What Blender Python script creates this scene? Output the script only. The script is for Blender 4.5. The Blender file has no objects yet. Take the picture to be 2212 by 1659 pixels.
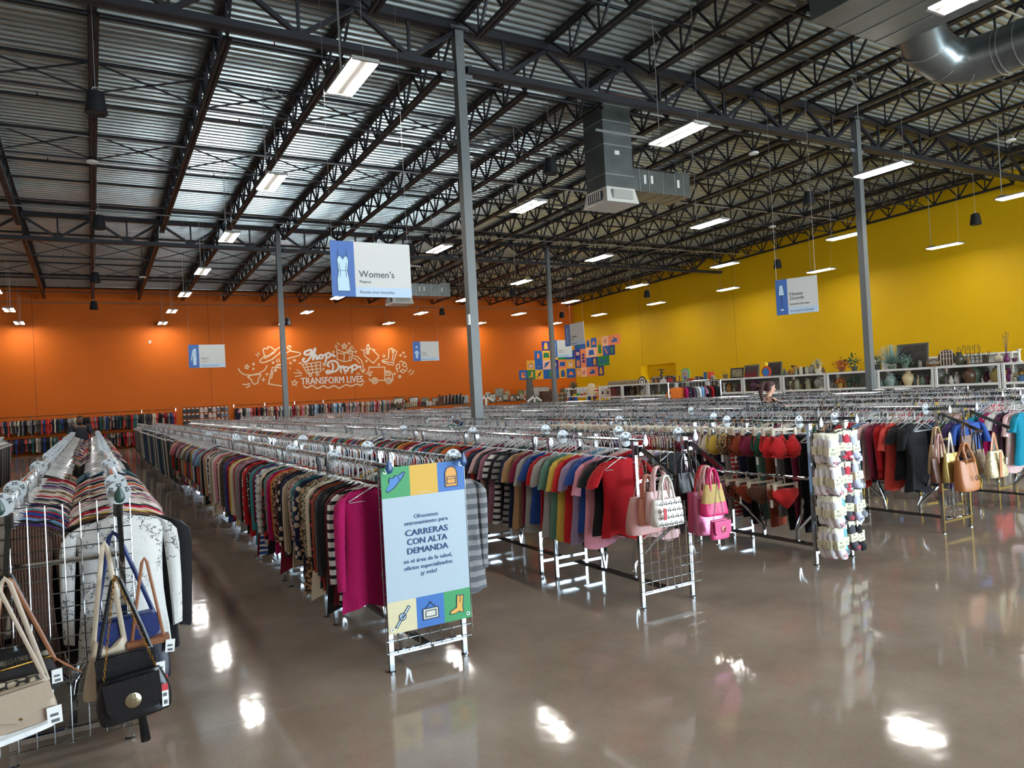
import bpy, bmesh, math, random
import numpy as np
from mathutils import Vector, Matrix, Euler
S = bpy.context.scene
COL = S.collection
PI = math.pi
random.seed(7)
# ------------------------------------------------------------------ camera, world, exposure
CAMH, FPX = 1.75, 1575.34
YAW, PITCH, ROLL = [math.radians(a) for a in (30.038, 0.686, -3.1024)]
FW = np.array([math.sin(YAW)*math.cos(PITCH), math.cos(YAW)*math.cos(PITCH), math.sin(PITCH)])
_r0 = np.array([math.cos(YAW), -math.sin(YAW), 0.]); _u0 = np.cross(_r0, FW)
RT = math.cos(ROLL)*_r0 + math.sin(ROLL)*_u0
UP = -math.sin(ROLL)*_r0 + math.cos(ROLL)*_u0
cam = bpy.data.cameras.new('camera'); camo = bpy.data.objects.new('camera', cam); COL.objects.link(camo)
cam.sensor_fit = 'HORIZONTAL'; cam.sensor_width = 36; cam.lens = FPX*36/2212; cam.clip_end = 200; cam.clip_start = .05
camo.matrix_world = Matrix(((RT[0], UP[0], -FW[0], 0), (RT[1], UP[1], -FW[1], 0), (RT[2], UP[2], -FW[2], CAMH), (0, 0, 0, 1)))
S.camera = camo
def ray(u, v): return FW + (u-1106)/FPX*RT + (829.5-v)/FPX*UP
def at(u, v, x=None, y=None, z=None):          # where the sight line of a spot in the photo meets a plane of the room
    d = ray(u, v)
    t = x/d[0] if x is not None else (y/d[1] if y is not None else (z-CAMH)/d[2])
    return Vector((d[0]*t, d[1]*t, CAMH+d[2]*t))
S.view_settings.view_transform = 'Standard'; S.view_settings.look = 'None'
S.view_settings.gamma = 1; S.view_settings.use_curve_mapping = False
S.view_settings.exposure = 0.66
S.cycles.max_bounces = 7; S.cycles.diffuse_bounces = 3; S.cycles.glossy_bounces = 4
S.cycles.transmission_bounces = 2; S.cycles.transparent_max_bounces = 8
S.cycles.caustics_reflective = False; S.cycles.caustics_refractive = False
S.cycles.sample_clamp_indirect = 6; S.cycles.use_denoising = True; S.cycles.use_light_tree = True
LAMP_E = 52.0          # strip lamps
SKY_E = 15.0            # daylight behind the shop front
w = bpy.data.worlds.new('sky'); S.world = w; w.use_nodes = True
nt = w.node_tree; nt.nodes.clear()
wo = nt.nodes.new('ShaderNodeOutputWorld'); bg = nt.nodes.new('ShaderNodeBackground')
tcw = nt.nodes.new('ShaderNodeTexCoord'); sx = nt.nodes.new('ShaderNodeSeparateXYZ'); rp = nt.nodes.new('ShaderNodeValToRGB')
nt.links.new(tcw.outputs['Generated'], sx.inputs[0]); nt.links.new(sx.outputs['Z'], rp.inputs[0])
rp.color_ramp.elements[0].position = 0.0; rp.color_ramp.elements[0].color = (.62, .72, .80, 1)
rp.color_ramp.elements[1].position = .5; rp.color_ramp.elements[1].color = (.55, .80, 1, 1)
nt.links.new(rp.outputs[0], bg.inputs[0]); bg.inputs[1].default_value = SKY_E
nt.links.new(bg.outputs[0], wo.inputs[0])
def portal(x0, x1, z0, z1, y):
    l = bpy.data.lights.new('daylight_portal', 'AREA'); l.shape = 'RECTANGLE'; l.size = x1-x0; l.size_y = z1-z0
    l.cycles.is_portal = True
    o = bpy.data.objects.new('daylight_portal', l); COL.objects.link(o)
    o.location = ((x0+x1)/2, y, (z0+z1)/2); o.rotation_euler = (PI/2, 0, 0); return o
WINX0, WINX1, WINZ0, WINZ1, FRONTY = 5.0, 27.0, 0.15, 5.2, -9.0
portal(WINX0, WINX1, WINZ0, WINZ1, FRONTY)
# ------------------------------------------------------------------ colour and material helpers
def lin(c):
    if isinstance(c, str): c = tuple(int(c[i:i+2], 16) for i in (0, 2, 4))
    return tuple(((x/255)/12.92 if x/255 <= .04045 else ((x/255+.055)/1.055)**2.4) for x in c[:3]) + (1,)
MATS = {}
def mat(name, col, rough=.6, metal=0., spec=.5, emit=0, alpha=None, bump=None, noise=None, coat=0, sheen=0):
    if name in MATS: return MATS[name]
    m = bpy.data.materials.new(name); m.use_nodes = True; N = m.node_tree; b = N.nodes['Principled BSDF']
    c = lin(col); b.inputs['Base Color'].default_value = c; b.inputs['Roughness'].default_value = rough
    b.inputs['Metallic'].default_value = metal; b.inputs['Specular IOR Level'].default_value = spec
    if coat: b.inputs['Coat Weight'].default_value = coat; b.inputs['Coat Roughness'].default_value = .08
    if emit:
        b.inputs['Emission Color'].default_value = c; b.inputs['Emission Strength'].default_value = emit
    if noise or bump:
        tc = N.nodes.new('ShaderNodeTexCoord'); nz = N.nodes.new('ShaderNodeTexNoise')
        sc, amt = noise or bump; nz.inputs['Scale'].default_value = sc; nz.inputs['Detail'].default_value = 4
        N.links.new(tc.outputs['Object'], nz.inputs['Vector'])
        if noise:
            r = N.nodes.new('ShaderNodeValToRGB'); N.links.new(nz.outputs['Fac'], r.inputs[0])
            r.color_ramp.elements[0].position = .3; r.color_ramp.elements[1].position = .7
            r.color_ramp.elements[0].color = tuple(x*(1-amt) for x in c[:3])+(1,); r.color_ramp.elements[1].color = tuple(min(1, x*(1+amt)) for x in c[:3])+(1,)
            N.links.new(r.outputs[0], b.inputs['Base Color'])
        if bump:
            bp = N.nodes.new('ShaderNodeBump'); bp.inputs['Strength'].default_value = bump[1]; bp.inputs['Distance'].default_value = .02
            N.links.new(nz.outputs['Fac'], bp.inputs['Height']); N.links.new(bp.outputs[0], b.inputs['Normal'])
    MATS[name] = m; return m
def flat(c, rough=.55): return mat('paint_'+(c if isinstance(c, str) else '%02x%02x%02x' % tuple(c)), c, rough)
# ------------------------------------------------------------------ mesh helpers
class MB:
    def __init__(s): s.v = []; s.f = []; s.mi = []
    def add(s, vs, fs, mi=0):
        o = len(s.v); s.v += [tuple(v) for v in vs]; s.f += [tuple(i+o for i in f) for f in fs]; s.mi += [mi]*len(fs); return s
    def box(s, x0, y0, z0, x1, y1, z1, mi=0, M=None):
        vs = [Vector(p) for p in ((x0,y0,z0),(x1,y0,z0),(x1,y1,z0),(x0,y1,z0),(x0,y0,z1),(x1,y0,z1),(x1,y1,z1),(x0,y1,z1))]
        if M: vs = [M @ v for v in vs]
        return s.add(vs, [(0,3,2,1),(4,5,6,7),(0,1,5,4),(1,2,6,5),(2,3,7,6),(3,0,4,7)], mi)
    def bar(s, p0, p1, w, h=None, mi=0, up=(0,0,1)):
        p0, p1 = Vector(p0), Vector(p1); d = (p1-p0).normalized(); h = h or w
        upv = Vector(up)
        if abs(d.dot(upv)) > .99: upv = Vector((0,1,0))
        a = d.cross(upv).normalized()*w/2; b = a.cross(d).normalized()*h/2
        vs = [p0-a-b, p0+a-b, p0+a+b, p0-a+b, p1-a-b, p1+a-b, p1+a+b, p1-a+b]
        return s.add(vs, [(0,3,2,1),(4,5,6,7),(0,1,5,4),(1,2,6,5),(2,3,7,6),(3,0,4,7)], mi)
    def tube(s, pts, r, n=8, mi=0, closed=False, cap=True, flat=None):
        P = [Vector(p) for p in pts]; k = len(P); R = r if isinstance(r, (list, tuple)) else [r]*k
        rings = []; prev = None
        for i in range(k):
            if closed: t = (P[(i+1) % k]-P[i-1])
            else: t = P[min(i+1, k-1)]-P[max(i-1, 0)]
            t = t.normalized() if t.length > 1e-9 else Vector((0,0,1))
            if prev is None:
                ref = Vector((0,0,1)) if abs(t.z) < .9 else Vector((0,1,0)); a = t.cross(ref).normalized()
            else:
                a = prev - t*prev.dot(t); a = a.normalized() if a.length > 1e-6 else t.orthogonal().normalized()
            prev = a; b = t.cross(a); fx, fy = flat or (1, 1)
            rings.append([P[i]+(a*math.cos(2*PI*j/n)*fx+b*math.sin(2*PI*j/n)*fy)*R[i] for j in range(n)])
        vs = [v for rr in rings for v in rr]; fs = []
        for i in range(k if closed else k-1):
            i2 = (i+1) % k
            for j in range(n): fs.append((i*n+j, i*n+(j+1) % n, i2*n+(j+1) % n, i2*n+j))
        if cap and not closed: fs += [tuple(range(n-1, -1, -1)), tuple((k-1)*n+j for j in range(n))]
        return s.add(vs, fs, mi)
    def lathe(s, prof, c=(0,0,0), n=16, mi=0, sx=1, sy=1):
        c = Vector(c); vs = []; fs = []; k = len(prof)
        for r, z in prof:
            for j in range(n): vs.append((c.x+r*sx*math.cos(2*PI*j/n), c.y+r*sy*math.sin(2*PI*j/n), c.z+z))
        for i in range(k-1):
            for j in range(n): fs.append((i*n+j, i*n+(j+1) % n, (i+1)*n+(j+1) % n, (i+1)*n+j))
        fs += [tuple(range(n-1, -1, -1)), tuple((k-1)*n+j for j in range(n))]
        return s.add(vs, fs, mi)
    def prism(s, pts, O, ex, ez, th, mi=0):
        # polygon pts (2D) placed at O along ex (x) and ez (y), extruded by th along the normal towards the viewer side
        O, ex, ez = Vector(O), Vector(ex), Vector(ez); n = ex.cross(ez).normalized()*th; k = len(pts)
        ar = sum(pts[i][0]*pts[(i+1) % k][1]-pts[(i+1) % k][0]*pts[i][1] for i in range(k))
        if ar < 0: pts = pts[::-1]
        b = [O+ex*x+ez*y for x, y in pts]
        return s.add(b+[p+n for p in b], [tuple(range(k-1, -1, -1)), tuple(range(k, 2*k))]+[(i, (i+1) % k, k+(i+1) % k, k+i) for i in range(k)], mi)
    def stroke(s, pts, w, O, ex, ez, th, mi=0, closed=False):
        # flat brush stroke of width w along 2D pts, with mitred joints
        P = [Vector((p[0], p[1])) for p in pts]; k = len(P); L = []; Rr = []
        for i in range(k):
            if closed: a, b = P[i-1], P[(i+1) % k]
            else: a, b = P[max(i-1, 0)], P[min(i+1, k-1)]
            d1 = (P[i]-a); d2 = (b-P[i])
            d1 = d1.normalized() if d1.length > 1e-9 else d2.normalized(); d2 = d2.normalized() if d2.length > 1e-9 else d1
            t = d1+d2; t = t.normalized() if t.length > 1e-6 else d1
            n = Vector((-t.y, t.x)); c = max(.5, abs(n.dot(Vector((-d2.y, d2.x)))))
            L.append(P[i]+n*w/2/c); Rr.append(P[i]-n*w/2/c)
        O, ex, ez = Vector(O), Vector(ex), Vector(ez); nn = ex.cross(ez).normalized()*th
        for i in range(k if closed else k-1):
            j = (i+1) % k
            q = [O+ex*p.x+ez*p.y for p in (Rr[i], Rr[j], L[j], L[i])]
            s.add(q+[p+nn for p in q], [(3,2,1,0),(4,5,6,7),(0,1,5,4),(1,2,6,5),(2,3,7,6),(3,0,4,7)], mi)
        return s
    def round_stroke(s, pts, w, O, ex, ez, th, closed=False, curve=False):
        # brush stroke with round joints, each piece a hair thicker than the one before
        P = [Vector((p[0], p[1])) for p in pts]; k = len(P)
        if curve and k > 2:
            Q = []
            for i in range(k if closed else k-1):
                a, b, c, d = (P[(i-1) % k], P[i], P[(i+1) % k], P[(i+2) % k]) if closed else (P[max(i-1, 0)], P[i], P[i+1], P[min(i+2, k-1)])
                for t in (0, .25, .5, .75): Q.append(.5*((2*b)+(c-a)*t+(2*a-5*b+4*c-d)*t*t+(3*b-a-3*c+d)*t**3))
            P = Q if closed else Q+[P[-1]]; k = len(P)
        for i in range(k):
            t = th+.00006*(i % 60)
            s.prism([(P[i].x+w/2*math.cos(a*PI/5), P[i].y+w/2*math.sin(a*PI/5)) for a in range(10)], O, ex, ez, t)
            if i < k-1 or closed:
                q = P[(i+1) % k]; d = q-P[i]
                if d.length > 1e-6: n = Vector((-d.y, d.x)).normalized()*w/2; s.prism([tuple(P[i]+n), tuple(P[i]-n), tuple(q-n), tuple(q+n)], O, ex, ez, t+.00003)
        return s
    def mesh(s, name, mats, smooth=False):
        me = bpy.data.meshes.new(name); me.from_pydata(s.v, [], s.f)
        for m in (mats if isinstance(mats, (list, tuple)) else [mats]): me.materials.append(m)
        if any(s.mi): me.polygons.foreach_set('material_index', s.mi)
        if smooth:
            me.polygons.foreach_set('use_smooth', [True]*len(me.polygons))
            try: me.set_sharp_from_angle(angle=math.radians(42))
            except Exception: pass
        me.update(); return me
    def build(s, name, mats, parent=None, smooth=False, loc=None, rot=None):
        o = bpy.data.objects.new(name, s.mesh(name, mats, smooth)); COL.objects.link(o)
        if parent: o.parent = parent
        if loc: o.location = loc
        if rot: o.rotation_euler = rot
        return o
def tag(o, label, cat, group=None, kind=None):
    o['label'] = label; o['category'] = cat
    if group: o['group'] = group
    if kind: o['kind'] = kind
    return o
def empty(name, label, cat, loc=(0,0,0), rz=0., group=None):
    o = bpy.data.objects.new(name, None); COL.objects.link(o); o.location = loc; o.rotation_euler = (0,0,rz); o.empty_display_size = .1
    return tag(o, label, cat, group)
def struct(o): o['kind'] = 'structure'; return o
KIDS = {}
def copy_tree(o, parent=None):
    c = o.copy(); COL.objects.link(c)
    if parent: c.parent = parent
    for ch in list(o.children): copy_tree(ch, c)
    return c
def link_mesh(name, me, parent=None, loc=None, rot=None):
    o = bpy.data.objects.new(name, me); COL.objects.link(o)
    if parent: o.parent = parent
    if loc is not None: o.location = loc
    if rot is not None: o.rotation_euler = rot
    return o
def ordn(i):
    W_ = ['first','second','third','fourth','fifth','sixth','seventh','eighth','ninth','tenth','eleventh','twelfth']
    if i < 12: return W_[i]
    n = i+1; return '%d%s' % (n, 'th' if 10 <= n % 100 <= 20 else {1:'st',2:'nd',3:'rd'}.get(n % 10, 'th'))
def text_mesh(txt, size, bold=0., align='LEFT', thick=.0015, space=1.0, shear=0, line=1.0):
    c = bpy.data.curves.new('lettering', 'FONT'); c.body = txt; c.size = size; c.align_x = align; c.offset = bold*size if bold < .012 else 0
    c.extrude = thick; c.space_character = space; c.shear = shear; c.space_line = line; c.resolution_u = 3
    o = bpy.data.objects.new('lettering', c); COL.objects.link(o)
    dg = bpy.context.evaluated_depsgraph_get(); dg.update()
    me = bpy.data.meshes.new_from_object(o.evaluated_get(dg)); bpy.data.objects.remove(o); bpy.data.curves.remove(c)
    if bold >= .012:                                   # heavier strokes: a few copies side by side
        bm = bmesh.new(); d = bold*size
        for dx, dz in ((-d, 0), (0, -d*.5), (0, d*.5), (d, 0), (-d*.5, 0), (d*.5, 0)):
            n0 = len(bm.verts); bm.from_mesh(me); bm.verts.ensure_lookup_table()
            for v in bm.verts[n0:]: v.co.x += dx; v.co.y += dz; v.co.z += .00025*(1+n0/max(1, len(me.vertices)))*max(1, size*8)
        bm.to_mesh(me); bm.free()
    return me
def text(name, txt, size, m, parent, loc, rot=(PI/2,0,0), width=None, **k):
    me = text_mesh(txt, size, **k)
    if width and len(me.vertices):
        xs = [v.co.x for v in me.vertices]; sc = width/(max(xs)-min(xs)); me.transform(Matrix.Diagonal((sc, 1, 1, 1)))
    me.materials.clear(); me.materials.append(m); return link_mesh(name, me, parent, loc, rot)
# ------------------------------------------------------------------ building shell
XA, YA, SX, SY = 6.3845, 12.42, 12.166, 15.775
JS = SX/6
WY, WX, WL = 42.2, 29.65, -9.0
SLOPE = .0246
def zd(y): return 8.20 + SLOPE*(WY-y)         # underside of the roof deck
def gridline(N, vec, comp, period, width, off=0):
    a = N.nodes.new('ShaderNodeMath'); a.operation = 'ADD'; a.inputs[1].default_value = off; N.links.new(vec.outputs[comp], a.inputs[0])
    b = N.nodes.new('ShaderNodeMath'); b.operation = 'PINGPONG'; b.inputs[1].default_value = period/2; N.links.new(a.outputs[0], b.inputs[0])
    c = N.nodes.new('ShaderNodeMath'); c.operation = 'LESS_THAN'; c.inputs[1].default_value = width; N.links.new(b.outputs[0], c.inputs[0])
    return c
def floor_mat():
    m = bpy.data.materials.new('polished_concrete'); m.use_nodes = True; N = m.node_tree; b = N.nodes['Principled BSDF']; L = N.links
    tc = N.nodes.new('ShaderNodeTexCoord'); n1 = N.nodes.new('ShaderNodeTexNoise'); n1.inputs['Scale'].default_value = .9; n1.inputs['Detail'].default_value = 8; n1.inputs['Roughness'].default_value = .65
    L.new(tc.outputs['Object'], n1.inputs['Vector'])
    r = N.nodes.new('ShaderNodeValToRGB'); L.new(n1.outputs['Fac'], r.inputs[0]); e = r.color_ramp.elements
    e[0].position = .32; e[0].color = lin((149, 132, 115)); e[1].position = .7; e[1].color = lin((181, 164, 147))
    n2 = N.nodes.new('ShaderNodeTexNoise'); n2.inputs['Scale'].default_value = 60; n2.inputs['Detail'].default_value = 3; L.new(tc.outputs['Object'], n2.inputs['Vector'])
    mx = N.nodes.new('ShaderNodeMix'); mx.data_type = 'RGBA'; mx.blend_type = 'MULTIPLY'; mx.inputs[0].default_value = .35
    L.new(r.outputs[0], mx.inputs[6]); L.new(n2.outputs['Color'], mx.inputs[7])
    sp = N.nodes.new('ShaderNodeSeparateXYZ'); L.new(tc.outputs['Object'], sp.inputs[0])
    gx = gridline(N, sp, 'X', SX/2, .006, 1.2); gy = gridline(N, sp, 'Y', SY/3, .006, .9)
    mm = N.nodes.new('ShaderNodeMath'); mm.operation = 'MAXIMUM'; L.new(gx.outputs[0], mm.inputs[0]); L.new(gy.outputs[0], mm.inputs[1])
    m2 = N.nodes.new('ShaderNodeMix'); m2.data_type = 'RGBA'; L.new(mm.outputs[0], m2.inputs[0]); L.new(mx.outputs[2], m2.inputs[6]); m2.inputs[7].default_value = lin((150, 138, 126))
    L.new(m2.outputs[2], b.inputs['Base Color'])
    rr = N.nodes.new('ShaderNodeMapRange'); L.new(n1.outputs['Fac'], rr.inputs[0]); rr.inputs[3].default_value = .035; rr.inputs[4].default_value = .11
    L.new(rr.outputs[0], b.inputs['Roughness']); b.inputs['Specular IOR Level'].default_value = .42
    bp = N.nodes.new('ShaderNodeBump'); bp.inputs['Strength'].default_value = .045; bp.inputs['Distance'].default_value = .02
    n3 = N.nodes.new('ShaderNodeTexNoise'); n3.inputs['Scale'].default_value = 5; n3.inputs['Detail'].default_value = 2; L.new(tc.outputs['Object'], n3.inputs['Vector'])
    L.new(n3.outputs['Fac'], bp.inputs['Height']); L.new(bp.outputs[0], b.inputs['Normal']); return m
def wall_mat(name, c, panel, axis, off):
    m = bpy.data.materials.new(name); m.use_nodes = True; N = m.node_tree; b = N.nodes['Principled BSDF']; L = N.links
    tc = N.nodes.new('ShaderNodeTexCoord'); n1 = N.nodes.new('ShaderNodeTexNoise'); n1.inputs['Scale'].default_value = 1.3; n1.inputs['Detail'].default_value = 5
    L.new(tc.outputs['Object'], n1.inputs['Vector']); r = N.nodes.new('ShaderNodeValToRGB'); L.new(n1.outputs['Fac'], r.inputs[0])
    k = lin(c); r.color_ramp.elements[0].color = tuple(x*.94 for x in k[:3])+(1,); r.color_ramp.elements[1].color = k
    sp = N.nodes.new('ShaderNodeSeparateXYZ'); L.new(tc.outputs['Object'], sp.inputs[0]); g = gridline(N, sp, axis, panel, .012, off)
    m2 = N.nodes.new('ShaderNodeMix'); m2.data_type = 'RGBA'; L.new(g.outputs[0], m2.inputs[0]); L.new(r.outputs[0], m2.inputs[6]); m2.inputs[7].default_value = tuple(x*.45 for x in k[:3])+(1,)
    L.new(m2.outputs[2], b.inputs['Base Color']); b.inputs['Roughness'].default_value = .62; b.inputs['Specular IOR Level'].default_value = .25
    n2 = N.nodes.new('ShaderNodeTexNoise'); n2.inputs['Scale'].default_value = 90; L.new(tc.outputs['Object'], n2.inputs['Vector'])
    bp = N.nodes.new('ShaderNodeBump'); bp.inputs['Strength'].default_value = .12; bp.inputs['Distance'].default_value = .01
    L.new(n2.outputs['Fac'], bp.inputs['Height']); L.new(bp.outputs[0], b.inputs['Normal']); return m
ORANGE = wall_mat('orange_paint', (212, 104, 20), 7.95, 'X', 2.28)
YELLOW = wall_mat('yellow_paint', (214, 171, 1), 7.6, 'Y', 3.0)
WHITEW = mat('white_wall', (205, 203, 198), .7)
f = struct(MB().box(WL, FRONTY, -.2, WX, WY, 0).build('floor', floor_mat()))
struct(MB().box(WL-.2, WY, -.2, WX+.2, WY+.2, 9.3).build('wall_back', ORANGE))
wr = MB(); D0, D1, DZ = 32.1, 35.2, 3.03                                    # framed recess with doors near the corner
wr.box(WX, FRONTY, -.2, WX+.2, 14.0, 9.9).box(WX, 14.0, -.2, WX+.2, D0, 9.9).box(WX, D1, -.2, WX+.2, WY, 9.3).box(WX, D0, DZ, WX+.2, D1, 9.5).box(WX+.55, D0-.3, -.2, WX+.6, D1+.3, DZ+.3)
wr.box(WX+.2, D0-.05, 0, WX+.56, D0, DZ).box(WX+.2, D1, 0, WX+.56, D1+.05, DZ).box(WX+.2, D0-.05, DZ, WX+.56, D1+.05, DZ+.05)
struct(wr.build('wall_right', YELLOW))
struct(MB().box(WL-.2, FRONTY, -.2, WL, WY, 9.7).build('wall_left', WHITEW))
fr = MB(); fr.box(WL-.2, FRONTY-.2, -.2, WINX0, FRONTY, 9.9).box(WINX1, FRONTY-.2, -.2, WX+.2, FRONTY, 9.9).box(WINX0, FRONTY-.2, WINZ1, WINX1, FRONTY, 9.9).box(WINX0, FRONTY-.2, -.2, WINX1, FRONTY, WINZ0)
struct(fr.build('wall_front', WHITEW))
mu = MB(); nm = 14
for i in range(nm+1):
    x = WINX0+(WINX1-WINX0)*i/nm; mu.box(x-.035, FRONTY-.12, WINZ0, x+.035, FRONTY-.02, WINZ1)
mu.box(WINX0, FRONTY-.12, 2.55, WINX1, FRONTY-.02, 2.65)
struct(mu.build('window_1', mat('dark_aluminium', (60, 62, 64), .4, .6)))
# corrugated deck, flutes running along x
DECK = mat('galvanised_deck', (188, 196, 193), .22, .6, noise=(1.7, .10))
pitch = .2032; prof = [(0, 0), (.050, 0), (.0716, .076), (.1816, .076), (.2032, 0)]
dk = MB(); y = FRONTY; vs = []; 
while y < WY:
    for a, b in prof[:4]:
        yy = min(y+a, WY); vs.append((yy, zd(yy)+b))
    y += pitch
vs.append((WY, zd(WY))); n = len(vs)
dk.add([(WL, a, b) for a, b in vs]+[(WX+.2, a, b) for a, b in vs], [(i, i+1, n+i+1, n+i) for i in range(n-1)])
dk.box(WL-.2, FRONTY-.2, 9.62, WX+.2, WY+.2, 9.7)
struct(dk.build('ceiling', DECK))
# ------------------------------------------------------------------ steel
STEEL = mat('dark_joist_steel', (40, 41, 46), .5, .25, noise=(3, .2))
RUST = mat('brown_black_steel', (38, 35, 35), .5, .25, noise=(2.5, .25))
GREYC = mat('grey_column_paint', (104, 109, 109), .45)
WORDX = ['ninth','eighth','seventh','sixth','fifth','fourth','third','second','first']
def joist_meshes(L, seed):
    """parts of one open-web joist of span L along +y, underside of deck at z=0 (falling with the roof)"""
    z = lambda yy: -SLOPE*yy
    D = .70; t = MB(); bt = MB(); wb = MB()
    for s in (-1, 1):
        t.bar((s*.042, 0, z(0)-.04), (s*.042, L, z(L)-.04), .065, .075)
        bt.bar((s*.042, .75, z(.75)-D), (s*.042, L-.75, z(L-.75)-D), .062, .075)
    n = int(round((L-1.5)/.95)); st = (L-1.5)/n
    for i in range(n):
        a = .75+i*st; m_ = a+st/2
        wb.bar((0, a, z(a)-D+.03), (0, a+st/2, z(m_)-.05), .044); wb.bar((0, m_, z(m_)-.05), (0, a+st, z(a+st)-D+.03), .044)
        wb.bar((0, a, z(a)-D+.03), (0, a, z(a)-.05), .034)
    wb.bar((0, .05, -.06), (0, .75, z(.75)-D+.03), .04); wb.bar((0, L-.05, z(L)-.06), (0, L-.75, z(L-.75)-D+.03), .04)
    wb.bar((0, L-.75, z(L-.75)-D+.03), (0, L-.75, z(L-.75)-.05), .028)
    return t.mesh('top_chord', RUST), bt.mesh('bottom_chord', RUST), wb.mesh('web', STEEL)
BAYS = [(YA-SY+.12, YA-.12, 'nearest roof bay'), (YA+.12, YA+SY-.12, 'middle roof bay'), (YA+SY+.12, WY-.02, 'bay at the orange wall')]
for y0, y1, bn in BAYS:
    ms = joist_meshes(y1-y0, 0)
    for k in range(-6, 12):
        x = XA+k*JS
        if bn.startswith('nearest') and k < -3: continue
        e = empty('roof_joist', 'black steel joist, %s from the yellow wall, %s' % (ordn(11-k), bn), 'roof joist', (x, y0, zd(y0)), 0, 'open-web roof joists')
        for nm_, me in zip(('top_chord', 'bottom_chord', 'web'), ms): link_mesh(nm_, me, e)
for gi, gy in enumerate((YA, YA+SY)):
    ztop = zd(gy)-.06; zb = 8.01-SLOPE*SY*gi
    e = empty('girder_truss', 'deep dark steel girder truss spanning the grey columns, %s' % ('nearer of the two' if gi == 0 else 'farther of the two'), 'girder', (0, gy, 0), 0, 'girder trusses')
    x0, x1 = WL, WX
    t = MB(); t.bar((x0, -.06, ztop-.07), (x1, -.06, ztop-.07), .09, .14).bar((x0, .06, ztop-.07), (x1, .06, ztop-.07), .09, .14).build('top_chord', STEEL, e)
    b = MB()
    for xa, xb in ((x0, XA-.14), (XA+.14, XA+SX-.14), (XA+SX+.14, x1)): b.bar((xa, -.06, zb), (xb, -.06, zb), .09, .12).bar((xa, .06, zb), (xb, .06, zb), .09, .12)
    b.build('bottom_chord', STEEL, e)
    wv = MB()
    for k in range(-8, 12):
        xa = XA+k*JS; xm = xa+JS/2
        if xa < x0 or xa+JS > WX+.6: continue
        wv.bar((xa, 0, ztop-.12), (xm, 0, zb+.05), .09, .075); wv.bar((xm, 0, zb+.05), (min(xa+JS, WX), 0, ztop-.12), .09, .075); wv.bar((xm, 0, zb+.05), (xm, 0, ztop-.1), .05)
    wv.build('web', STEEL, e)
    for ci in range(2):
        x = XA+ci*SX; zt = 8.764-SLOPE*SY*gi
        c = empty('steel_column', 'square grey steel column, %s' % [['beside the pink handbag rack aisles, tallest in view', 'in front of the white home goods shelves'], ['in front of the painted shopping drawing', 'in front of the coloured tile mural']][gi][ci], 'column', (x, gy, 0), 0, 'grey columns')
        h = .088
        MB().box(-h, -h, 0, h, h, zt).build('shaft', GREYC, c)
        cp = MB().box(-.2, -.14, zt, .2, .14, zt+.025); cp.box(-.1, -.015, zt-.12, -.085, .015, zt); 
        for s in (-1, 1):
            for q in (-1, 1): cp.lathe([(.016, 0), (.016, .05)], (s*.16, q*.11, zt-.03), 8)
        cp.build('cap_plate', GREYC, c)
        sp = MB()
        for s in (-1, 1):
            sp.box(s*h, -.012, zb-.16, s*(h+.19), .012, zb-.07) if s > 0 else sp.box(-h-.19, -.012, zb-.16, -h, .012, zb-.07)
            sp.box(s*h, -.012, zb+.06, s*(h+.19), .012, zb+.14) if s > 0 else sp.box(-h-.19, -.012, zb+.06, -h, .012, zb+.14)
        sp.build('stabiliser_plate', GREYC, c)
        MB().box(-.19, -.19, 0, .19, .19, .025).build('base_plate', GREYC, c)
        if gi == 0 and ci == 0: MB().box(-h-.035, -h, 3.08, -h, -h+.07, 3.28).build('wall_sensor', flat('d8d8d6'), c)
# bridging angles, X braces and sprinkler pipes
PIPE = mat('black_pipe', (33, 33, 36), .45, .3); REDM = mat('red_fitting', (120, 30, 26), .5)
def xline(y): return zd(y)
bri = [(.6, 0), (4.5, 0), (8.6, 0), (16.4, 1), (20.4, 1), (24.3, 0), (31.8, 1), (36.0, 1), (39.5, 0)]
for i, (y, xb) in enumerate(bri):
    lab = 'thin steel bridging line across the joists, %s from the orange wall' % ordn(len(bri)-1-i)
    o = MB().bar((WL, y, zd(y)-.10), (WX-.4 if y < 30 else WX-2, y, zd(y)-.10), .05, .05)
    o.bar((WL, y, zd(y)-.72), (WX-1.2, y, zd(y)-.72), .04, .04)
    r = tag(o.build('joist_bridging', STEEL), lab, 'bridging', 'joist bridging lines')
    if xb:
        q = MB()
        for k in range(-6, 11):
            x = XA+k*JS
            q.bar((x, y, zd(y)-.10), (x+JS, y, zd(y)-.72), .03); q.bar((x, y, zd(y)-.72), (x+JS, y, zd(y)-.10), .03)
        q.build('cross_brace', STEEL, r)
pp = [2.6, 5.8, 10.4, 14.2, 18.1, 22.3, 26.3, 30.2, 34.0, 37.8, 41.0]
for i, y in enumerate(pp):
    o = MB().tube([(WL, y, zd(y)-.26), (WX-.6, y, zd(y)-.26)], .034 if i % 3 else .05, 8)
    r = tag(o.build('sprinkler_pipe', PIPE, smooth=True), 'black sprinkler pipe under the roof deck, %s from the orange wall' % ordn(len(pp)-1-i), 'pipe', 'sprinkler pipes')
    for k in range(-4, 11, 2):
        x = XA+(k+.5)*JS; MB().lathe([(.03, 0), (.03, .05), (.012, .06), (.012, .12)], (x, y, zd(y)-.33+.06), 8).build('sprinkler_head', REDM if k % 4 else PIPE, r)
COND = mat('conduit', (150, 150, 150), .4, .6)
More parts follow.
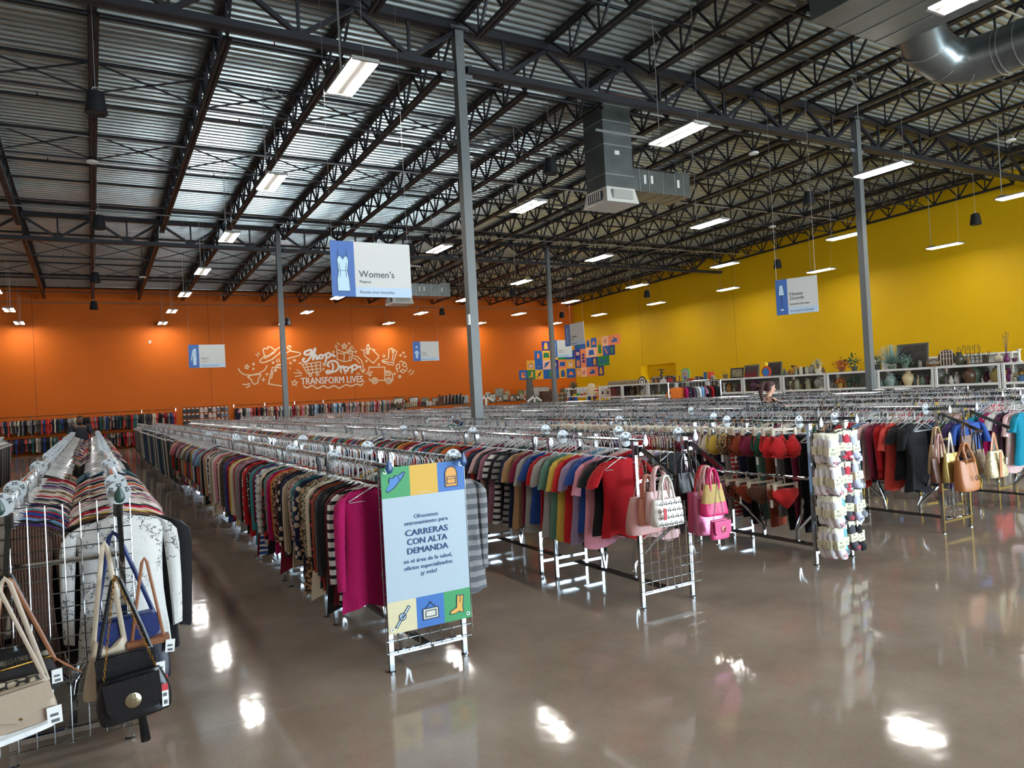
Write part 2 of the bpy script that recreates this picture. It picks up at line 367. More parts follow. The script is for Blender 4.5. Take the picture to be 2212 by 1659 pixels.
for i, (y, za) in enumerate([(7.0, .62), (18.9, .70), (25.0, .74), (41.75, .86)]):
    tag(MB().tube([(WL if i else 4, y, zd(y)-za), (WX-1-i*.2, y, zd(y)-za)], .02, 6).build('electrical_conduit', COND), 'thin grey conduit run under the joists, %s from the orange wall' % ordn(3-i), 'conduit', 'conduit runs')
# ------------------------------------------------------------------ high bay lights
LENS = mat('lamp_lens', (255, 250, 243), .4, emit=LAMP_E)
HOUS = mat('lamp_housing', (150, 148, 142), .5)
LX = [-2.75, XA-3.04, XA+3.04, XA+9.12, XA+15.21, 27.35]
LY = [-6.0, -.73, 4.53, 9.79, 15.05, 20.3, 25.58, 30.85, 36.1, 41.0]
LZ = 6.27
hm = MB().box(-.19, -.60, .0, .19, .60, .035).box(-.06, .38, .035, .06, .60, .10).mesh('housing', HOUS)
lm = MB().box(-.05, -.575, -.014, .05, .575, 0).mesh('lens', LENS)
em = MB()
for s in (-.60, .60): em.box(-.185, s-.02, -.02, .185, s+.02, .0)
em = em.mesh('end_cap', HOUS)
WIRE = mat('hanging_wire', (170, 170, 168), .4, .7)
for j, y in enumerate(LY):
    hgt = zd(y)-LZ-.004
    wm = MB().tube([(0, -.5, .03), (0, -.5, hgt)], .003, 5).tube([(0, .5, .1), (0, .5, hgt)], .004, 5)
    wm.tube([(.02, .52, .1), (.03, .53, hgt-.75), (.06, .6, hgt-.45), (.25, .8, hgt-.30), (.55, .9, hgt-.45)], .006, 5)
    wm = wm.mesh('suspension_wire', WIRE)
    for i, x in enumerate(LX):
        e = empty('high_bay_light', 'twin-strip hanging light, %s from the yellow wall, %s from the orange wall' % (ordn(5-i), ordn(9-j)), 'ceiling light', (x, y, LZ), 0, 'twin-strip hanging lights')
        link_mesh('housing', hm, e); link_mesh('end_cap', em, e); link_mesh('suspension_wire', wm, e)
        for s in (-1, 1): link_mesh('lens', lm, e, (s*.132, 0, 0))
# ------------------------------------------------------------------ hanging loudspeakers
SPKM = mat('black_speaker', (26, 28, 31), .55)
spm = MB().lathe([(.05, .36), (.11, .34), (.125, .30), (.165, .02), (.17, 0), (.15, -.012), (.13, 0)], (0,0,0), 18).mesh('cabinet', SPKM, True)
ss = [((208,245),6.55,'nearest of the file beside the ridge-line joist'),((214,494),6.55,'second of the file above the left aisle'),((206,610),6.35,'third of the file above the left aisle'),((203,668),6.3,'fourth of the file above the left aisle'),
      ((955,680),6.3,'in front of the orange wall between two grey columns'),((622,702),5.75,'beside the column at the painted hat drawing'),((1190,375),6.6,'beside the big rectangular duct'),((1748,441),6.6,'left of the column by the white shelves'),
      ((1108,639),6.5,'left of the column at the tile mural'),((1398,642),6.3,'farthest along the yellow wall'),((1680,579),6.3,'above the home goods sign'),((2108,485),6.3,'nearest along the yellow wall'),((1214,686),6.2,'above the furniture sign at the wall corner'),((887,550),6.5,'above the sign with the dress picture')]
for (u, v), z, lab in ss:
    p = at(u, v, z=z)
    if p.y > 41.6: p = at(u, v, y=41.4)
    e = empty('hanging_loudspeaker', 'black bell-shaped hanging loudspeaker, '+lab, 'loudspeaker', p, 0, 'hanging loudspeakers'); link_mesh('cabinet', spm, e)
    MB().tube([(0,0,.36), (0,0,zd(p.y)-p.z+.01)], .004, 5).tube([(-.05,0,.35),(-.03,0,.42),(.03,0,.42),(.05,0,.35)], .008, 5).build('suspension_wire', WIRE, e)
# ceiling access points (white discs) and small fixtures
apm = MB().lathe([(.02, .06), (.12, .05), (.14, .02), (.12, 0)], (0,0,0), 16)
apme = apm.mesh('wireless_access_point', flat('e2e2de'), True)
for (u, v), z, lab in [((199,352),7.9,'on the joist above the left aisle'),((308,600),7.2,'on the joist near the orange wall'),((1628,333),7.75,'on a joist left of the near right column'),((2183,305),7.95,'on the girder right of the near right column'),((1668,491),7.5,'on a joist above the yellow wall lights'),((1230,603),7.2,'on a joist beyond the tile mural column')]:
    p = at(u, v, z=z); o = tag(link_mesh('wireless_access_point', apme, None, p), 'round white access point '+lab, 'access point', 'ceiling access points')
    MB().tube([(0, 0, .05), (0, 0, zd(p.y)-p.z+.01)], .010, 5).build('mounting_stem', STEEL, o)
# ------------------------------------------------------------------ ducts
GALV = mat('galvanised_duct', (128, 134, 134), .33, .85, noise=(2.2, .13)); SEAM = mat('duct_seam', (175, 178, 176), .35, .8)
DIFF = mat('white_diffuser', (214, 212, 204), .5); DARKG = mat('dark_grille', (28, 28, 28), .6); STICK = flat('d9d8d0')
def duct(x0, y0, zdif, lab):
    e = empty('air_duct', lab, 'duct', (x0, y0, 0)); zb = zdif+.38; w = .86; zt = zd(y0)-.02
    MB().box(0, 0, zb, w, .78, zt).build('trunk', GALV, e)
    s = MB()
    for z in (zb+.3, zb+1.02, zb+1.6, zb+2.0):
        if z < zt: s.box(-.012, -.012, z, w+.012, .79, z+.02)
    s.box(-.25, -.05, zb+1.28, w+.5, -.02, zb+1.34); s.build('flange', SEAM, e)
    MB().box(-.05, -.06, zt-.28, w+.3, -.02, zt-.03).build('curb_angle', mat('red_primer', (96, 40, 34), .6), e)
    d = empty_part('diffuser', e)
    b = MB(); b.add([(-.06,-.10,zdif),(w+.06,-.10,zdif),(w+.06,.86,zdif),(-.06,.86,zdif),(-.0,-.02,zb),(w,-.02,zb),(w,.8,zb),(0,.8,zb)], [(0,3,2,1),(4,5,6,7),(0,1,5,4),(1,2,6,5),(2,3,7,6),(3,0,4,7)])
    d = b.build('diffuser', DIFF, e)
    g = MB().box(.12, -.12, zdif+.08, w-.14, -.06, zdif+.30); g.build('front_grille', mat('pale_grille', (168, 166, 158), .5), d)
    v = MB()
    for i in range(9): v.box(.14+i*.066, -.128, zdif+.09, .15+i*.066, -.118, zdif+.29)
    v.build('louvre', DIFF, d)
    MB().box(-.09, .1, zdif+.08, -.03, .66, zdif+.29).build('side_grille', DARKG, d)
    v = MB()
    for i in range(7): v.box(-.10, .13+i*.082, zdif+.08, -.085, .16+i*.082, zdif+.29)
    v.build('side_louvre', DIFF, d)
    br = MB().box(w, .08, zb+.0, w+1.95, .92, zb+.55).box(w+1.45, .08, zb+.55, w+1.95, .92, zb+.62).build('branch', GALV, e)
    q = MB()
    for x in (.25, .55, 1.0, 1.4, 1.7): q.box(w+x, .068, zb-.01, w+x+.02, .93, zb+.56)
    q.build('branch_seam', SEAM, br)
    st = MB().box(.32, -.006, zb+.8, .46, 0, zb+.9).box(w+.4, .07, zb+.2, w+.47, .075, zb+.42).box(w+.62, .07, zb+.22, w+.7, .075, zb+.42).box(w+1.5, .07, zb+.2, w+1.58, .075, zb+.4)
    st.build('duct_sticker', STICK, e)
def empty_part(*a): return None
duct(10.9, 13.84, 6.2, 'tall galvanised duct with white diffuser hanging beyond the near girder')
p = at(893, 642, y=30.2); duct(p.x-.95, 30.2, p.z-.30, 'galvanised duct and diffuser behind the sign with the dress picture')
e = empty('rooftop_duct', 'large flat galvanised duct box with round spiral duct, nearest overhead', 'duct', (0,0,0))
bz = 7.5
MB().add([(10.34,7.6,bz),(12.55,7.6,bz),(12.55,3.2,bz),(10.34,3.2,bz),(10.34,7.6,bz+.75),(12.55,7.6,bz+.75),(12.55,3.2,bz+.75),(10.34,3.2,bz+.75)], [(0,1,2,3),(4,7,6,5),(0,4,5,1),(1,5,6,2),(2,6,7,3),(3,7,4,0)]).build('plenum_box', GALV, e)
q = MB()
for x in (10.95, 11.5, 12.05): q.box(x, 3.2, bz-.012, x+.02, 7.61, bz)
q.build('box_seam', SEAM, e)
MB().box(10.7, 6.0, bz-.006, 10.8, 6.45, bz).box(12.2, 5.6, bz-.006, 12.3, 6.1, bz).build('duct_sticker', STICK, e)
cx, cy, cz, r = 14.02, 6.15, 7.24, .40
pts = [(12.5, 7.2, 7.92), (12.8, 7.26, 7.84), (13.2, 7.38, 7.55), (13.66, 7.30, 7.33), (13.95, 6.98, 7.25), (14.02, 6.5, 7.24)]
MB().tube(pts, [r*.9, r*.95, r, r, r, r], 28).build('elbow', GALV, e, True)
MB().tube([(cx, 6.5, cz), (cx, -4, cz)], r, 28).build('round_duct', GALV, e, True)
q = MB()
for y in [6.55, 6.46, 6.2, 5.95, 5.7, 5.62, 5.3, 5.0, 4.7, 4.4, 4.1, 3.8, 3.4, 3.0]: q.tube([(cx, y, cz), (cx, y-.014, cz)], r+.012, 28)
for p0, p1 in ((pts[1], pts[2]), (pts[2], pts[3]), (pts[3], pts[4])):
    a = Vector(p1); d = (Vector(p1)-Vector(p0)).normalized()*.01; q.tube([a-d, a+d], r+.008, 28)
q.build('spiral_seam', SEAM, e)
# ------------------------------------------------------------------ garment racks
CHROME = mat('chrome', (196, 200, 204), .10, 1.0); DCHROME = mat('dark_chrome', (120, 122, 126), .16, 1.0)
PLUG = {'green': mat('green_plug', (40, 66, 58), .35), 'blue': mat('blue_plug', (40, 74, 120), .35), 'white': mat('clear_plug', (222, 226, 230), .25)}
RZ, UL, PITCHY = 1.33, 1.22, 1.49
def frame_mesh():
    b = MB()
    for s in (-1, 1):
        b.box(s*.26-.015, -.015, .015, s*.26+.015, .015, RZ-.02)
        b.lathe([(.026, 0), (.026, .008), (.012, .014), (.012, .03)], (s*.26, 0, 0), 10)
        b.box(s*.26-.022, -.022, RZ-.075, s*.26+.022, .022, RZ-.012)
    b.bar((-.26, 0, .12), (.26, 0, .12), .026); b.bar((-.26, 0, 1.0), (.26, 0, 1.0), .026)
    return b.mesh('end_frame', CHROME)
FRM = frame_mesh()
RAIL = MB().tube([(0, -.13, 0), (0, UL+.14, 0)], .016, 8).mesh('rail', CHROME, True)
STRE = MB().box(-.018, 0, .105, .018, UL, .135).mesh('stretcher', DCHROME)
BRC = MB()
BRC.tube([(0, -.21, .12), (.02, -.21, .24), (.10, -.35, .42), (.25, -.49, .60)], .015, 6)
BRC = BRC.mesh('brace', CHROME, True)
RACKX = [-2.2, -.15, 1.86, 3.94, 6.01, 8.09, 10.16, 12.22, 14.3, 16.4]
ROWN = ['in the jeans row', 'in the snakeskin bag row', 'in the banner row', 'in the pink handbag row', 'in the sock row', 'in the brown handbag row', 'one row right of the brown handbags', 'two rows right of the brown handbags', 'three rows right of the brown handbags', 'four rows right of the brown handbags']
ROWY = [(7.5, 23), (4.5, 23), (4.5, 33), (4.5, 34.5), (4.5, 34.5), (4.5, 30), (4.5, 27), (6, 26), (6, 25), (9.0, 22)]
def blocked(x, y0):   # leave room where a grey column stands in a row
    return any(abs(x-cx_) < .40 and y0-.2 < cy_ < y0+UL+.2 for cx_ in (XA, XA+SX) for cy_ in (YA, YA+SY))
RAILS = []            # (x, y0, y1, row) of every rail
for ri, rx in enumerate(RACKX):
    y = ROWY[ri][0]; k = 0
    while y+UL < ROWY[ri][1]:
        if not blocked(rx, y):
            e = empty('garment_rack', 'chrome double-rail garment rack, %s from the front %s' % (ordn(k), ROWN[ri]), 'garment rack', (rx, y, 0), 0, 'double-rail garment racks')
            link_mesh('end_frame', FRM, e, (0, 0, 0)); link_mesh('end_frame', FRM, e, (0, UL, 0))
            for s in (-1, 1): link_mesh('rail', RAIL, e, (s*.26, 0, RZ))
            link_mesh('stretcher', STRE, e); [link_mesh('brace', BRC, e, (0, UL/2, 0), (0, 0, q*PI)) for q in (0, 1)]; [setattr(link_mesh('brace', BRC, e, (0, UL/2, 0)), 'scale', v_) for v_ in ((-1, 1, 1), (1, -1, 1)) if k < 3]
            if k == 0:
                for s in (-1, 1):
                    c = 'green' if ri == 1 else 'blue' if ri in (2,) else 'white'
                    MB().lathe([(.004, .05), (.012, .03), (.024, 0), (.026, -.018), (.016, -.036), (.004, -.042)], (0, 0, 0), 10, sy=.35).build('teardrop_plug', PLUG[c], e, True, (s*.26, -.14, RZ-.005))
            for s in (-1, 1): RAILS.append((rx+s*.26, y-.1, y+UL+.12, ri))
        y += PITCHY; k += 1
# a taller two-post rack further back
TRK = at(1443, 826, y=15.7)
e = empty('tall_garment_rack', 'taller chrome rack holding the orange top and dark jackets', 'garment rack', (TRK.x, 15.7, 0))
for x in (0, 2.05):
    MB().tube([(x, 0, 0), (x, 0, 1.80)], .02, 8).box(x-.02, -.28, .0, x+.02, .28, .03).build('post', CHROME, e)
MB().tube([(-.02, 0, 1.80), (2.07, 0, 1.80)], .017, 8).build('rail', CHROME, e)
# ------------------------------------------------------------------ garment materials
def gmat(name, kind, c2, sc=1.0):
    m = bpy.data.materials.new(name); m.use_nodes = True; N = m.node_tree; L = N.links; b = N.nodes['Principled BSDF']
    b.inputs['Roughness'].default_value = .82; b.inputs['Specular IOR Level'].default_value = .2
    b.inputs['Sheen Weight'].default_value = .12
    oi = N.nodes.new('ShaderNodeObjectInfo'); tc = N.nodes.new('ShaderNodeTexCoord'); mp = N.nodes.new('ShaderNodeMapping')
    L.new(tc.outputs['Object'], mp.inputs[0])
    mx = N.nodes.new('ShaderNodeMix'); mx.data_type = 'RGBA'; L.new(oi.outputs['Color'], mx.inputs[6]); mx.inputs[7].default_value = lin(c2)
    def math_(op, a, v=None, b_=None):
        n = N.nodes.new('ShaderNodeMath'); n.operation = op
        L.new(a, n.inputs[0])
        if b_ is not None: L.new(b_, n.inputs[1])
        elif v is not None: n.inputs[1].default_value = v
        return n.outputs[0]
    sp = N.nodes.new('ShaderNodeSeparateXYZ'); L.new(mp.outputs[0], sp.inputs[0]); fac = None
    if kind == 'stripe': fac = math_('LESS_THAN', math_('PINGPONG', sp.outputs['Z'], .03*sc), .012*sc)
    elif kind == 'broad': fac = math_('LESS_THAN', math_('PINGPONG', sp.outputs['Z'], .036), .018)
    elif kind == 'plaid':
        a = math_('LESS_THAN', math_('PINGPONG', sp.outputs['Z'], .04), .012); c = math_('LESS_THAN', math_('PINGPONG', sp.outputs['X'], .04), .012)
        c3 = math_('LESS_THAN', math_('PINGPONG', sp.outputs['Y'], .02), .006)
        fac = math_('MULTIPLY', math_('ADD', math_('ADD', a, b_=c), b_=c3), .38)
    elif kind in ('floral', 'leopard', 'dots', 'paisley'):
        if kind == 'paisley':
            n = N.nodes.new('ShaderNodeTexNoise'); n.inputs['Scale'].default_value = 16*sc; n.inputs['Detail'].default_value = 2; L.new(mp.outputs[0], n.inputs[0])
            fac = math_('LESS_THAN', math_('PINGPONG', n.outputs['Fac'], .06), .025)
        else:
            v = N.nodes.new('ShaderNodeTexVoronoi'); v.inputs['Scale'].default_value = {'floral': 16, 'leopard': 34, 'dots': 26}[kind]*sc; L.new(mp.outputs[0], v.inputs[0])
            if kind == 'leopard': fac = math_('LESS_THAN', math_('PINGPONG', math_('ADD', v.outputs['Distance'], .0), .30), .13)
            else: fac = math_('LESS_THAN', v.outputs['Distance'], {'floral': .34, 'dots': .25}[kind])
    elif kind == 'marble':
        n = N.nodes.new('ShaderNodeTexNoise'); n.inputs['Scale'].default_value = 9; n.inputs['Detail'].default_value = 5; n.inputs['Roughness'].default_value = .7; L.new(mp.outputs[0], n.inputs[0])
        q = N.nodes.new('ShaderNodeTexNoise'); q.inputs['Scale'].default_value = 3; L.new(mp.outputs[0], q.inputs[0])
        fac = math_('MULTIPLY', math_('LESS_THAN', math_('PINGPONG', n.outputs['Fac'], .5), .5), 0.0)
        d = math_('ABSOLUTE', math_('SUBTRACT', n.outputs['Fac'], .5)); fac = math_('MULTIPLY', math_('LESS_THAN', d, .012), b_=math_('GREATER_THAN', q.outputs['Fac'], .47))
    elif kind == 'aztec':
        a = math_('LESS_THAN', math_('PINGPONG', sp.outputs['Z'], .028), .011); zz = math_('PINGPONG', sp.outputs['Z'], .09)
        v = N.nodes.new('ShaderNodeTexVoronoi'); v.inputs['Scale'].default_value = 26; L.new(mp.outputs[0], v.inputs[0])
        fac = math_('MAXIMUM', math_('MULTIPLY', a, b_=math_('GREATER_THAN', zz, .045)), b_=math_('MULTIPLY', math_('LESS_THAN', v.outputs['Distance'], .3), b_=math_('LESS_THAN', zz, .045)))
    if fac is not None: L.new(fac, mx.inputs[0])
    else: mx.inputs[0].default_value = 0
    L.new(mx.outputs[2], b.inputs['Base Color'])
    bp = N.nodes.new('ShaderNodeBump'); bp.inputs['Distance'].default_value = .004
    if kind == 'knit':
        w_ = N.nodes.new('ShaderNodeTexWave'); w_.inputs['Scale'].default_value = 24; w_.inputs['Distortion'].default_value = 1.5; L.new(mp.outputs[0], w_.inputs[0]); bp.inputs['Strength'].default_value = .9; bp.inputs['Distance'].default_value = .012; L.new(w_.outputs['Fac'], bp.inputs['Height'])
        mx.inputs[0].default_value = .0
    else:
        nz = N.nodes.new('ShaderNodeTexNoise'); nz.inputs['Scale'].default_value = 14; nz.inputs['Detail'].default_value = 3; L.new(mp.outputs[0], nz.inputs[0]); bp.inputs['Strength'].default_value = .5; bp.inputs['Distance'].default_value = .02; L.new(nz.outputs['Fac'], bp.inputs['Height'])
    L.new(bp.outputs[0], b.inputs['Normal']); return m
GM = {'solid': gmat('plain_cloth', 'solid', 'ffffff'), 'striped': gmat('striped_cloth', 'stripe', '1b1b20'), 'white-striped': gmat('white_striped_cloth', 'stripe', 'd8d6d2', .8), 'broad-striped': gmat('broad_striped_cloth', 'broad', '5d6064'),
      'plaid': gmat('plaid_cloth', 'plaid', '1e1a22'), 'floral': gmat('floral_cloth', 'floral', 'c9b7a4'), 'red-flowered': gmat('red_floral_cloth', 'floral', 'b0202c'), 'leopard-print': gmat('leopard_cloth', 'leopard', '231a14'),
      'dotted': gmat('dotted_cloth', 'dots', 'e6e2dc'), 'paisley': gmat('paisley_cloth', 'paisley', 'c8bda8'), 'ribbed knit': gmat('knit_cloth', 'knit', 'ffffff'), 'twig-print': gmat('twig_cloth', 'marble', '4a4c50'), 'geometric-print': gmat('geometric_cloth', 'aztec', 'a5343c')}
PAL = {'black': '17171a', 'charcoal': '3a3a3e', 'navy': '1d2440', 'cream': 'd6cbb4', 'white': 'd9d8d4', 'pink': 'd08a98', 'pale pink': 'dcb6b4', 'red': 'b0161f', 'maroon': '5a1420', 'burgundy': '6d1528', 'teal': '2c6a6c', 'olive': '55533c', 'mustard': 'c9952c', 'lavender': '9b8aac', 'mauve': '9c6b7c',
       'royal blue': '24478f', 'grey': '8b8a8a', 'coral': 'd2493f', 'orange': 'c7641f', 'forest green': '1f4a36', 'tan': 'b08d68', 'magenta': 'a80f57', 'heather grey': 'a3a09c', 'brown': '5f4234', 'rust': '8a3a22', 'yellow': 'd3b34e', 'sky blue': '6f9cc0', 'plum': '4a2440', 'purple': '472a6a', 'denim blue': '34496b', 'aqua': '3f8f93', 'bright teal': '0f7f96', 'sage green': '5f8a7c', 'beige': 'c3b093', 'bright red': 'cf2a2e', 'wine': '7e2440', 'dark denim': '222c3f', 'stone': '9a9186'}
PALK = list(PAL)
# ------------------------------------------------------------------ garment shapes (hang from z = 0 on the rail, width along x)
def top_mesh(name, seed, L=.66, SL=.55, bulk=.026, sw=.205, flare=.02, n=18, rows=(0, .05, .13, .25, .4, .55, .7, .85, 1), sn=8, hood=False):
    R = random.Random(seed); b = MB(); ph = R.random()*6; ph2 = R.random()*6; kx = 26+R.random()*14
    vs = []; zb = -.20-L
    for t in rows:
        w = sw*(1-.10*math.sin(PI*min(1, t*1.1)))+flare*t; ty = .010+bulk*min(1, t*5)*(.8+.25*math.sin(3*t+ph))
        for j in range(n):
            a = 2*PI*j/n; c, s_ = math.cos(a), math.sin(a)
            x = w*math.copysign(abs(c)**.65, c); y = ty*math.copysign(abs(s_)**.8, s_)
            y += (.002+.015*t)*math.sin(kx*x+ph+1.5*t)+(.009*t)*math.sin(kx*1.9*x+ph2+2*t); ax = abs(x)/sw
            z0 = -.135-.062*min(1.15, ax)**1.4
            if abs(x) < .075: z0 -= .055*(1-(abs(x)/.075)**2)*(1 if s_ < 0 else .25)
            zz = z0+(zb-z0)*t + (.02*math.sin(kx*.5*x+ph2)+.02*math.sin(9*x+ph) if t == 1 else 0)
            vs.append((x, y, zz))
    fs = []
    m = len(rows)
    for i in range(m-1):
        for j in range(n): fs.append((i*n+j, (i+1)*n+j, (i+1)*n+(j+1) % n, i*n+(j+1) % n))
    b.add(vs, fs)
    if SL:
        for s in (-1, 1):
            o = .004+.022*R.random(); pts = []
            if SL > .3: path = [(sw-.055, -.176, .030), (sw-.005, -.192, .055), (sw+.024, -.235, .062), (sw+.028+o*.3, -.32, .062), (sw+.028+o*.7, -.2-SL*.55, .054), (sw+.024+o, -.2-SL*.85, .048), (sw+.024+o, -.2-SL, .046)]
            else: path = [(sw-.055, -.176, .030), (sw-.005, -.192, .058), (sw+.035, -.235, .070), (sw+.06+o*.5, -.2-SL*.6, .075), (sw+.075+o, -.2-SL, .078)]
            vs = []
            q = .30+.25*R.random(); off = R.uniform(-.012, .012)
            for i, (px, pz, r) in enumerate(path):
                u = i/(len(path)-1); dx = r; tilt = .55*(1-u)
                for j in range(sn):
                    a = 2*PI*j/sn; c, s_ = math.cos(a), math.sin(a)
                    vs.append((s*(px+c*dx*(.75-.2*u)), s_*max(.014, r*q*1.1)*(.6 if i == 0 else 1)+off*u+.006*math.sin(5*u+ph+j), pz+c*dx*tilt*-.9+(.01*math.sin(ph+j) if i == len(path)-1 else 0)))
            k = len(path); fs = []
            for i in range(k-1):
                for j in range(sn):
                    f_ = (i*sn+j, (i+1)*sn+j, (i+1)*sn+(j+1) % sn, i*sn+(j+1) % sn); fs.append(f_ if s > 0 else f_[::-1])
            fs.append(tuple((k-1)*sn+j for j in range(sn)))
            b.add(vs, fs)
    return b.mesh(name, GM['solid'], True)
def pants_mesh(name, seed, L=.95, w=.17):
    R = random.Random(seed); b = MB(); ph = R.random()*6; n = 12; rows = (0, .04, .2, .4, .6, .8, 1)
    for s in (-1, 1):
        vs = []
        for t in rows:
            hw = w*.52*(1-.28*t); cx_ = s*w*.48*(1-.25*t)
            for j in range(n):
                a = 2*PI*j/n; c, q = math.cos(a), math.sin(a)
                vs.append((cx_+hw*math.copysign(abs(c)**.7, c), (.022+.004*s)*math.copysign(abs(q)**.8, q)+.006*math.sin(9*t+ph+s)+.008*s, -.16-L*t))
        b.add(vs, [(i*n+j, (i+1)*n+j, (i+1)*n+(j+1) % n, i*n+(j+1) % n) for i in range(len(rows)-1) for j in range(n)]+[tuple(range(n)), tuple((len(rows)-1)*n+j for j in range(n))[::-1]])
    return b.mesh(name, GM['solid'], True)
LONG = [top_mesh('long_sleeved_top', 10+i, L, SL, bk, sw, fl) for i, (L, SL, bk, sw, fl) in enumerate([(.66, .56, .024, .205, .02), (.74, .60, .022, .21, .04), (.60, .52, .026, .20, .01), (.80, .50, .022, .205, .06), (.70, .58, .028, .21, .02), (.56, .46, .022, .20, .03)])]
TEE = [top_mesh('t_shirt', 30+i, L, SL, bk, sw, fl) for i, (L, SL, bk, sw, fl) in enumerate([(.62, .21, .024, .205, .02), (.66, .24, .026, .215, .02), (.56, .19, .022, .20, .03), (.70, .22, .024, .21, .03), (.58, .16, .022, .205, .02)])]
SWE = [top_mesh('sweater', 50+i, L, SL, bk, sw, fl) for i, (L, SL, bk, sw, fl) in enumerate([(.64, .58, .036, .215, .0), (.70, .60, .034, .22, .01), (.58, .54, .038, .21, .0)])]
TANK = [top_mesh('sleeveless_top', 70+i, L, 0, .022, .165, .06) for i, L in enumerate((.62, .72))]
PANT = [pants_mesh('trousers', 80+i, L) for i, L in enumerate((.92, .98, .86))]
def hanger_mesh(n=5, r=.0032, name='clothes_hanger', dz=0.):
    b = MB()
    hk = [(0.018, 0, -.030), (.024, 0, -.012), (.018, 0, .006), (.004, 0, .014), (-.012, 0, .010), (-.020, 0, -.006), (-.014, 0, -.024), (0, 0, -.045), (0, 0, -.115)]
    b.tube(hk, r, n)
    b.tube([(-.195, 0, -.205-dz*.6), (-.12, 0, -.160-dz), (0, 0, -.112-dz), (.12, 0, -.160-dz), (.195, 0, -.205-dz*.6)], r*1.5, n)
    b.tube([(-.19, 0, -.207-dz*.8), (.19, 0, -.207-dz*.8)], r*1.1, n)
    return b.mesh(name, HANG, True)
def hang_mat():
    m = bpy.data.materials.new('clear_plastic'); m.use_nodes = True; N = m.node_tree; b = N.nodes['Principled BSDF']
    b.inputs['Base Color'].default_value = lin((238, 239, 240)); b.inputs['Roughness'].default_value = .10; b.inputs['Specular IOR Level'].default_value = 1.0; b.inputs['Metallic'].default_value = .2
    b.inputs['Alpha'].default_value = .9; return m
HANG = hang_mat()
HM = hanger_mesh(dz=.034)
def hanger(x, y, z, rz, lab, grp='clear hangers'):
    return tag(link_mesh('clothes_hanger', HM, None, (x, y, z), (0, 0, rz)), lab, 'hanger', grp)
NEAR = []             # (x, y) rails already filled with individual garments: (x, y0, y1)
def put(me, name, x, y, z, col, pat, lab, cat, grp, rz=0., sc=1., hang=True, hlab=None):
    o = link_mesh(name, me, None, (x, y, z), (0, 0, rz)); o.scale = (1, sc, 1)
    o.color = lin(PAL[col]); o.material_slots[0].link = 'OBJECT'; o.material_slots[0].material = GM[pat]
    tag(o, lab, cat, grp)
    if hang: hanger(x, y, z, rz, hlab or ('clear plastic hanger holding the '+lab.split(' on the')[0].split(', ')[0]+', '+lab.split(', ')[-1]))
    return o
def split(s):
    out = []
    for it in s.split(','):
        it = it.strip(); p = 'solid'
        if ':' in it: it, p = [q.strip() for q in it.split(':')]
        out.append((it, p))
    return out
def fill(x, y0, step, items, meshes, kind, cat, where, end, grp, jit=.10, sc=1.0, seed=1):
    R = random.Random(seed); y = y0
    for i, (c, p) in enumerate(items):
        me = meshes[R.randrange(len(meshes))]; rz = R.uniform(-jit, jit)
        lab = '%s%s %s on the %s, %s from the %s' % (c, '' if p == 'solid' else ' '+p, kind, where, ordn(i), end)
        put(me, me.name.split('.')[0], x+R.uniform(-.006, .006), y, RZ+.0, c, p, lab, cat, grp, rz, sc*R.uniform(.85, 1.15), hlab='clear plastic hanger on the %s, %s from the %s' % (where, ordn(i), end))
        y += step*R.uniform(.85, 1.15)
    NEAR.append((x, 0, y)); return y
ban = split('magenta,white:striped,maroon,black,charcoal:ribbed knit,rust,black:geometric-print,cream,olive:paisley,tan:leopard-print,navy:floral,teal,burgundy:paisley,beige:ribbed knit,navy,black:floral,burgundy,tan:leopard-print,orange,magenta,sage green,black:red-flowered,cream:dotted,white:plaid,royal blue:white-striped,burgundy,aqua,maroon,black:dotted,red,bright red:floral,black,mauve,mauve,grey,red,cream,yellow,navy,red:plaid,purple,denim blue,red,brown:plaid,olive,pale pink,black:dotted,orange,pink,cream,sky blue,stone,charcoal:leopard-print,cream,navy:floral,white,tan,magenta:paisley,grey,red,black,stone')
fill(1.60, 4.66, .108, ban, LONG, 'long-sleeved top', 'top', 'banner rack left rail', 'banner', 'long-sleeved tops behind the banner', .09, 1.25, 3)
pk = split('red,black,pink,royal blue,lavender,bright red,yellow,sage green,heather grey,red,royal blue,heather grey,wine,tan,navy,grey:striped,black,white:striped,mauve,charcoal,pale pink,navy,coral,lavender,black,red,black,orange,orange,olive,grey,coral,forest green:floral,purple,coral,sky blue,forest green,white,magenta,rust,orange,mustard,black,tan,wine,grey,pink,teal,red,navy,cream,olive')
fill(3.68, 4.66, .105, pk, TEE, 't-shirt', 't-shirt', 'pink handbag rack left rail', 'pink handbags', 't-shirts on the pink handbag rack', .09, 1.25, 5)
lr = split('white:twig-print,black,brown,yellow,pale pink,red,navy,cream,white,pale pink,grey:floral,cream,pink,black,white,tan,cream:striped,mauve,charcoal:ribbed knit,white,coral,orange,cream,black,navy,heather grey,red,pale pink,cream:floral,grey,black,black')
fill(.115, 4.62, .115, lr, SWE, 'sweater', 'sweater', 'snakeskin bag rack right rail', 'grid panel', 'sweaters on the snakeskin bag rack', .06, 1.2, 7)
ll = split('brown:ribbed knit,brown:ribbed knit,purple,black,sky blue,wine,royal blue,red,aqua,pale pink,navy,plum,cream,stone,charcoal,white,red,pale pink,cream,black,tan,white,grey,mauve,purple,white:ribbed knit,black,cream,pink,wine,red')
fill(-.415, 4.62, .115, ll, SWE, 'sweater', 'sweater', 'snakeskin bag rack left rail', 'grid panel', 'sweaters on the snakeskin bag rack', .06, 1.2, 9)
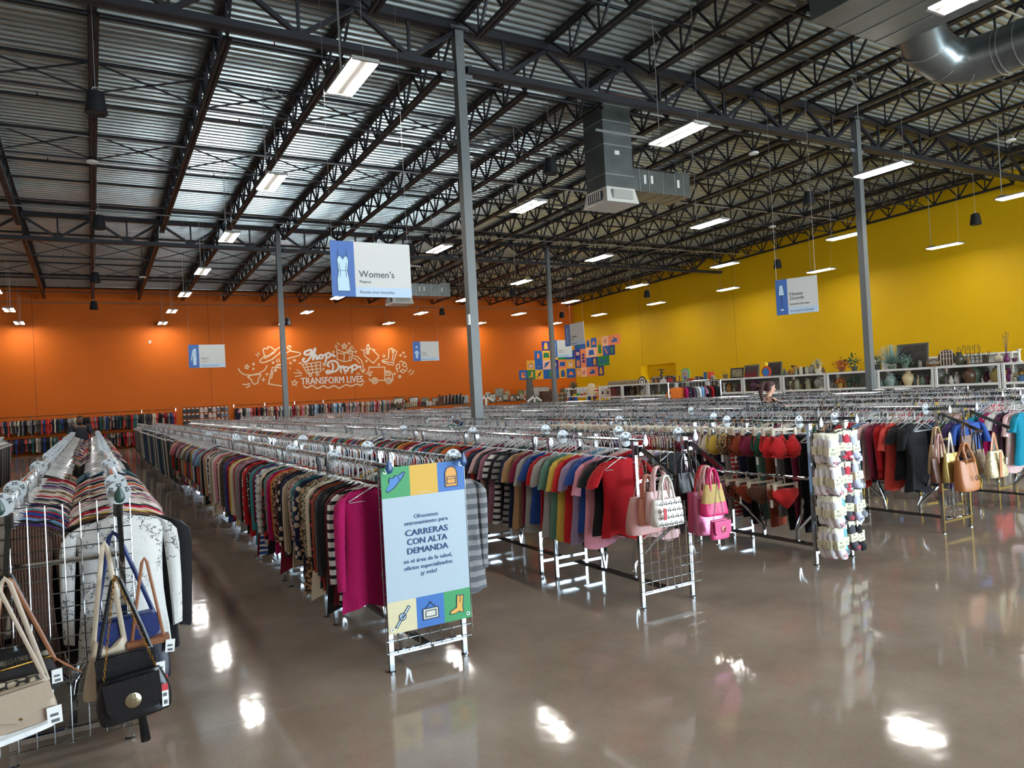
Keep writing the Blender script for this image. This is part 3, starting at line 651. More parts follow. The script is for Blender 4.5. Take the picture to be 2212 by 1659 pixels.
bn = split('black,black,coral,red,wine,pale pink,sky blue,bright red,red,charcoal:floral,tan:floral,forest green:dotted,yellow,cream,black:striped,white:floral,cream,wine,black,cream,sage green,charcoal,black:white-striped,royal blue,navy,olive,grey,white,red:plaid,teal,pale pink,navy')
fill(7.83, 4.75, .10, bn, TEE+LONG[5:], 'short top', 'top', 'brown handbag rack left rail', 'handbags', 'short tops on the brown handbag rack', .09, 1.2, 11)
b2 = split('bright teal,pale pink:floral,plum,white,magenta,bright teal,yellow,pale pink,tan,mauve,plum,grey,red,charcoal,coral,pale pink,tan,black,olive,white')
fill(9.90, 4.62, .10, b2, TEE, 'short top', 'top', 'rack beyond the brown handbags', 'aisle', 'short tops beside the brown handbags', .09, 1.2, 13)
b3 = split('grey:broad-striped,plum:plaid,black,charcoal,wine,navy:floral,cream,red,black,teal,white,olive,mustard,grey')
fill(2.12, 4.62, .11, b3, LONG, 'long-sleeved top', 'top', 'banner rack right rail', 'banner', 'long-sleeved tops behind the banner', .08, 1.2, 15)
b4 = split('black,lavender,pale pink,navy,red,pale pink,charcoal,white,sky blue,pale pink,grey,black')
fill(4.20, 4.66, .11, b4, TEE, 't-shirt', 't-shirt', 'pink handbag rack right rail', 'pink handbags', 't-shirts on the pink handbag rack', .08, 1.2, 17)
for o in list(COL.objects):
    if o.get('label') == 'black sweater on the snakeskin bag rack right rail, second from the grid panel': o.scale = (1.32, 1.3, 1.08)
# front-facing shirts turned outwards
put(LONG[4], 'long_sleeved_top', 1.55, 9.75, RZ, 'olive', 'solid', 'olive long-sleeved top turned outwards beside a red strap, banner rack', 'top', 'long-sleeved tops behind the banner', .75, 1.2, hlab='white hanger holding the olive top turned outwards, banner rack')
# leggings behind the bras, jeans on the left, trousers at the end of the banner row
lg = split('black,charcoal,black,wine,black,grey,rust,sage green,black,navy,bright red:white-striped,heather grey,navy,black,plum,black')
def fillp(x, y0, step, items, where, end, grp, kind='trousers', seed=2):
    R = random.Random(seed); y = y0
    for i, (c, p) in enumerate(items):
        lab = '%s%s %s on the %s, %s from the %s' % (c, '' if p == 'solid' else ' '+p, kind, where, ordn(i), end)
        put(PANT[R.randrange(3)], 'trousers', x, y, RZ, c, p, lab, 'trousers', grp, R.uniform(-.1, .1), 1.2, hlab='clear plastic hanger on the %s, %s from the %s' % (where, ordn(i), end)); y += step*R.uniform(.85, 1.15)
    NEAR.append((x, y0-.1 if y0 > 5 else 0, y)); return y
fillp(6.27, 4.7, .11, lg, 'sock rack right rail', 'sock packs', 'leggings behind the bras', 'leggings')
js = split('dark denim,dark denim,denim blue,dark denim,denim blue,dark denim,black,denim blue,dark denim,dark denim,charcoal,stone,black,grey,stone,charcoal,olive,pale pink,brown,black,charcoal,grey,black,tan,stone')
fillp(-1.94, 13.0, .17, js, 'jeans rack along the left aisle', 'left', 'jeans on the left rack', 'jeans')
tr = split('black,charcoal,stone,cream,grey,stone,charcoal,black,white,grey,black,stone,forest green,dark denim,denim blue,dark denim,dark denim,denim blue,dark denim')
fillp(1.60, 18.0, .16, tr+tr[3:]+tr[5:]+tr[::-1], 'far end of the banner row', 'striped tops', 'trousers at the far end of the banner row')
# clothes on the tall rack
tl = split('orange,magenta,navy:dotted,plum,grey,white,sky blue,mauve,black,red,black,black')
for i, (c, p) in enumerate(tl):
    me = TEE[i % 5] if i in (0, 7) else LONG[i % 6]
    put(me, me.name.split('.')[0], TRK.x+.32+i*.125+(.1 if i else 0), 15.7, 1.80, c, p, '%s%s top on the tall rack, %s from its left post' % (c, '' if p == 'solid' else ' '+p, ordn(i)), 'top', 'clothes on the tall rack', -.5 if i == 0 else PI/2-.25, 1.2)
# ------------------------------------------------------------------ the uncountable rest: hangers and clothes further back
def np_inst(name, parts, mats, label, cat):
    """one mesh from many placements: parts = [(verts Nx3, faces list, placements Mx6: x,y,z,rz,sy,colour idx)]"""
    V = []; F = []; C = []; o = 0
    for vs, fs, pl in parts:
        vs = np.asarray(vs); nv = len(vs); tri = [tuple(f) for f in fs]
        fl = np.array([len(f) for f in tri]); flat_ = np.concatenate([np.array(f) for f in tri])
        for (x, y, z, rz, sy, c) in pl:
            co, si = math.cos(rz), math.sin(rz); q = vs*np.array([1, sy, 1])
            V.append(np.stack([q[:, 0]*co-q[:, 1]*si+x, q[:, 0]*si+q[:, 1]*co+y, q[:, 2]+z], 1)); F.append((fl, flat_+o)); o += nv
            if c is not None: C.append(np.tile(np.array(c), (nv, 1)))
    V = np.concatenate(V); tot = np.concatenate([a for a, _ in F]); idx = np.concatenate([b for _, b in F])
    me = bpy.data.meshes.new(name); me.vertices.add(len(V)); me.vertices.foreach_set('co', V.astype(np.float32).ravel())
    me.loops.add(len(idx)); me.loops.foreach_set('vertex_index', idx.astype(np.int32)); me.polygons.add(len(tot))
    st = np.concatenate([[0], np.cumsum(tot)[:-1]]); me.polygons.foreach_set('loop_start', st.astype(np.int32)); 
    try: me.polygons.foreach_set('loop_total', tot.astype(np.int32))
    except Exception: pass
    if C:
        a = me.color_attributes.new('cloth', 'FLOAT_COLOR', 'POINT'); a.data.foreach_set('color', np.concatenate(C).astype(np.float32).ravel())
    me.polygons.foreach_set('use_smooth', np.ones(len(tot), dtype=bool)); me.materials.append(mats); me.update(calc_edges=True); me.validate()
    return tag(link_mesh(name, me), label, cat, None, 'stuff')
def mv(me): return [tuple(v.co) for v in me.vertices], [tuple(p.vertices) for p in me.polygons]
far_top = [mv(top_mesh('far', 90+i, L, SL, .03, .205, .02, 8, (0, .12, .5, 1), 4)) for i, (L, SL) in enumerate(((.62, .5), (.66, .22), (.56, .2)))]
hq = hanger_mesh(3, .0036, 'far_hanger'); hv = mv(hq); hv2 = mv(hanger_mesh(3, .0034, 'near_hanger', .034)); HR = random.Random(4)
hp2 = []; fm = bpy.data.materials.new('mixed_cloth'); fm.use_nodes = True; N_ = fm.node_tree; at_ = N_.nodes.new('ShaderNodeVertexColor'); at_.layer_name = 'cloth'
N_.links.new(at_.outputs[0], N_.nodes['Principled BSDF'].inputs['Base Color']); N_.nodes['Principled BSDF'].inputs['Roughness'].default_value = .85
far_top.append(mv(PANT[0])); pl = [[], [], [], []]; hp = []
WTS = {0: ['dark denim', 'charcoal', 'black', 'stone']}
for (x, y0, y1, ri) in RAILS:
    y = y0+.06
    while y < y1:
        near = any(abs(x-a) < .02 and b < y < c for a, b, c in NEAR)
        if not (ri == 4 and x < 6.0 and y < 9.2):
            if not near and not (ri == 1 and 9.0 < y < 11.0):
                pt = ri == 0 or (ri == 2 and x < 1.8 and y > 16) or (ri == 1 and y > 12 and HR.random() < .5)
                c = lin(PAL[HR.choice(WTS[0] if pt else PALK)]); pl[3 if pt else HR.randrange(3)].append((x, y, RZ, HR.uniform(-.12, .12), HR.uniform(1.0, 1.5), c))
        y += .10*HR.uniform(.85, 1.2)
    y = y0+.02
    while y < y1:
        near = any(abs(x-a) < .02 and b < y < c for a, b, c in NEAR)
        if y > 4.64 and not (ri == 4 and x < 6.0 and y < 9.2): (hp2 if near else hp).append((x+HR.uniform(-.012, .012), y, RZ, HR.uniform(-.25, .25), 1, None))
        y += (.042 if near else .027)*HR.uniform(.7, 1.4)
np_inst('hanging_clothes', [(v, f_, p) for (v, f_), p in zip(far_top, pl)], fm, 'mixed clothes packed along the farther racks under the hanger tops', 'clothes')
np_inst('clothes_hangers', [(hv[0], hv[1], hp), (hv2[0], hv2[1], hp2)], HANG, 'sea of clear plastic hangers packed along all the chrome rails', 'hangers')
# ------------------------------------------------------------------ size discs on the rails
DISC = mat('white_disc', (192, 197, 199), .35); INK = mat('black_ink', (22, 22, 24), .5)
dm = MB().lathe([(.018, .003), (.060, .003), (.060, -.003), (.018, -.003)], (0,0,0), 22); dm.v = [(a, c, b) for a, b, c in dm.v]; dm = dm.mesh('plate', DISC)
TX = {}
def disc(x, y, txt, lab):
    e = empty('size_disc', lab, 'size disc', (x, y, RZ), 0, 'size divider discs'); link_mesh('plate', dm, e)
    if txt not in TX:
        t = text_mesh(txt, .026, .02, 'CENTER', .0005); t.materials.clear(); t.materials.append(INK); TX[txt] = t
    for a in (-1.15, 0, 1.15): link_mesh('size_lettering', TX[txt], e, (math.sin(a)*.034, -.004, math.cos(a)*.034), (PI/2, a, 0))
def discs(x, ys, where):
    for i, (y, t) in enumerate(ys): disc(x, y, t, 'white size disc marked %s on the %s, %s from the front' % (t, where, ordn(i)))
discs(.11, [(4.44, 'XS'), (5.05, 'S'), (6.9, 'M'), (9.5, 'L'), (10.1, 'L'), (10.7, 'L'), (11.3, 'XL'), (11.9, 'XL'), (12.6, 'XL'), (13.6, '2X'), (15, '2X'), (16.5, '3X'), (18, '3X'), (20, '3X')], 'snakeskin bag rack right rail')
discs(-.41, [(4.44, '3X'), (5.25, '2X'), (7.4, 'XL'), (9.2, 'L'), (10.0, 'L'), (10.6, 'M'), (11.2, 'M'), (11.8, 'M'), (12.6, 'S'), (13.6, 'S'), (15, 'XS'), (16.5, 'XS'), (18, 'XS'), (20, 'XS')], 'snakeskin bag rack left rail')
discs(1.60, [(5.55, 'M'), (6.9, 'M'), (9.9, 'S'), (12.5, 'XS')], 'banner rack left rail')
discs(2.12, [(4.52, '2X'), (6.3, 'XL'), (8.6, 'L')], 'banner rack right rail')
discs(3.68, [(4.60, 'XL'), (5.5, 'L'), (7.3, 'M'), (9.4, 'S')], 'pink handbag rack left rail')
discs(4.20, [(4.56, 'XS'), (5.35, 'XS'), (6.6, 'S')], 'pink handbag rack right rail')
discs(5.75, [(4.60, '2X'), (5.5, 'L'), (7.3, 'M')], 'sock rack left rail')
discs(6.27, [(4.60, '2X'), (6.2, 'L')], 'sock rack right rail')
discs(7.83, [(4.62, 'M'), (8.2, 'S')], 'brown handbag rack left rail')
discs(9.90, [(4.62, 'L')], 'rack beyond the brown handbags')
# ------------------------------------------------------------------ icons and signs
def ell(cx, cy, rx, ry, n=18, a0=0, a1=360):
    return [(cx+rx*math.cos(math.radians(a0+(a1-a0)*i/n)), cy+ry*math.sin(math.radians(a0+(a1-a0)*i/n))) for i in range(n+(0 if abs(a1-a0) >= 360 else 1))]
DK = '1f2f4d'
ICON = {
 'hat': [('p', 0, [(-.42,-.30),(-.36,-.36),(-.1,-.22),(.25,.12),(.42,.38),(.36,.42),(.1,.28),(-.22,.02),(-.40,-.22)]), ('p', 0, [(-.30,.02),(-.26,.22),(-.12,.18),(.0,.30),(.12,.26),(.16,.1),(-.1,-.16)]), ('s', [(-.30,.02),(-.26,.22),(-.12,.18),(.0,.30),(.12,.26),(.16,.1)], .03), ('s', [(-.42,-.30),(-.36,-.36),(-.1,-.22),(.25,.12),(.42,.38),(.36,.42),(.16,.3)], .03)],
 'backpack': [('p', 0, [(-.28,-.42),(.28,-.42),(.28,.15),(.2,.36),(0,.44),(-.2,.36),(-.28,.15)]), ('s', [(-.28,-.42),(.28,-.42),(.28,.15),(.2,.36),(0,.44),(-.2,.36),(-.28,.15)], .035, 1), ('s', [(-.2,-.3),(.2,-.3),(.2,0),(-.2,0)], .03, 1), ('s', [(-.2,-.1),(.2,-.1)], .025)],
 'watch': [('p', 0, [(-.34,-.40),(-.26,-.44),(.36,.36),(.28,.42)]), ('p', 0, ell(.0,-.01,.15,.15)), ('s', ell(.0,-.01,.15,.15), .03, 1), ('s', [(-.34,-.40),(-.26,-.44),(.36,.36),(.28,.42)], .025, 1), ('s', [(-.05,0),(0,-.05),(.07,.05)], .025)],
 'frame': [('p', 1, [(-.36,-.34),(.36,-.34),(.36,.12),(-.36,.12)]), ('s', [(-.36,-.34),(.36,-.34),(.36,.12),(-.36,.12)], .04, 1), ('s', [(-.24,-.24),(.24,-.24),(.24,.02),(-.24,.02)], .035, 1), ('s', [(-.26,.12),(0,.36),(.26,.12)], .03), ('p', 2, ell(0,.37,.04,.04,8))],
 'boot': [('p', 0, [(-.02,.42),(.30,.40),(.24,-.12),(.28,-.34),(.12,-.34),(.08,-.28),(-.16,-.36),(-.40,-.34),(-.34,-.22),(-.06,-.1)]), ('s', [(-.02,.42),(.30,.40),(.24,-.12),(.28,-.34),(.12,-.34),(.08,-.28),(-.16,-.36),(-.40,-.34),(-.34,-.22),(-.06,-.1)], .03, 1), ('s', [(.14,.4),(.12,.1)], .025)],
 'lamp': [('p', 0, [(-.16,.44),(.12,.44),(.2,.10),(-.22,.10)]), ('s', [(-.16,.44),(.12,.44),(.2,.10),(-.22,.10)], .025, 1), ('s', [(0,.10),(0,-.36)], .02), ('s', [(-.12,.1),(-.12,-.02)], .015), ('p', 0, ell(0,-.42,.16,.07,10,0,180)), ('s', ell(0,-.42,.16,.07,10,0,180), .02, 1)],
 'dress': [('p', 0, [(-.24,.22),(-.18,.30),(-.1,.31),(0,.24),(.1,.31),(.18,.30),(.24,.22),(.18,-.02),(.24,-.2),(.26,-.44),(-.26,-.44),(-.26,-.2),(-.19,-.02)]), ('s', [(-.24,.22),(-.18,.30),(-.1,.31),(0,.24),(.1,.31),(.18,.30),(.24,.22),(.18,-.02),(.24,-.2),(.26,-.44),(-.26,-.44),(-.26,-.2),(-.19,-.02)], .018, 1), ('s', [(-.18,0),(.18,0)], .016), ('s', [(-.17,.16),(-.12,.0),(-.13,-.14)], .016), ('s', [(.15,.16),(.11,0),(.13,-.14)], .016), ('s', [(-.18,.3),(-.19,.44)], .016), ('s', [(.17,.3),(.17,.44)], .016)],
 'robe': [('p', 0, [(-.1,.36),(.14,.44),(.22,.40),(.24,-.02),(.2,-.42),(-.08,-.42),(-.09,.05)]), ('p', 0, [(-.12,.34),(-.08,.2),(-.18,-.2),(-.30,-.18)]), ('s', [(0,.38),(.22,.02)], .03), ('s', [(-.09,.0),(.04,0)], .025), ('s', [(-.08,.2),(-.18,-.2),(-.30,-.18),(-.12,.34)], .02, 1)],
 'baby': [('p', 0, ell(0,.24,.13,.13,12,0,180)), ('p', 0, [(-.12,.08),(.12,.08),(.30,-.1),(.26,-.14),(.14,-.06),(.15,-.40),(.05,-.40),(0,-.24),(-.05,-.40),(-.15,-.40),(-.14,-.06),(-.26,-.14),(-.30,-.1)]), ('s', [(0,.08),(0,-.2)], .025)],
 'drawers': [('s', [(-.15,-.42),(.15,-.42),(.15,.42),(-.15,.42)], .03, 1, 0)]+[('s', [(-.15,y),(.15,y)], .03, 0, 0) for y in (-.25,-.08,.08,.25)]+[('p', 0, ell(0,y,.03,.03,8)) for y in (-.33,-.17,0,.17,.33)],
 'jacket': [('p', 0, [(-.12,.42),(.12,.42),(.2,.25),(.34,-.36),(.22,-.36),(.18,-.42),(-.18,-.42),(-.22,-.36),(-.34,-.36),(-.2,.25)]), ('s', [(0,.38),(0,-.4)], .03), ('s', [(-.17,.0),(-.2,-.36)], .025), ('s', [(.17,0),(.2,-.36)], .025)],
 'sofa': [('p', 0, [(-.44,-.3),(-.40,.1),(-.34,.34),(.34,.34),(.40,.1),(.44,-.3)]), ('s', [(-.4,-.05),(.4,-.05)], .03), ('s', [(0,.34),(0,-.05)], .025)],
 'jeans': [('p', 0, [(-.42,-.3),(.44,-.26),(.38,.08),(-.1,.36),(-.2,.26),(.05,.02),(-.42,.06)]), ('s', [(.05,.02),(.38,-.1)], .03)],
 'shoes': [('p', 0, [(-.3,-.3),(-.16,-.36),(-.06,-.1),(-.04,.24),(-.14,.3),(-.22,.1)]), ('p', 0, [(.02,-.24),(.16,-.32),(.26,-.04),(.26,.3),(.16,.34),(.08,.12)]), ('s', [(-.2,-.1),(-.06,-.08)], .03), ('s', [(.1,0),(.24,.02)], .03)],
 'teapot': [('p', 0, [(-.44,.26),(-.16,.3),(-.12,-.3),(-.38,-.3)]), ('p', 0, ell(.1,-.06,.11,.2)), ('p', 0, ell(.36,-.04,.1,.2)), ('s', [(-.16,.1),(-.04,.24)], .04)],
 'shorts': [('p', 0, [(-.38,.28),(.38,.28),(.40,-.28),(.04,-.28),(0,-.1),(-.04,-.28),(-.40,-.28)]), ('s', [(0,.28),(0,-.1)], .03)],
 'tanktop': [('p', 0, [(-.24,.36),(-.16,.36),(-.06,.1),(.06,.1),(.16,.36),(.24,.36),(.26,-.36),(-.26,-.36)]), ('s', [(-.2,.36),(-.08,.12),(.08,.12),(.2,.36)], .03)],
 'shirt': [('p', 0, [(-.26,.3),(.26,.3),(.3,-.38),(-.3,-.38)]), ('s', [(-.2,.3),(0,.1),(.2,.3)], .04), ('p', 2, ell(.1,.0,.1,.12))],
 'suitcase': [('p', 0, [(-.3,-.42),(.3,-.42),(.3,.12),(-.3,.12)]), ('s', [(-.14,.12),(-.14,.4),(.14,.4),(.14,.12)], .04), ('s', [(-.3,-.3),(.3,-.3)], .03)],
 'tie': [('p', 0, [(-.3,.38),(-.18,.42),(.34,-.24),(.3,-.42),(.14,-.36),(-.26,.28)])], 'pants': [('p', 0, [(-.26,.4),(.26,.4),(.3,-.4),(.06,-.4),(0,.1),(-.06,-.4),(-.3,-.4)])],
 'hatround': [('p', 0, ell(0,-.14,.24,.36,14,0,180)), ('p', 0, [(-.36,-.14),(.36,-.14),(.3,-.24),(-.3,-.24)])], 'clock': [('p', 0, ell(0,-.02,.28,.32)), ('s', [(0,.12),(0,-.02),(.1,-.08)], .03), ('p', 2, ell(-.22,.32,.1,.06)), ('p', 2, ell(.22,.32,.1,.06))],
 'necklace': [('s', ell(0,.05,.22,.34), .05, 1), ('p', 0, ell(0,-.36,.07,.07))], 'tv': [('p', 0, [(-.34,-.14),(.34,-.14),(.34,.3),(-.34,.3)]), ('s', [(-.2,-.32),(.2,-.32)], .05, 0)], 'sneakers': [('p', 0, [(-.34,.2),(-.1,.26),(.0,.34),(.34,.24),(.34,.16),(-.34,.14)]), ('p', 0, [(-.34,-.0),(-.1,.06),(.0,.14),(.34,.04),(.34,-.04),(-.34,-.06)]), ('p', 0, [(-.34,-.22),(-.1,-.16),(.0,-.08),(.34,-.18),(.34,-.26),(-.34,-.28)])],
}
def icon(kind, cols, parent, O, ex, ez, size, sy=None, name='picture', off=.002):
    b = MB(); ms = [flat(c) for c in cols]+[flat(DK)]; dki = len(ms)-1; ex, ez = Vector(ex), Vector(ez); nrm = ex.cross(ez).normalized(); O = Vector(O)+nrm*off; sy = sy or size
    for k, it in enumerate(ICON[kind]):
        if it[0] == 'p':
            ci = it[1]; ci = dki if ci == 2 else min(ci, dki-1)
            b.prism([(x*size, y*sy) for x, y in it[2]], O+nrm*.0006*k, ex, ez, .002, ci)
        else:
            ci = dki if len(it) < 5 else it[4]
            b.stroke([(x*size, y*sy) for x, y in it[1]], it[2]*min(size, sy), O+nrm*(.0022+.0004*k), ex, ez, .0012, ci, bool(len(it) > 3 and it[3]))
    return b.build(name, ms, parent)
SW = flat('c8c9c5'); SB = flat('3d66aa'); SL_ = flat('b3c9de'); SINK = flat('2c3442')
def hang_sign(name, lab, p, rz, ws, hs, ttl, sub, line, ic, tsz=.105):
    e = empty('hanging_sign', lab, 'sign', p, rz, 'hanging department signs'); t = .012
    MB().box(0, 0, 0, ws, t, hs).build('panel', SW, e)
    MB().box(0, -.002, 0, ws*.285, 0, hs).build('blue_band', SB, e)
    MB().box(ws*.285, -.002, 0, ws, 0, hs*.175).build('slogan_strip', SL_, e)
    icon(ic, ['b7d6e6', 'd0dce2'], e, (ws*.143, -.002, hs*.47), (1,0,0), (0,0,1), ws*.29 if ic != 'lamp' else ws*.32, hs*.84, 'picture', .001)
    nl = ttl.count('\n'); 
    text('title_lettering', ttl, tsz*hs/.81, SINK, e, (ws*.335, -.003, hs*(.36+.155*nl)), align='LEFT', thick=.001, line=.82)
    text('translation_lettering', sub, .056*hs/.81, SINK, e, (ws*.335, -.003, hs*.255), thick=.001)
    text('slogan_lettering', line, .060*hs/.81, SINK, e, (ws*.335, -.003, hs*.065), thick=.001)
    g = MB()
    for x in (.03, ws-.03): g.tube([(x, .006, hs-.02), (x, .006, zd(p[1])-p[2]+.01)], .002, 4)
    g.build('suspension_wire', WIRE, e)
    return e
ty = 10.3
a, b_ = at(712, 519, y=ty), at(717, 640, y=ty); c_ = at(884, 531, y=ty)
hang_sign('w', "large hanging sign reading Women's with a blue dress picture", (a.x, ty, b_.z), 0, c_.x-a.x, a.z-b_.z, "Women’s", 'Mujeres', 'Elevate your everyday.', 'dress', .14)
for (tl, bl, tr, y), lab, tx in [(((406,745),(408,795),(485,744), 27.6), "hanging sign reading Men's with a robe picture", ("Men’s", 'Hombres', 'Step up your style game.', 'robe')), (((891,738),(893,780),(947,738), 29.0), "hanging sign reading Kid's with a baby clothes picture", ("Kid’s", 'Niños/Niñas', 'Playgrounds to playdates.', 'baby')), (((1190,735),(1194,772),(1234.5,735), 31.5), 'hanging sign reading Linens, half hidden behind a column', ('Linens', 'Telas del hogar', 'Where luxury unfolds.', 'drawers'))]:
    a, b_, c_ = at(*tl, y=y), at(*bl, y=y), at(*tr, y=y)
    hang_sign('s', lab, (a.x, y, b_.z), 0, c_.x-a.x, a.z-b_.z, *tx)
for (l, lb, r), t, lab, tx, ts in [(((1674,606),(1678,682),(1764,595)), 16.9, 'hanging sign reading Home Goods with a lamp picture', ('Home\nGoods', 'Artículos del hogar', 'As unique as you are.', 'lamp'), .115), (((1219,703),(1223,749),(1260,695)), 28.0, 'hanging sign reading Furniture with a chest of drawers picture', ('Furniture', 'Muebles', 'Tales for rooms.', 'drawers'), .11)]:
    d1 = ray(*l); P1 = Vector(d1*t)+Vector((0,0,CAMH)); d2 = ray(*r); t2 = t*d1[2]/d2[2]*.995; P2 = Vector(d2*t2)+Vector((0,0,CAMH)); db = ray(*lb); zb = CAMH+db[2]*t
    v = P2-P1; hang_sign('r', lab, (P1.x, P1.y, zb), math.atan2(v.y, v.x), Vector((v.x, v.y)).length, P1.z-zb, *tx, tsz=ts)
# ------------------------------------------------------------------ career-training banner on the rack end
bx0, bx1, bz0, bz1, by = 1.568, 2.152, .262, 1.316, 4.435
e = empty('banner_sign', 'tall poster on the rack end reading Carreras con alta demanda', 'banner', (bx0, by, bz0)); W_, H_ = bx1-bx0, bz1-bz0
MB().box(0, 0, 0, W_, .004, H_).build('panel', flat('aebfca', .5), e)
INKB = flat('22407a')
for i, (c, ic, cc) in enumerate([('3f9a5f', 'hat', ['4a86c8']), ('d9ab3c', None, None), ('3a70b8', 'backpack', ['e0a04a'])]):
    t = MB().box(W_*i/3, -.0015, H_*.815, W_*(i+1)/3, 0, H_).build('tile', flat(c), e)
    if ic: icon(ic, cc, t, (W_*(i+.5)/3, -.0015, H_*.905), (1,0,0), (0,0,1), .155, name='picture', off=.0005)
    else: text('lettering', 'bit.ly/gctxtraining', .0125, flat('efe2bd'), t, (W_*.5, -.002, H_*.828), align='CENTER', thick=.0004)
for i, (c, ic, cc) in enumerate([('d9cfa6', 'watch', ['bcd9e6']), ('3a70b8', 'frame', ['d7d3c4', 'd7d3c4']), ('3f9a5f', 'boot', ['e2ac4e'])]):
    t = MB().box(W_*i/3, -.0015, 0, W_*(i+1)/3, 0, H_*.19).build('tile', flat(c), e)
    icon(ic, cc, t, (W_*(i+.5)/3, -.0015, H_*.095), (1,0,0), (0,0,1), .15, name='picture', off=.0005)
for tx, fr, wd, bd in [('Ofrecemos', .675, .30, .006), ('entrenamiento para', .637, .54, .006), ('CARRERAS', .572, .53, .02), ('CON ALTA', .517, .50, .02), ('DEMANDA', .461, .51, .02), ('en el área de la salud,', .407, .60, .006), ('oficios especializados', .365, .60, .006), ('¡y más!', .325, .20, .006)]:
    text('lettering', tx, .055 if bd > .01 else .036, INKB, e, (W_*.505, -.0025, H_*fr), width=W_*wd*.97, bold=bd, align='CENTER', thick=.0006)
g = MB()
for x, z in ((.025, H_-.025), (W_-.025, H_-.025), (.025, .03), (W_-.025, .03)): g.tube([(x+.011*math.cos(a), -.003, z+.011*math.sin(a)) for a in [i*PI/5 for i in range(10)]], .004, 6, closed=True)
g.build('grommet', CHROME, e)
# ------------------------------------------------------------------ wire grid panels and waterfall arms
def grid_panel(x0, x1, z0, z1, y, lab):
    b = MB(); n = int(round((x1-x0)/.0762)); m = int(round((z1-z0)/.0762))
    for i in range(n+1): b.tube([(x0+(x1-x0)*i/n, y, z0), (x0+(x1-x0)*i/n, y, z1)], .0032, 5)
    for j in range(m+1): b.tube([(x0, y+.005, z0+(z1-z0)*j/m), (x1, y+.005, z0+(z1-z0)*j/m)], .0032, 5)
    b.lathe([(.012, -.004), (.012, .004)], ((x0+x1)/2, y-.02, z0), 8)
    return tag(b.build('grid_panel', CHROME), lab, 'grid panel', 'wire grid panels on the rack ends')
grid_panel(-.46, .16, .08, 1.30, 4.465, 'wire grid panel behind the black flap bag at the left rack end')
grid_panel(1.56, 2.17, .13, 1.28, 4.465, 'wire grid panel behind the career poster')
grid_panel(3.68, 4.29, .13, 1.345, 4.465, 'wire grid panel at the end of the pink handbag rack')
grid_panel(5.74, 6.33, .20, 1.30, 4.465, 'wire grid panel carrying the sock packs')
grid_panel(7.86, 8.46, .13, 1.34, 4.52, 'wire grid panel at the end of the brown handbag rack')
grid_panel(9.86, 10.46, .13, 1.34, 4.465, 'wire grid panel at the edge right of the brown handbags')
def arm(x, y1, z1, lab, y0=4.455, z0=1.265):
    b = MB().bar((x, y0, z0), (x, y1, z1), .022, .030).box(x-.02, y0-.01, z0-.06, x+.02, y0+.012, z0+.02)
    for i in range(6):
        t = (i+.8)/6; b.tube([(x, y0+(y1-y0)*t, z0+(z1-z0)*t), (x, y0+(y1-y0)*t, z0+(z1-z0)*t-.035)], .004, 5)
    return tag(b.build('waterfall_arm', DCHROME), lab, 'display arm', 'slanted display arms')
for x, y1, z1, l in [(.105, 4.20, 1.015, 'over the black flap bag'), (-.38, 4.20, 1.015, 'over the snakeskin bag'), (3.70, 4.10, 1.07, 'over the cherry print bag'), (4.22, 4.10, 1.07, 'over the straw and pink bag'), (7.88, 4.08, 1.09, 'over the gold bag'), (8.42, 4.08, 1.09, 'over the sparkly bag')]:
    arm(x, y1, z1, 'slanted chrome display arm '+l)
MB_ = MB().box(-1.05, 4.40, .55, -.47, 4.41, 1.31); tag(MB_.build('green_sign_board', flat('24442c')), 'dark green board at the left edge beside the left rack', 'board')
tag(MB().box(-.40, 11.9, 1.02, .10, 11.92, 1.13).build('green_sign_board', flat('2c5a38')), 'green board across the left racks below the man', 'board')
# ------------------------------------------------------------------ handbags
def leather(name, c, rough=.42, metal=0): return mat(name, c, rough, metal, bump=(40, .07))
GOLD = mat('gold_metal', (205, 165, 90), .25, 1.0); TAGM = flat('e6e6e2'); SILV = mat('silver_metal', (210, 210, 208), .2, 1.0)
def body_mesh(w_, h_, d_, top=.85, sag=.0, dt=.35, n=24, puff=.12, seed=0):
    R = random.Random(seed); ph = R.random()*6; b = MB(); rows = (0, .03, .1, .25, .45, .65, .82, .95, 1); vs = []
    for i, t in enumerate(rows):
        ww = w_/2*(1+(top-1)*t)*(1+puff*math.sin(PI*t)*.5)*(.86 if i == 0 else .96 if i == 1 else 1); dd = d_/2*(1+(dt-1)*t)*(.7 if i == 0 else .92 if i == 1 else 1)
        for j in range(n):
            a = 2*PI*j/n; c, s_ = math.cos(a), math.sin(a)
            x = ww*math.copysign(abs(c)**.55, c); y = dd*math.copysign(abs(s_)**.6, s_)*(1+.06*math.sin(7*a+ph+4*t))
            vs.append((x, y, -h_/2+h_*t-sag*(1-(x/ww)**2)*t-(.012*abs(x/ww)**3 if i == 0 else 0)*-1))
    m = len(rows); fs = [(i*n+j, i*n+(j+1) % n, (i+1)*n+(j+1) % n, (i+1)*n+j) for i in range(m-1) for j in range(n)]
    fs += [tuple(range(n-1, -1, -1)), tuple((m-1)*n+j for j in range(n))]
    return b.add(vs, fs)
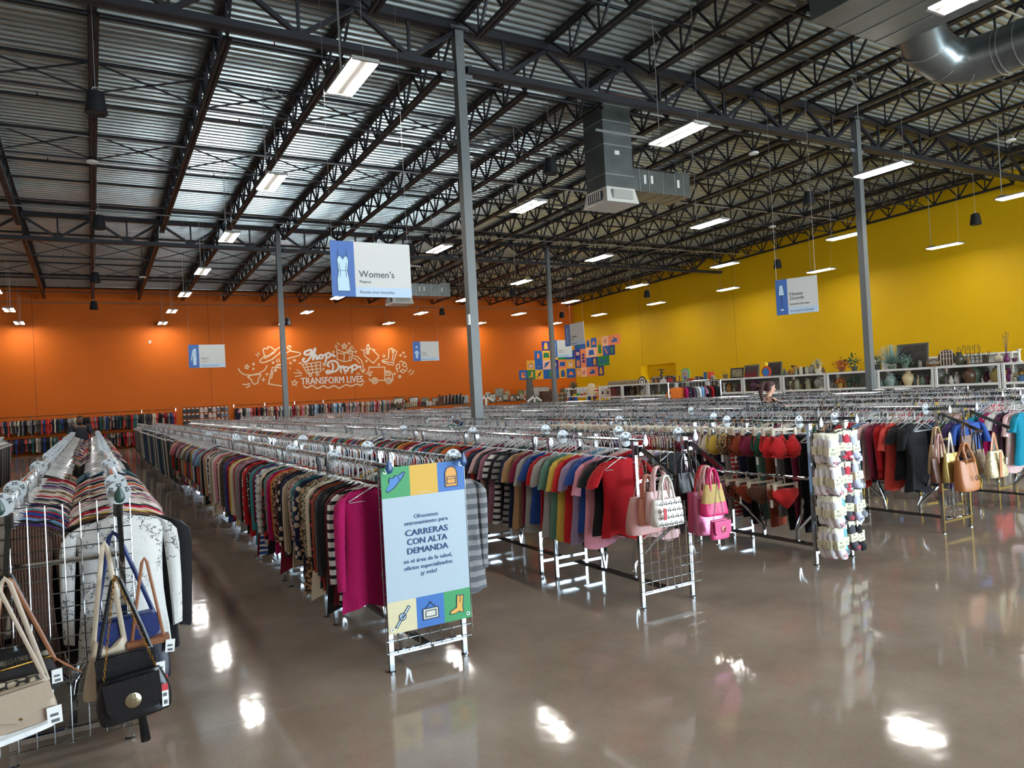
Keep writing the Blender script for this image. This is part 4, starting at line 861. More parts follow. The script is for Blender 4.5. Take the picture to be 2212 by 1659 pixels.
def bag(lab, uv, y, w_, h_, d_, m, rz=0., top=.85, sag=0., dt=.4, puff=.12, handle=None, hm=None, seed=0, tilt=0.):
    p = at(*uv, y=y); e = empty('handbag', lab, 'handbag', p, rz, 'handbags on display arms'); e.rotation_euler = (0, tilt, rz)
    body_mesh(w_, h_, d_, top, sag, dt, puff=puff, seed=seed).build('body', m, e, True)
    if handle:
        kind, sp, hh, r = handle; zt = h_/2-.02; hm = hm or m
        if kind == 'two':
            for s in (-1, 1): MB().tube([(-sp, s*d_*dt*.45, zt-.03), (-sp, s*d_*dt*.5, zt+.03), (-sp*.8, s*.012, zt+hh*.7), (-sp*.35, s*.008, zt+hh*.97), (0, s*.008, zt+hh), (sp*.35, s*.008, zt+hh*.97), (sp*.8, s*.012, zt+hh*.7), (sp, s*d_*dt*.5, zt+.03), (sp, s*d_*dt*.45, zt-.03)], r, 7).build('handle', hm, e, True)
        elif kind == 'strap': MB().tube([(-sp, 0, zt-.02), (-sp*.72, 0, zt+hh*.3), (-sp*.15, 0, zt+hh*.95), (0, 0, zt+hh), (sp*.15, 0, zt+hh*.95), (sp*.72, 0, zt+hh*.3), (sp, 0, zt-.02)], r, 8, flat=(1, .28)).build('strap', hm, e, True)
        elif kind == 'chain':
            b = MB(); n = int(hh/.016)
            for s in (-1, 1):
                for i in range(n):
                    t = (i+.5)/n; x = s*sp*(1-t); z = zt+hh*t; a = PI/2*(i % 2); b.tube([(x+.005*math.cos(q)*math.cos(a), .005*math.cos(q)*math.sin(a), z+.009*math.sin(q)) for q in [k*PI/3 for k in range(6)]], .0022, 4, closed=True)
            b.build('chain_strap', hm, e, True)
    return e
def ptag(e, x, y, z, w_=.045, h_=.065, rz=.2, red=False):
    b = MB().box(0, 0, -h_, w_, .001, 0).box(w_*.2, -.001, -h_*.55, w_*.75, 0, -h_*.40, 1).box(w_*.25, -.001, -h_*.9, w_*.8, 0, -h_*.72, 1)
    if red: b.box(0, -.0012, -h_*.3, w_, 0, 0, 2)
    return b.build('price_tag', [TAGM, flat('55565a'), flat('c03038')], e, loc=(x, y, z), rot=(0, .1, rz))
def flap(e, w_, h_, d_, z0, m, name='flap', th=.008, drop=0):
    MB().prism([(-w_/2, 0), (w_/2, 0), (w_/2*.97, -h_*.8), (w_/2*.8, -h_), (0, -h_-drop), (-w_/2*.8, -h_), (-w_/2*.97, -h_*.8)], (0, -d_, z0), (1,0,0), (0,0,1), th).build(name, m, e)
BLK = leather('black_leather', (20, 20, 23), .33); CREAM = leather('cream_leather', (196, 180, 156)); NAVY = leather('navy_leather', (24, 42, 98), .4); TAN = leather('tan_leather', (140, 88, 55)); BEIGE = leather('beige_leather', (180, 162, 142))
DPINK = leather('dusty_pink_leather', (200, 150, 146)); CORAL = leather('coral_leather', (205, 135, 115)); PPINK = leather('pale_pink_leather', (226, 186, 184)); ROSE = leather('rose_leather', (200, 86, 122)); MPINK = leather('metallic_pink', (214, 120, 160), .3, .35); HPINK = leather('hot_pink_leather', (214, 40, 110)); MAG = leather('magenta_leather', (206, 70, 126)); STRAW = mat('straw_weave', (205, 175, 110), .75, bump=(120, .6)); WHT = leather('white_leather', (224, 216, 206)); BRN = leather('brown_leather', (92, 56, 38)); GOLDL = leather('gold_leather', (205, 180, 110), .28, .6); CAR = leather('caramel_leather', (168, 104, 58))
SPARK = mat('sparkly_cloth', (178, 164, 128), .45, .2, noise=(60, .5)); CIRC = mat('circle_print', (150, 126, 100), .6, noise=(30, .35))
def snake_mat():
    m = bpy.data.materials.new('snakeskin'); m.use_nodes = True; N = m.node_tree; b = N.nodes['Principled BSDF']; tc = N.nodes.new('ShaderNodeTexCoord'); v = N.nodes.new('ShaderNodeTexVoronoi'); v.inputs['Scale'].default_value = 26; v.feature = 'DISTANCE_TO_EDGE'
    n = N.nodes.new('ShaderNodeTexNoise'); n.inputs['Scale'].default_value = 11; r = N.nodes.new('ShaderNodeValToRGB'); N.links.new(tc.outputs['Object'], v.inputs[0]); N.links.new(tc.outputs['Object'], n.inputs[0])
    a = N.nodes.new('ShaderNodeMath'); a.operation = 'MULTIPLY'; N.links.new(v.outputs['Distance'], a.inputs[0]); N.links.new(n.outputs['Fac'], a.inputs[1]); N.links.new(a.outputs[0], r.inputs[0])
    r.color_ramp.elements[0].position = .03; r.color_ramp.elements[0].color = lin((38, 34, 36)); r.color_ramp.elements[1].position = .10; r.color_ramp.elements[1].color = lin((196, 182, 158)); N.links.new(r.outputs[0], b.inputs['Base Color']); b.inputs['Roughness'].default_value = .4; return m
# left rack, right arm
e = bag('navy blue flap bag hanging behind the black bags on the left rack', (276,1378), 4.36, .33, .24, .09, NAVY, handle=('strap', .14, .46, .011), seed=1, tilt=-.08); flap(e, .31, .12, .05, .11, NAVY)
e = bag('cream hobo bag hanging at the left of the black bags', (238,1440), 4.29, .26, .30, .10, CREAM, top=.5, sag=.06, handle=('strap', .07, .50, .012), seed=2); ptag(e, .1, -.06, .0)
e = bag('small dark bag with brown trim at the right of the black bags', (322,1425), 4.30, .20, .22, .07, leather('ink_leather', (26, 30, 46)), handle=('strap', .08, .44, .008), hm=TAN, seed=3); ptag(e, .08, -.05, .1, rz=.1); MB().box(-.10, -.04, .085, .10, .04, .115).build('trim', TAN, e)
e = bag('plain black flap bag hanging behind the one with the gold disc', (274,1450), 4.21, .28, .20, .08, BLK, handle=('strap', .125, .40, .011), seed=4, tilt=-.06); flap(e, .27, .15, .045, .10, BLK); ptag(e, .13, -.05, .02); ptag(e, .135, -.055, -.05, red=True)
e = bag('black flap bag with round gold emblem on a gold chain', (289,1502), 4.12, .31, .215, .10, BLK, puff=.3, handle=('chain', .12, .52, .004), hm=GOLD, seed=5, tilt=-.10)
flap(e, .25, .165, .055, .105, BLK)
MB().lathe([(.036, 0), (.036, .004), (.032, .006)], (0,0,0), 22).build('round_emblem', mat('champagne_metal', (196, 188, 158), .3, 1.0), e, True, (-.005, -.064, .0), (PI/2, 0, 0))
g = MB()
for x, z, a, b_ in ((-.012,.012,.004,.02),(.004,.012,.004,.02),(-.012,-.022,.004,.02),(.004,-.022,.004,.02)): g.box(x, -.073, z, x+.004, -.070, z+.016)
g.box(-.022, -.073, .0, .016, -.070, .004); g.build('emblem_mark', flat('6e5a38'), e)
ptag(e, .125, -.06, .03, .03, .11, red=True)
t = MB()
for i in range(9): t.tube([(.012*math.cos(i*.7), .012*math.sin(i*.7), 0), (.018*math.cos(i*.7), .018*math.sin(i*.7), -.13)], .006, 5)
t.lathe([(.010, 0), (.014, .03), (.006, .05)], (0,0,0), 8).build('tassel', BLK, e, loc=(.02, .02, -.115))
# left rack, left arm
e = bag('logo print bag with rows of MK letters at the back of the left arm', (42,1440), 4.34, .28, .17, .08, flat('8d8068'), handle=('strap', .12, .40, .012), hm=BLK, seed=6, tilt=-.08)
for i in range(3): text('logo_lettering', 'MK MK MK', .05, flat('1c1a18'), e, (-.13+.03*(i % 2), -.052, .03-.05*i), bold=.02, thick=.0006)
MB().box(-.14, -.05, .06, .14, .05, .09).build('trim', BLK, e)
e = bag('black and white cowhide pouch with gold edge on the left arm', (56,1468), 4.26, .27, .17, .06, mat('cowhide', (32, 27, 26), .7, noise=(9, .9)), handle=('strap', .13, .44, .010), hm=TAN, seed=7, tilt=-.12); MB().tube([(-.12, -.02, .08), (.12, -.02, .08)], .006, 6).build('gold_edge', GOLD, e); ptag(e, .11, -.05, .02)
t = MB()
for i in range(6): t.tube([(0, 0, 0), (.05+.03*i*.4, -.01, -.06-.012*i)], .004, 4)
t.build('fringe', TAN, e, loc=(.12, -.02, .08))
e = bag('snakeskin print flap bag on the left arm', (40,1502), 4.18, .27, .15, .07, snake_mat(), handle=('strap', .12, .50, .011), hm=BEIGE, seed=8, tilt=-.06)
e = bag('white striped pouch at the bottom of the left arm', (30,1560), 4.15, .30, .17, .05, GM['white-striped'], seed=9, tilt=-.18)
e = bag('beige envelope bag in front of the snakeskin bag', (38,1530), 4.08, .30, .19, .06, BEIGE, handle=('strap', .13, .55, .009), hm=BEIGE, seed=10, tilt=-.14); flap(e, .29, .10, .035, .09, BEIGE, drop=.05); MB().lathe([(.006, 0), (.006, .004)], (0,0,0), 8).build('snap', GOLD, e, loc=(.01, -.045, -.04), rot=(PI/2, 0, 0)); ptag(e, .11, -.05, -.03, .06, .08)
# pink rack, left arm
bag('dusty pink slouchy shoulder bag, largest on the left pink arm', (1390,1112), 4.37, .31, .29, .14, DPINK, top=.72, puff=.3, handle=('chain', .09, .30, .004), hm=SILV, seed=11)
bag('small coral bag between the dusty pink and cherry print bags', (1402,1106), 4.30, .20, .20, .08, CORAL, handle=('two', .05, .20, .010), seed=12)
bag('pale pink tote with rolled handles behind the cherry print bag', (1426,1094), 4.24, .26, .24, .10, PPINK, top=.95, handle=('two', .065, .20, .011), seed=13)
e = bag('white satchel with small black cherry prints', (1441,1106), 4.13, .28, .20, .12, WHT, top=.92, handle=('two', .055, .19, .009), seed=14)
b = MB()
for r in range(4):
    for c in range(6):
        x, z = -.115+c*.046+(r % 2)*.02, -.075+r*.048
        if x > .125: continue
        dpt = -.062+.030*(z+.1)/.2
        b.bar((x-.009, dpt-.009, z+.004), (x+.002, dpt-.009, z+.02), .002); b.bar((x+.010, dpt-.009, z), (x+.002, dpt-.009, z+.02), .002)
        for dx, dz in ((-.010, 0), (.010, -.004)): b.lathe([(.0065, 0), (.0065, .003)], (x+dx, 0, 0), 7); nv = 14; b.v[-nv:] = [(q[0], dpt-.010+q[2], z+dz+(q[1])) for q in b.v[-nv:]]
b.build('cherry_print', flat('2c2022'), e)
MB().prism([(-.10,-.06),(-.075,-.06),(-.07,.02),(-.1,.03)], (0, -.075, .02), (1,0,0), (0,0,1), .004).build('red_tag', flat('b8303a'), e)
# pink rack, right arm
bag('black strappy bag hanging behind the rose totes', (1482,1050), 4.44, .20, .22, .07, BLK, handle=('two', .06, .18, .008), seed=15)
bag('rose pink tote behind the metallic pink tote', (1523,1104), 4.37, .35, .33, .11, ROSE, top=.98, dt=.6, puff=0, handle=('two', .07, .22, .010), hm=leather('red_leather', (196, 40, 50)), seed=16)
bag('metallic pink tote with folded side', (1531,1113), 4.27, .30, .30, .11, MPINK, top=1.0, dt=.6, puff=0, handle=('two', .06, .26, .011), hm=DPINK, seed=17)
e = bag('straw bag with hot pink base and hot pink handles', (1541,1078), 4.16, .25, .235, .10, STRAW, top=.66, handle=('two', .045, .14, .010), hm=HPINK, seed=18)
body_mesh(.256, .10, .106, .92, 0, .82, puff=.0).build('pink_base', HPINK, e, True, (0, 0, -.075))
e = bag('small magenta crossbody with gold round badge below the straw bag', (1554,1143), 4.08, .18, .15, .06, MAG, top=.95, handle=('chain', .06, .30, .003), hm=SILV, seed=19, puff=.06); flap(e, .17, .105, .035, .07, MAG); MB().tube([(.017*math.cos(a), 0, .02*math.sin(a)) for a in [i*PI/6 for i in range(12)]], .003, 5, closed=True).build('badge', GOLD, e, True, (0, -.048, .005))
# brown rack, left arm
bag('beige quilted shoulder bag at the back of the left brown arm', (2026,992), 4.40, .29, .31, .12, leather('sand_leather', (176, 146, 108)), top=.8, handle=('two', .06, .20, .010), seed=20)
e = bag('brown tote with a pale pink side panel', (2031,1016), 4.30, .27, .26, .10, BRN, top=1.1, handle=('two', .05, .26, .009), hm=DPINK, seed=21, puff=0); MB().prism([(.0, -.13), (.12, -.13), (.12, .13), (.05, .13)], (0, -.056, 0), (1,0,0), (0,0,1), .006).build('side_panel', PPINK, e)
bag('shiny gold shoulder bag', (2056,1010), 4.22, .27, .30, .11, GOLDL, top=.75, puff=.25, handle=('strap', .05, .22, .016), hm=BEIGE, seed=22)
e = bag('caramel slouchy bag with gold chain and round charm', (2087,1026), 4.10, .31, .32, .15, CAR, top=.95, sag=.04, dt=.6, handle=('two', .07, .18, .012), seed=23)
g = MB()
for i in range(16):
    a = i*.4; g.tube([(.08*math.cos(PI*i/15)+.008*math.cos(q), -.05+.008*math.sin(q), .15+.02*math.sin(i*1.3)) for q in [k*PI/3 for k in range(6)]], .003, 4, closed=True)
g.build('chain', GOLD, e)
MB().tube([(0, -.075, .13), (.01, -.095, .02)], .003, 5).tube([(.01+.026*math.cos(a), -.098, -.02+.026*math.sin(a)) for a in [i*PI/8 for i in range(16)]], .004, 5, closed=True).bar((.01, -.098, -.046), (.01, -.098, .006), .004).build('charm', leather('dark_charm', (60, 40, 28)), e)
bag('chestnut brown bag at the back of the right brown arm', (2088,964), 4.44, .26, .24, .10, leather('chestnut_leather', (110, 70, 44)), handle=('two', .07, .16, .010), seed=24)
bag('circle print bag with black straps', (2112,998), 4.30, .27, .27, .10, CIRC, handle=('two', .06, .22, .008), hm=BLK, seed=25)
e = bag('sparkly beige bag with a broad caramel strap down its front', (2150,1002), 4.12, .35, .28, .14, SPARK, top=.7, handle=('strap', .07, .20, .02), hm=CAR, seed=26); MB().prism([(-.06, -.13), (-.01, -.13), (-.0, .13), (-.045, .13)], (0, -.065, 0), (1,0,0), (0,0,1), .006).build('front_strap', CAR, e); ptag(e, .10, -.06, .06)
# ------------------------------------------------------------------ sock packs
CARD = flat('d6d1b6'); sk = MB(); prof = [(.018, -.245, .030), (.034, -.24, .044), (.040, -.21, .036), (.038, -.17, .022), (.038, -.10, .022), (.040, -.06, .022), (.034, -.035, .018), (.016, -.022, .010)]
vs = [(px*math.cos(2*PI*j/12)+(.022 if k < 3 else 0)*(1-k/3), py*math.sin(2*PI*j/12), pz) for k, (px, pz, py) in enumerate(prof) for j in range(12)]
sk.add(vs, [(i*12+j, i*12+(j+1) % 12, (i+1)*12+(j+1) % 12, (i+1)*12+j) for i in range(len(prof)-1) for j in range(12)]+[tuple(range(11, -1, -1)), tuple(84+j for j in range(12))]); sk = sk.mesh('sock', GM['solid'], True)
tm = MB().lathe([(.0415, -.205), (.041, -.235), (.034, -.246)], (.018, 0, 0), 12, sy=1.0).mesh('toe', GM['solid'], True)
bm_ = MB().box(-.043, -.025, -.165, .043, .025, -.098).mesh('card_band', CARD); hd = MB().box(-.036, -.012, -.04, .036, -.009, .012).mesh('header_card', CARD)
prt = MB().box(-.012, -.0275, -.115, .004, -.026, -.105).box(-.03, -.0275, -.14, .028, -.026, -.136).box(-.03, -.0275, -.15, .02, -.026, -.147).mesh('band_print', flat('77735a'))
SC = {'white': ('dedce0', 'e8e6e8'), 'white and pink': ('e2dfe2', 'd6a0aa'), 'grey and red': ('6c6d72', 'c03a4c'), 'red and grey': ('c03a4c', 'd8d6d8'), 'lavender white': ('c3c8e2', 'c9cde6'), 'grey': ('77797d', '8c8e92'), 'aqua and grey': ('74b4ba', '6c6e74'), 'dark grey': ('4c4d54', 'b24a58'), 'black': ('1b1b1e', '1f1f22')}
rows = [('top row', 1.225, ['white and pink', 'white', 'grey and red', 'red and grey', 'lavender white', 'grey']), ('second row', .945, ['white and pink', 'white', 'grey and red', 'red and grey', 'lavender white', 'grey']), ('third row', .665, ['white and pink', 'white', 'aqua and grey', 'dark grey', 'lavender white', 'grey']), ('bottom row', .385, ['white and pink', 'white', 'aqua and grey', 'dark grey', 'black', 'black'])]
hx = [5.72, 5.83, 5.95, 6.06, 6.17, 6.27]; RS = random.Random(8)
for rn, z, cs in rows:
    for hi, c in enumerate(cs):
        n = (4, 3, 2, 2, 2, 1)[hi]
        tag(MB().tube([(hx[hi], 4.46, z+.012), (hx[hi], 4.46-.055*n-.05, z+.012), (hx[hi], 4.46-.055*n-.065, z+.03)], .004, 5).build('peg_hook', flat('1c1c1e')), 'black peg hook of the %s sock packs, %s of the sock panel' % (c, rn) if c != 'black' else 'black peg hook of the bottom sock row, %s from the left' % ordn(hi), 'hook', 'peg hooks of the sock panel')
        for d in range(n):
            e = empty('sock_pack', '%s sock pack, %s, %s hook, %s from the front' % (c, rn, ordn(hi), ordn(d)), 'socks', (hx[hi], 4.46-.055*(n-d)-.005, z), RS.uniform(-.45, .0), 'sock packs on the rack end'); e.scale = (1.0, 1, 1.12); e.rotation_euler[1] = RS.uniform(-.14, .10); e.location.z += RS.uniform(-.02, .012)
            a, b_ = SC[c]
            s_ = link_mesh('sock', sk, e); s_.color = lin(a); s_ = link_mesh('toe', tm, e); s_.color = lin(b_)
            link_mesh('card_band', bm_, e); link_mesh('header_card', hd, e); link_mesh('band_print', prt, e)
# ------------------------------------------------------------------ bras and bikini bottoms on clip hangers
PALEH = mat('ivory_plastic', (214, 200, 178), .4)
ch = MB().tube([(.016, 0, -.02), (.02, 0, 0), (.010, 0, .016), (-.008, 0, .014), (-.018, 0, 0), (-.008, 0, -.03), (0, 0, -.07)], .0045, 6).box(-.15, -.005, -.085, .15, .005, -.065)
for s in (-1, 1): ch.box(s*.13-.016, -.011, -.13, s*.13+.016, .011, -.06)
ch = ch.mesh('clip_hanger', PALEH)
hkm = MB().tube([(.016, 0, -.02), (.02, 0, 0), (.010, 0, .016), (-.008, 0, .014), (-.018, 0, 0)], .0065, 6)
SZ = {c: hkm.mesh('size_ring', flat(c)) for c in ('c9722e', '3f7f6c')}
br = MB()
for s in (-1, 1):
    vs = []; n = 10
    for i in range(6):
        t = i/5; r = .085*math.cos(t*PI/2)
        for j in range(n):
            a = 2*PI*j/n; vs.append((s*.085+r*math.cos(a), -.075*math.sin(t*PI/2)-.005, -.26+r*1.0*math.sin(a)+(.035*(1-t) if math.sin(a) > .9 else 0)))
    br.add(vs, [((i)*n+j, (i)*n+(j+1) % n, (i+1)*n+(j+1) % n, (i+1)*n+j) if s > 0 else ((i)*n+j, (i+1)*n+j, (i+1)*n+(j+1) % n, (i)*n+(j+1) % n) for i in range(5) for j in range(n)])
    br.tube([(s*.10, -.01, -.18), (s*.12, 0, -.13), (s*.13, 0, -.11)], .007, 5, flat=(1, .4)); br.tube([(s*.165, 0, -.28), (s*.15, .03, -.24), (s*.12, .035, -.16), (s*.13, .01, -.11)], .012, 6, flat=(1, .4))
br.tube([(-.165, -.01, -.32), (-.08, -.03, -.345), (0, -.02, -.335), (.08, -.03, -.345), (.165, -.01, -.32)], .014, 6, flat=(1, .5)); br = br.mesh('bra', GM['solid'], True)
pn = MB(); n = 12
vs = []
for w_, d_, z in ((.15, .02, -.115), (.16, .04, -.15), (.155, .045, -.19), (.10, .04, -.24), (.045, .03, -.275), (.03, .02, -.29)):
    for j in range(n):
        a = 2*PI*j/n; vs.append((w_*math.copysign(abs(math.cos(a))**.7, math.cos(a)), d_*math.sin(a)+.004*math.sin(9*a), z+.012*math.cos(2*a)))
pn.add(vs, [(i*n+j, (i+1)*n+j, (i+1)*n+(j+1) % n, i*n+(j+1) % n) for i in range(5) for j in range(n)]+[tuple(range(n)), tuple(60+j for j in range(n))[::-1]]); pn = pn.mesh('bikini_bottom', GM['solid'], True)
tgm = MB().box(0, 0, -.075, .040, .001, 0).box(.008, -.001, -.05, .032, 0, -.028, 1).mesh('price_tag', [TAGM, flat('e0527e')])
bc = split('bright red,bright red,forest green,wine,rust,rust:leopard-print,tan:leopard-print,yellow,cream,lavender,mauve,wine,tan:leopard-print,mauve,tan,bright red,bright red,coral,forest green,lavender,mauve,brown,rust:leopard-print,tan,pale pink,tan:leopard-print,mauve,lavender,bright teal,aqua,stone,lavender')
y = 4.78; RB = random.Random(3)
for i, (c, p) in enumerate(bc):
    o = link_mesh('bra', br, None, (5.75, y, RZ), (0, 0, RB.uniform(-.35, .35))); o.color = lin(PAL[c]); o.material_slots[0].link = 'OBJECT'; o.material_slots[0].material = GM[p]
    tag(o, '%s%s bra on an ivory clip hanger, %s behind the sock packs' % (c, '' if p == 'solid' else ' '+p, ordn(i)), 'bra', 'bras on the sock rack')
    if i % 2 == 0: link_mesh('price_tag', tgm, o, (-.13, -.03, -.34), (0, 0, 1.2))
    h = tag(link_mesh('clip_hanger', ch, None, (5.75, y, RZ), o.rotation_euler), 'ivory clip hanger of the %s bra behind the sock packs' % ordn(i), 'hanger', 'ivory clip hangers')
    link_mesh('size_ring', SZ['c9722e' if (i//4) % 2 else '3f7f6c'], h); y += .125*RB.uniform(.8, 1.2)
MBr = MB().tube([(5.75, 4.5, .80), (5.75, 9.0, .80)], .015, 8)
tag(MBr.build('lower_rail', CHROME), 'chrome rail below the bras carrying the bikini bottoms', 'rail')
bc = split('bright red,rust,brown,rust,rust:leopard-print,mauve,mauve,wine,pale pink,black,black,black,black,black,aqua,black,black,black,forest green,black,black,navy')
y = 4.80
for i, (c, p) in enumerate(bc):
    o = link_mesh('bikini_bottom', pn, None, (5.75, y, .80), (0, 0, RB.uniform(-.35, .35))); o.color = lin(PAL[c]); o.material_slots[0].link = 'OBJECT'; o.material_slots[0].material = GM[p]
    tag(o, '%s%s bikini bottom on the lower rail, %s behind the sock packs' % (c, '' if p == 'solid' else ' '+p, ordn(i)), 'bikini bottom', 'bikini bottoms on the sock rack')
    if i % 2: link_mesh('price_tag', tgm, o, (-.12, -.03, -.22), (0, 0, 1.2))
    tag(link_mesh('clip_hanger', ch, None, (5.75, y, .80), o.rotation_euler), 'ivory clip hanger of the %s bikini bottom on the lower rail' % ordn(i), 'hanger', 'ivory clip hangers'); y += .15*RB.uniform(.8, 1.2)
# ------------------------------------------------------------------ painted wall drawing
MW = flat('ecd3b0', .6); MWH = flat('f0ece6', .6)
M_ = empty('wall_mural', 'white line drawing and lettering painted on the orange wall', 'wall drawing', (0, WY, 0))
K = 5.027
def mp(a, b): p = at(480+a/K, 700+b/K, y=WY); return (p.x, p.z)
def draw(name, strokes, wdt=.062, m=MW):
    b = MB()
    for si, st in enumerate(strokes):
        cl = False
        if st and st[0] == 'c': cl = True; st = st[1:]
        b.round_stroke([mp(*q) for q in st], wdt, (0, -.004, 0), (1,0,0), (0,0,1), .006+.004*(si % 9), cl, wdt > .07)
    return b.build(name, m, M_)
def circ(x, y, r, n=14): return ['c']+[(x+r*math.cos(2*PI*i/n), y+r*math.sin(2*PI*i/n)) for i in range(n)]
def starp(x, y, r, rot=0): return ['c']+[(x+(r if i % 2 == 0 else r*.45)*math.sin(rot+i*PI/5), y-(r if i % 2 == 0 else r*.45)*math.cos(rot+i*PI/5)) for i in range(10)]
def plus(x, y, r): return [[(x-r, y), (x+r, y)], [(x, y-r), (x, y+r)]]
draw('hat_drawing', [[(465,375),(443,280),(460,262),(490,272),(497,245),(530,250),(580,290),(560,315),(470,372)], [(455,345),(500,345),(560,300)], [(455,352),(410,395),(415,415),(450,420),(540,385),(620,320),(650,270),(640,250),(610,260),(575,285)]])
draw('clothes_hanger_drawing', [[(745,255),(742,240),(725,236),(708,250),(712,268),(735,275),(738,292),(845,312),(852,325),(840,340),(710,375)], [(735,290),(690,320)]])
draw('underwear_drawing', [[(175,485),(200,525),(240,550),(310,555),(400,535),(460,500),(488,450)], ['c',(275,575),(320,555),(420,545),(415,570),(395,590),(385,640),(350,655),(335,645),(315,605)], [(225,655),(265,658),(298,645)], [(262,690),(285,680),(300,665)]])
draw('shopping_bag_drawing', [['c',(545,470),(502,650),(690,680),(690,480)], circ(577,502,11), [(577,490),(580,460),(600,440),(640,436)], [(600,470),(610,450),(650,445)], [(550,515),(535,590)]])
draw('shopping_cart_drawing', [[(832,428),(850,418),(868,440),(925,538),(1072,515)], [(880,438),(1068,410),(1068,515)], [(915,440),(945,530)], [(965,430),(985,525)], [(1015,422),(1025,518)], [(890,470),(1068,445)], [(910,505),(1068,482)], circ(957,555,14), circ(1033,546,14)])
draw('gift_box_drawing', [['c',(1245,275),(1325,310),(1322,410),(1248,382)], ['c',(1325,310),(1420,292),(1402,395),(1322,410)], [(1245,275),(1245,315),(1320,325)], [(1325,310),(1410,325),(1420,292),(1350,288)], starp(1325,242,32), [(1385,345),(1380,390)]])
draw('price_tag_drawing', [['c',(1538,290),(1550,275),(1620,268),(1700,345),(1695,365),(1640,425),(1545,345)], circ(1578,310,15), [(1578,310),(1570,240),(1585,218),(1600,260),(1590,300)]])
draw('boot_drawing', [['c',(1810,275),(1840,262),(1895,298),(1865,395),(1858,445),(1810,440),(1735,410),(1735,395),(1790,385),(1805,370)], [(1840,262),(1850,310)], [(1865,280),(1845,395)], [(1860,420),(1740,405)]])
draw('truck_drawing', [[(1592,500),(1595,468),(1765,468),(1765,612),(1690,612)], [(1765,510),(1815,510),(1850,545),(1852,612),(1835,612)], ['c',(1780,525),(1810,525),(1825,555),(1782,555)], circ(1655,615,32), circ(1655,615,14), circ(1807,615,32), circ(1807,615,14), [(1597,590),(1600,612),(1625,612)], [(1690,612),(1775,612)], [(1575,520),(1630,520)], [(1560,540),(1620,542)], [(1590,560),(1615,560)]])
draw('leaf_ring_drawing', [['c',(1890,490),(1890,450),(1915,430),(1930,455),(1920,480)], ['c',(1955,440),(1980,415),(2000,440),(2000,465),(1970,462)], ['c',(1930,515),(1960,490),(1990,510),(1965,530)], [(1925,410),(1945,402),(1965,412)], [(1895,500),(1905,518)], [(2008,478),(2000,505)], [(2020,525),(2040,510),(2045,495)], [(2040,550),(2070,530),(2075,505)]])
draw('arrow_drawing', [[(1422,345),(1470,355),(1515,400),(1530,460),(1530,525)], [(1500,490),(1530,528),(1550,490)], [(1425,372),(1455,385),(1490,425)]])
sm = []
for s in [(268,465,26,.2), (785,640,34,.1), (1108,437,20,0), (1927,570,18,.1)]: sm.append(starp(*s))
for s in [(338,435,14), (447,605,20), (487,545,12), (784,395,15), (742,425,12), (1207,303,12), (1447,300,12), (1097,490,13), (1335,532,12), (1565,403,12), (1935,340,14), (1985,355,11), (1873,540,12), (1375,210,8), (1293,525,7)]: sm += plus(*s)
for s in [(337,487,8), (552,420,9), (1650,282,7), (1700,440,9), (1968,312,8)]: sm.append(circ(*s, 8))
sm += [[(385,312),(403,332)], [(365,330),(388,352)], [(585,390),(597,415)], [(608,378),(620,408)], [(810,495),(865,540)], [(780,530),(862,535)], [(790,570),(860,558)], [(1375,275),(1395,245),(1420,240)], [(1385,278),(1410,262),(1430,265)], [(1225,250),(1245,262)], [(1228,228),(1250,245)], [(1250,205),(1270,225)], [(1460,535),(1468,550)], [(1480,528),(1492,545)], [(1508,275),(1525,290)], [(1740,345),(1762,365)], [(1755,330),(1770,350)], [(740,485),(735,475)]]
draw('sparkle_drawing', sm, .05)
draw('wavy_underline', [[(885,672),(905,690),(930,690),(965,672),(990,672),(1020,695),(1050,695),(1085,675),(1110,675),(1140,692),(1165,690),(1205,672),(1230,675),(1262,695),(1285,690),(1330,665),(1355,660),(1385,672),(1410,672),(1450,655),(1475,655),(1505,668),(1525,648)]], .075, MW)
draw('script_lettering', [[(958,283),(970,292),(955,320),(925,335),(900,330),(892,318),(905,298),(960,280),(975,300),(965,345),(935,390),(905,412),(880,405),(875,385),(890,375)], [(990,385),(1000,320),(1012,270),(1000,275),(992,330),(985,385),(1005,345),(1022,340),(1025,380),(1040,375),(1050,350)], circ(1072,355,20), [(1090,345),(1110,335),(1120,340)], [(1125,325),(1130,360),(1122,410)], [(1125,335),(1150,315),(1172,325),(1170,350),(1145,365),(1130,358)], [(1172,345),(1200,330)], circ(1215,348,4, 6)], .115, MWH)
draw('script_lettering', [[(1195,430),(1205,470),(1185,520),(1145,535),(1130,520),(1150,505),(1190,520),(1240,505),(1265,460),(1240,410),(1190,400),(1150,425),(1145,450),(1160,460)], [(1275,470),(1290,460),(1285,510)], [(1287,480),(1305,460),(1320,465),(1318,480)], circ(1345,488,22), [(1366,480),(1395,465)], [(1405,455),(1412,500),(1405,525)], [(1408,465),(1435,445),(1462,455),(1458,480),(1430,495),(1412,488)], [(1462,470),(1478,465)], circ(1495,466,5, 6)], .115, MWH)
p0, p1 = mp(855, 644), mp(1545, 620)
text('lettering', 'TRANSFORM LIVES.', .55, MWH, M_, (p0[0], -.004, (p0[1]+p1[1])/2-.06), width=p1[0]-p0[0], bold=.02, thick=.003)
tag(MB().box(0, -.04, 0, .12, 0, .16).build('wall_thermostat', flat('cfc6b8'), None, loc=at(321, 742, y=WY)), 'small white control box on the bare orange wall', 'control box')
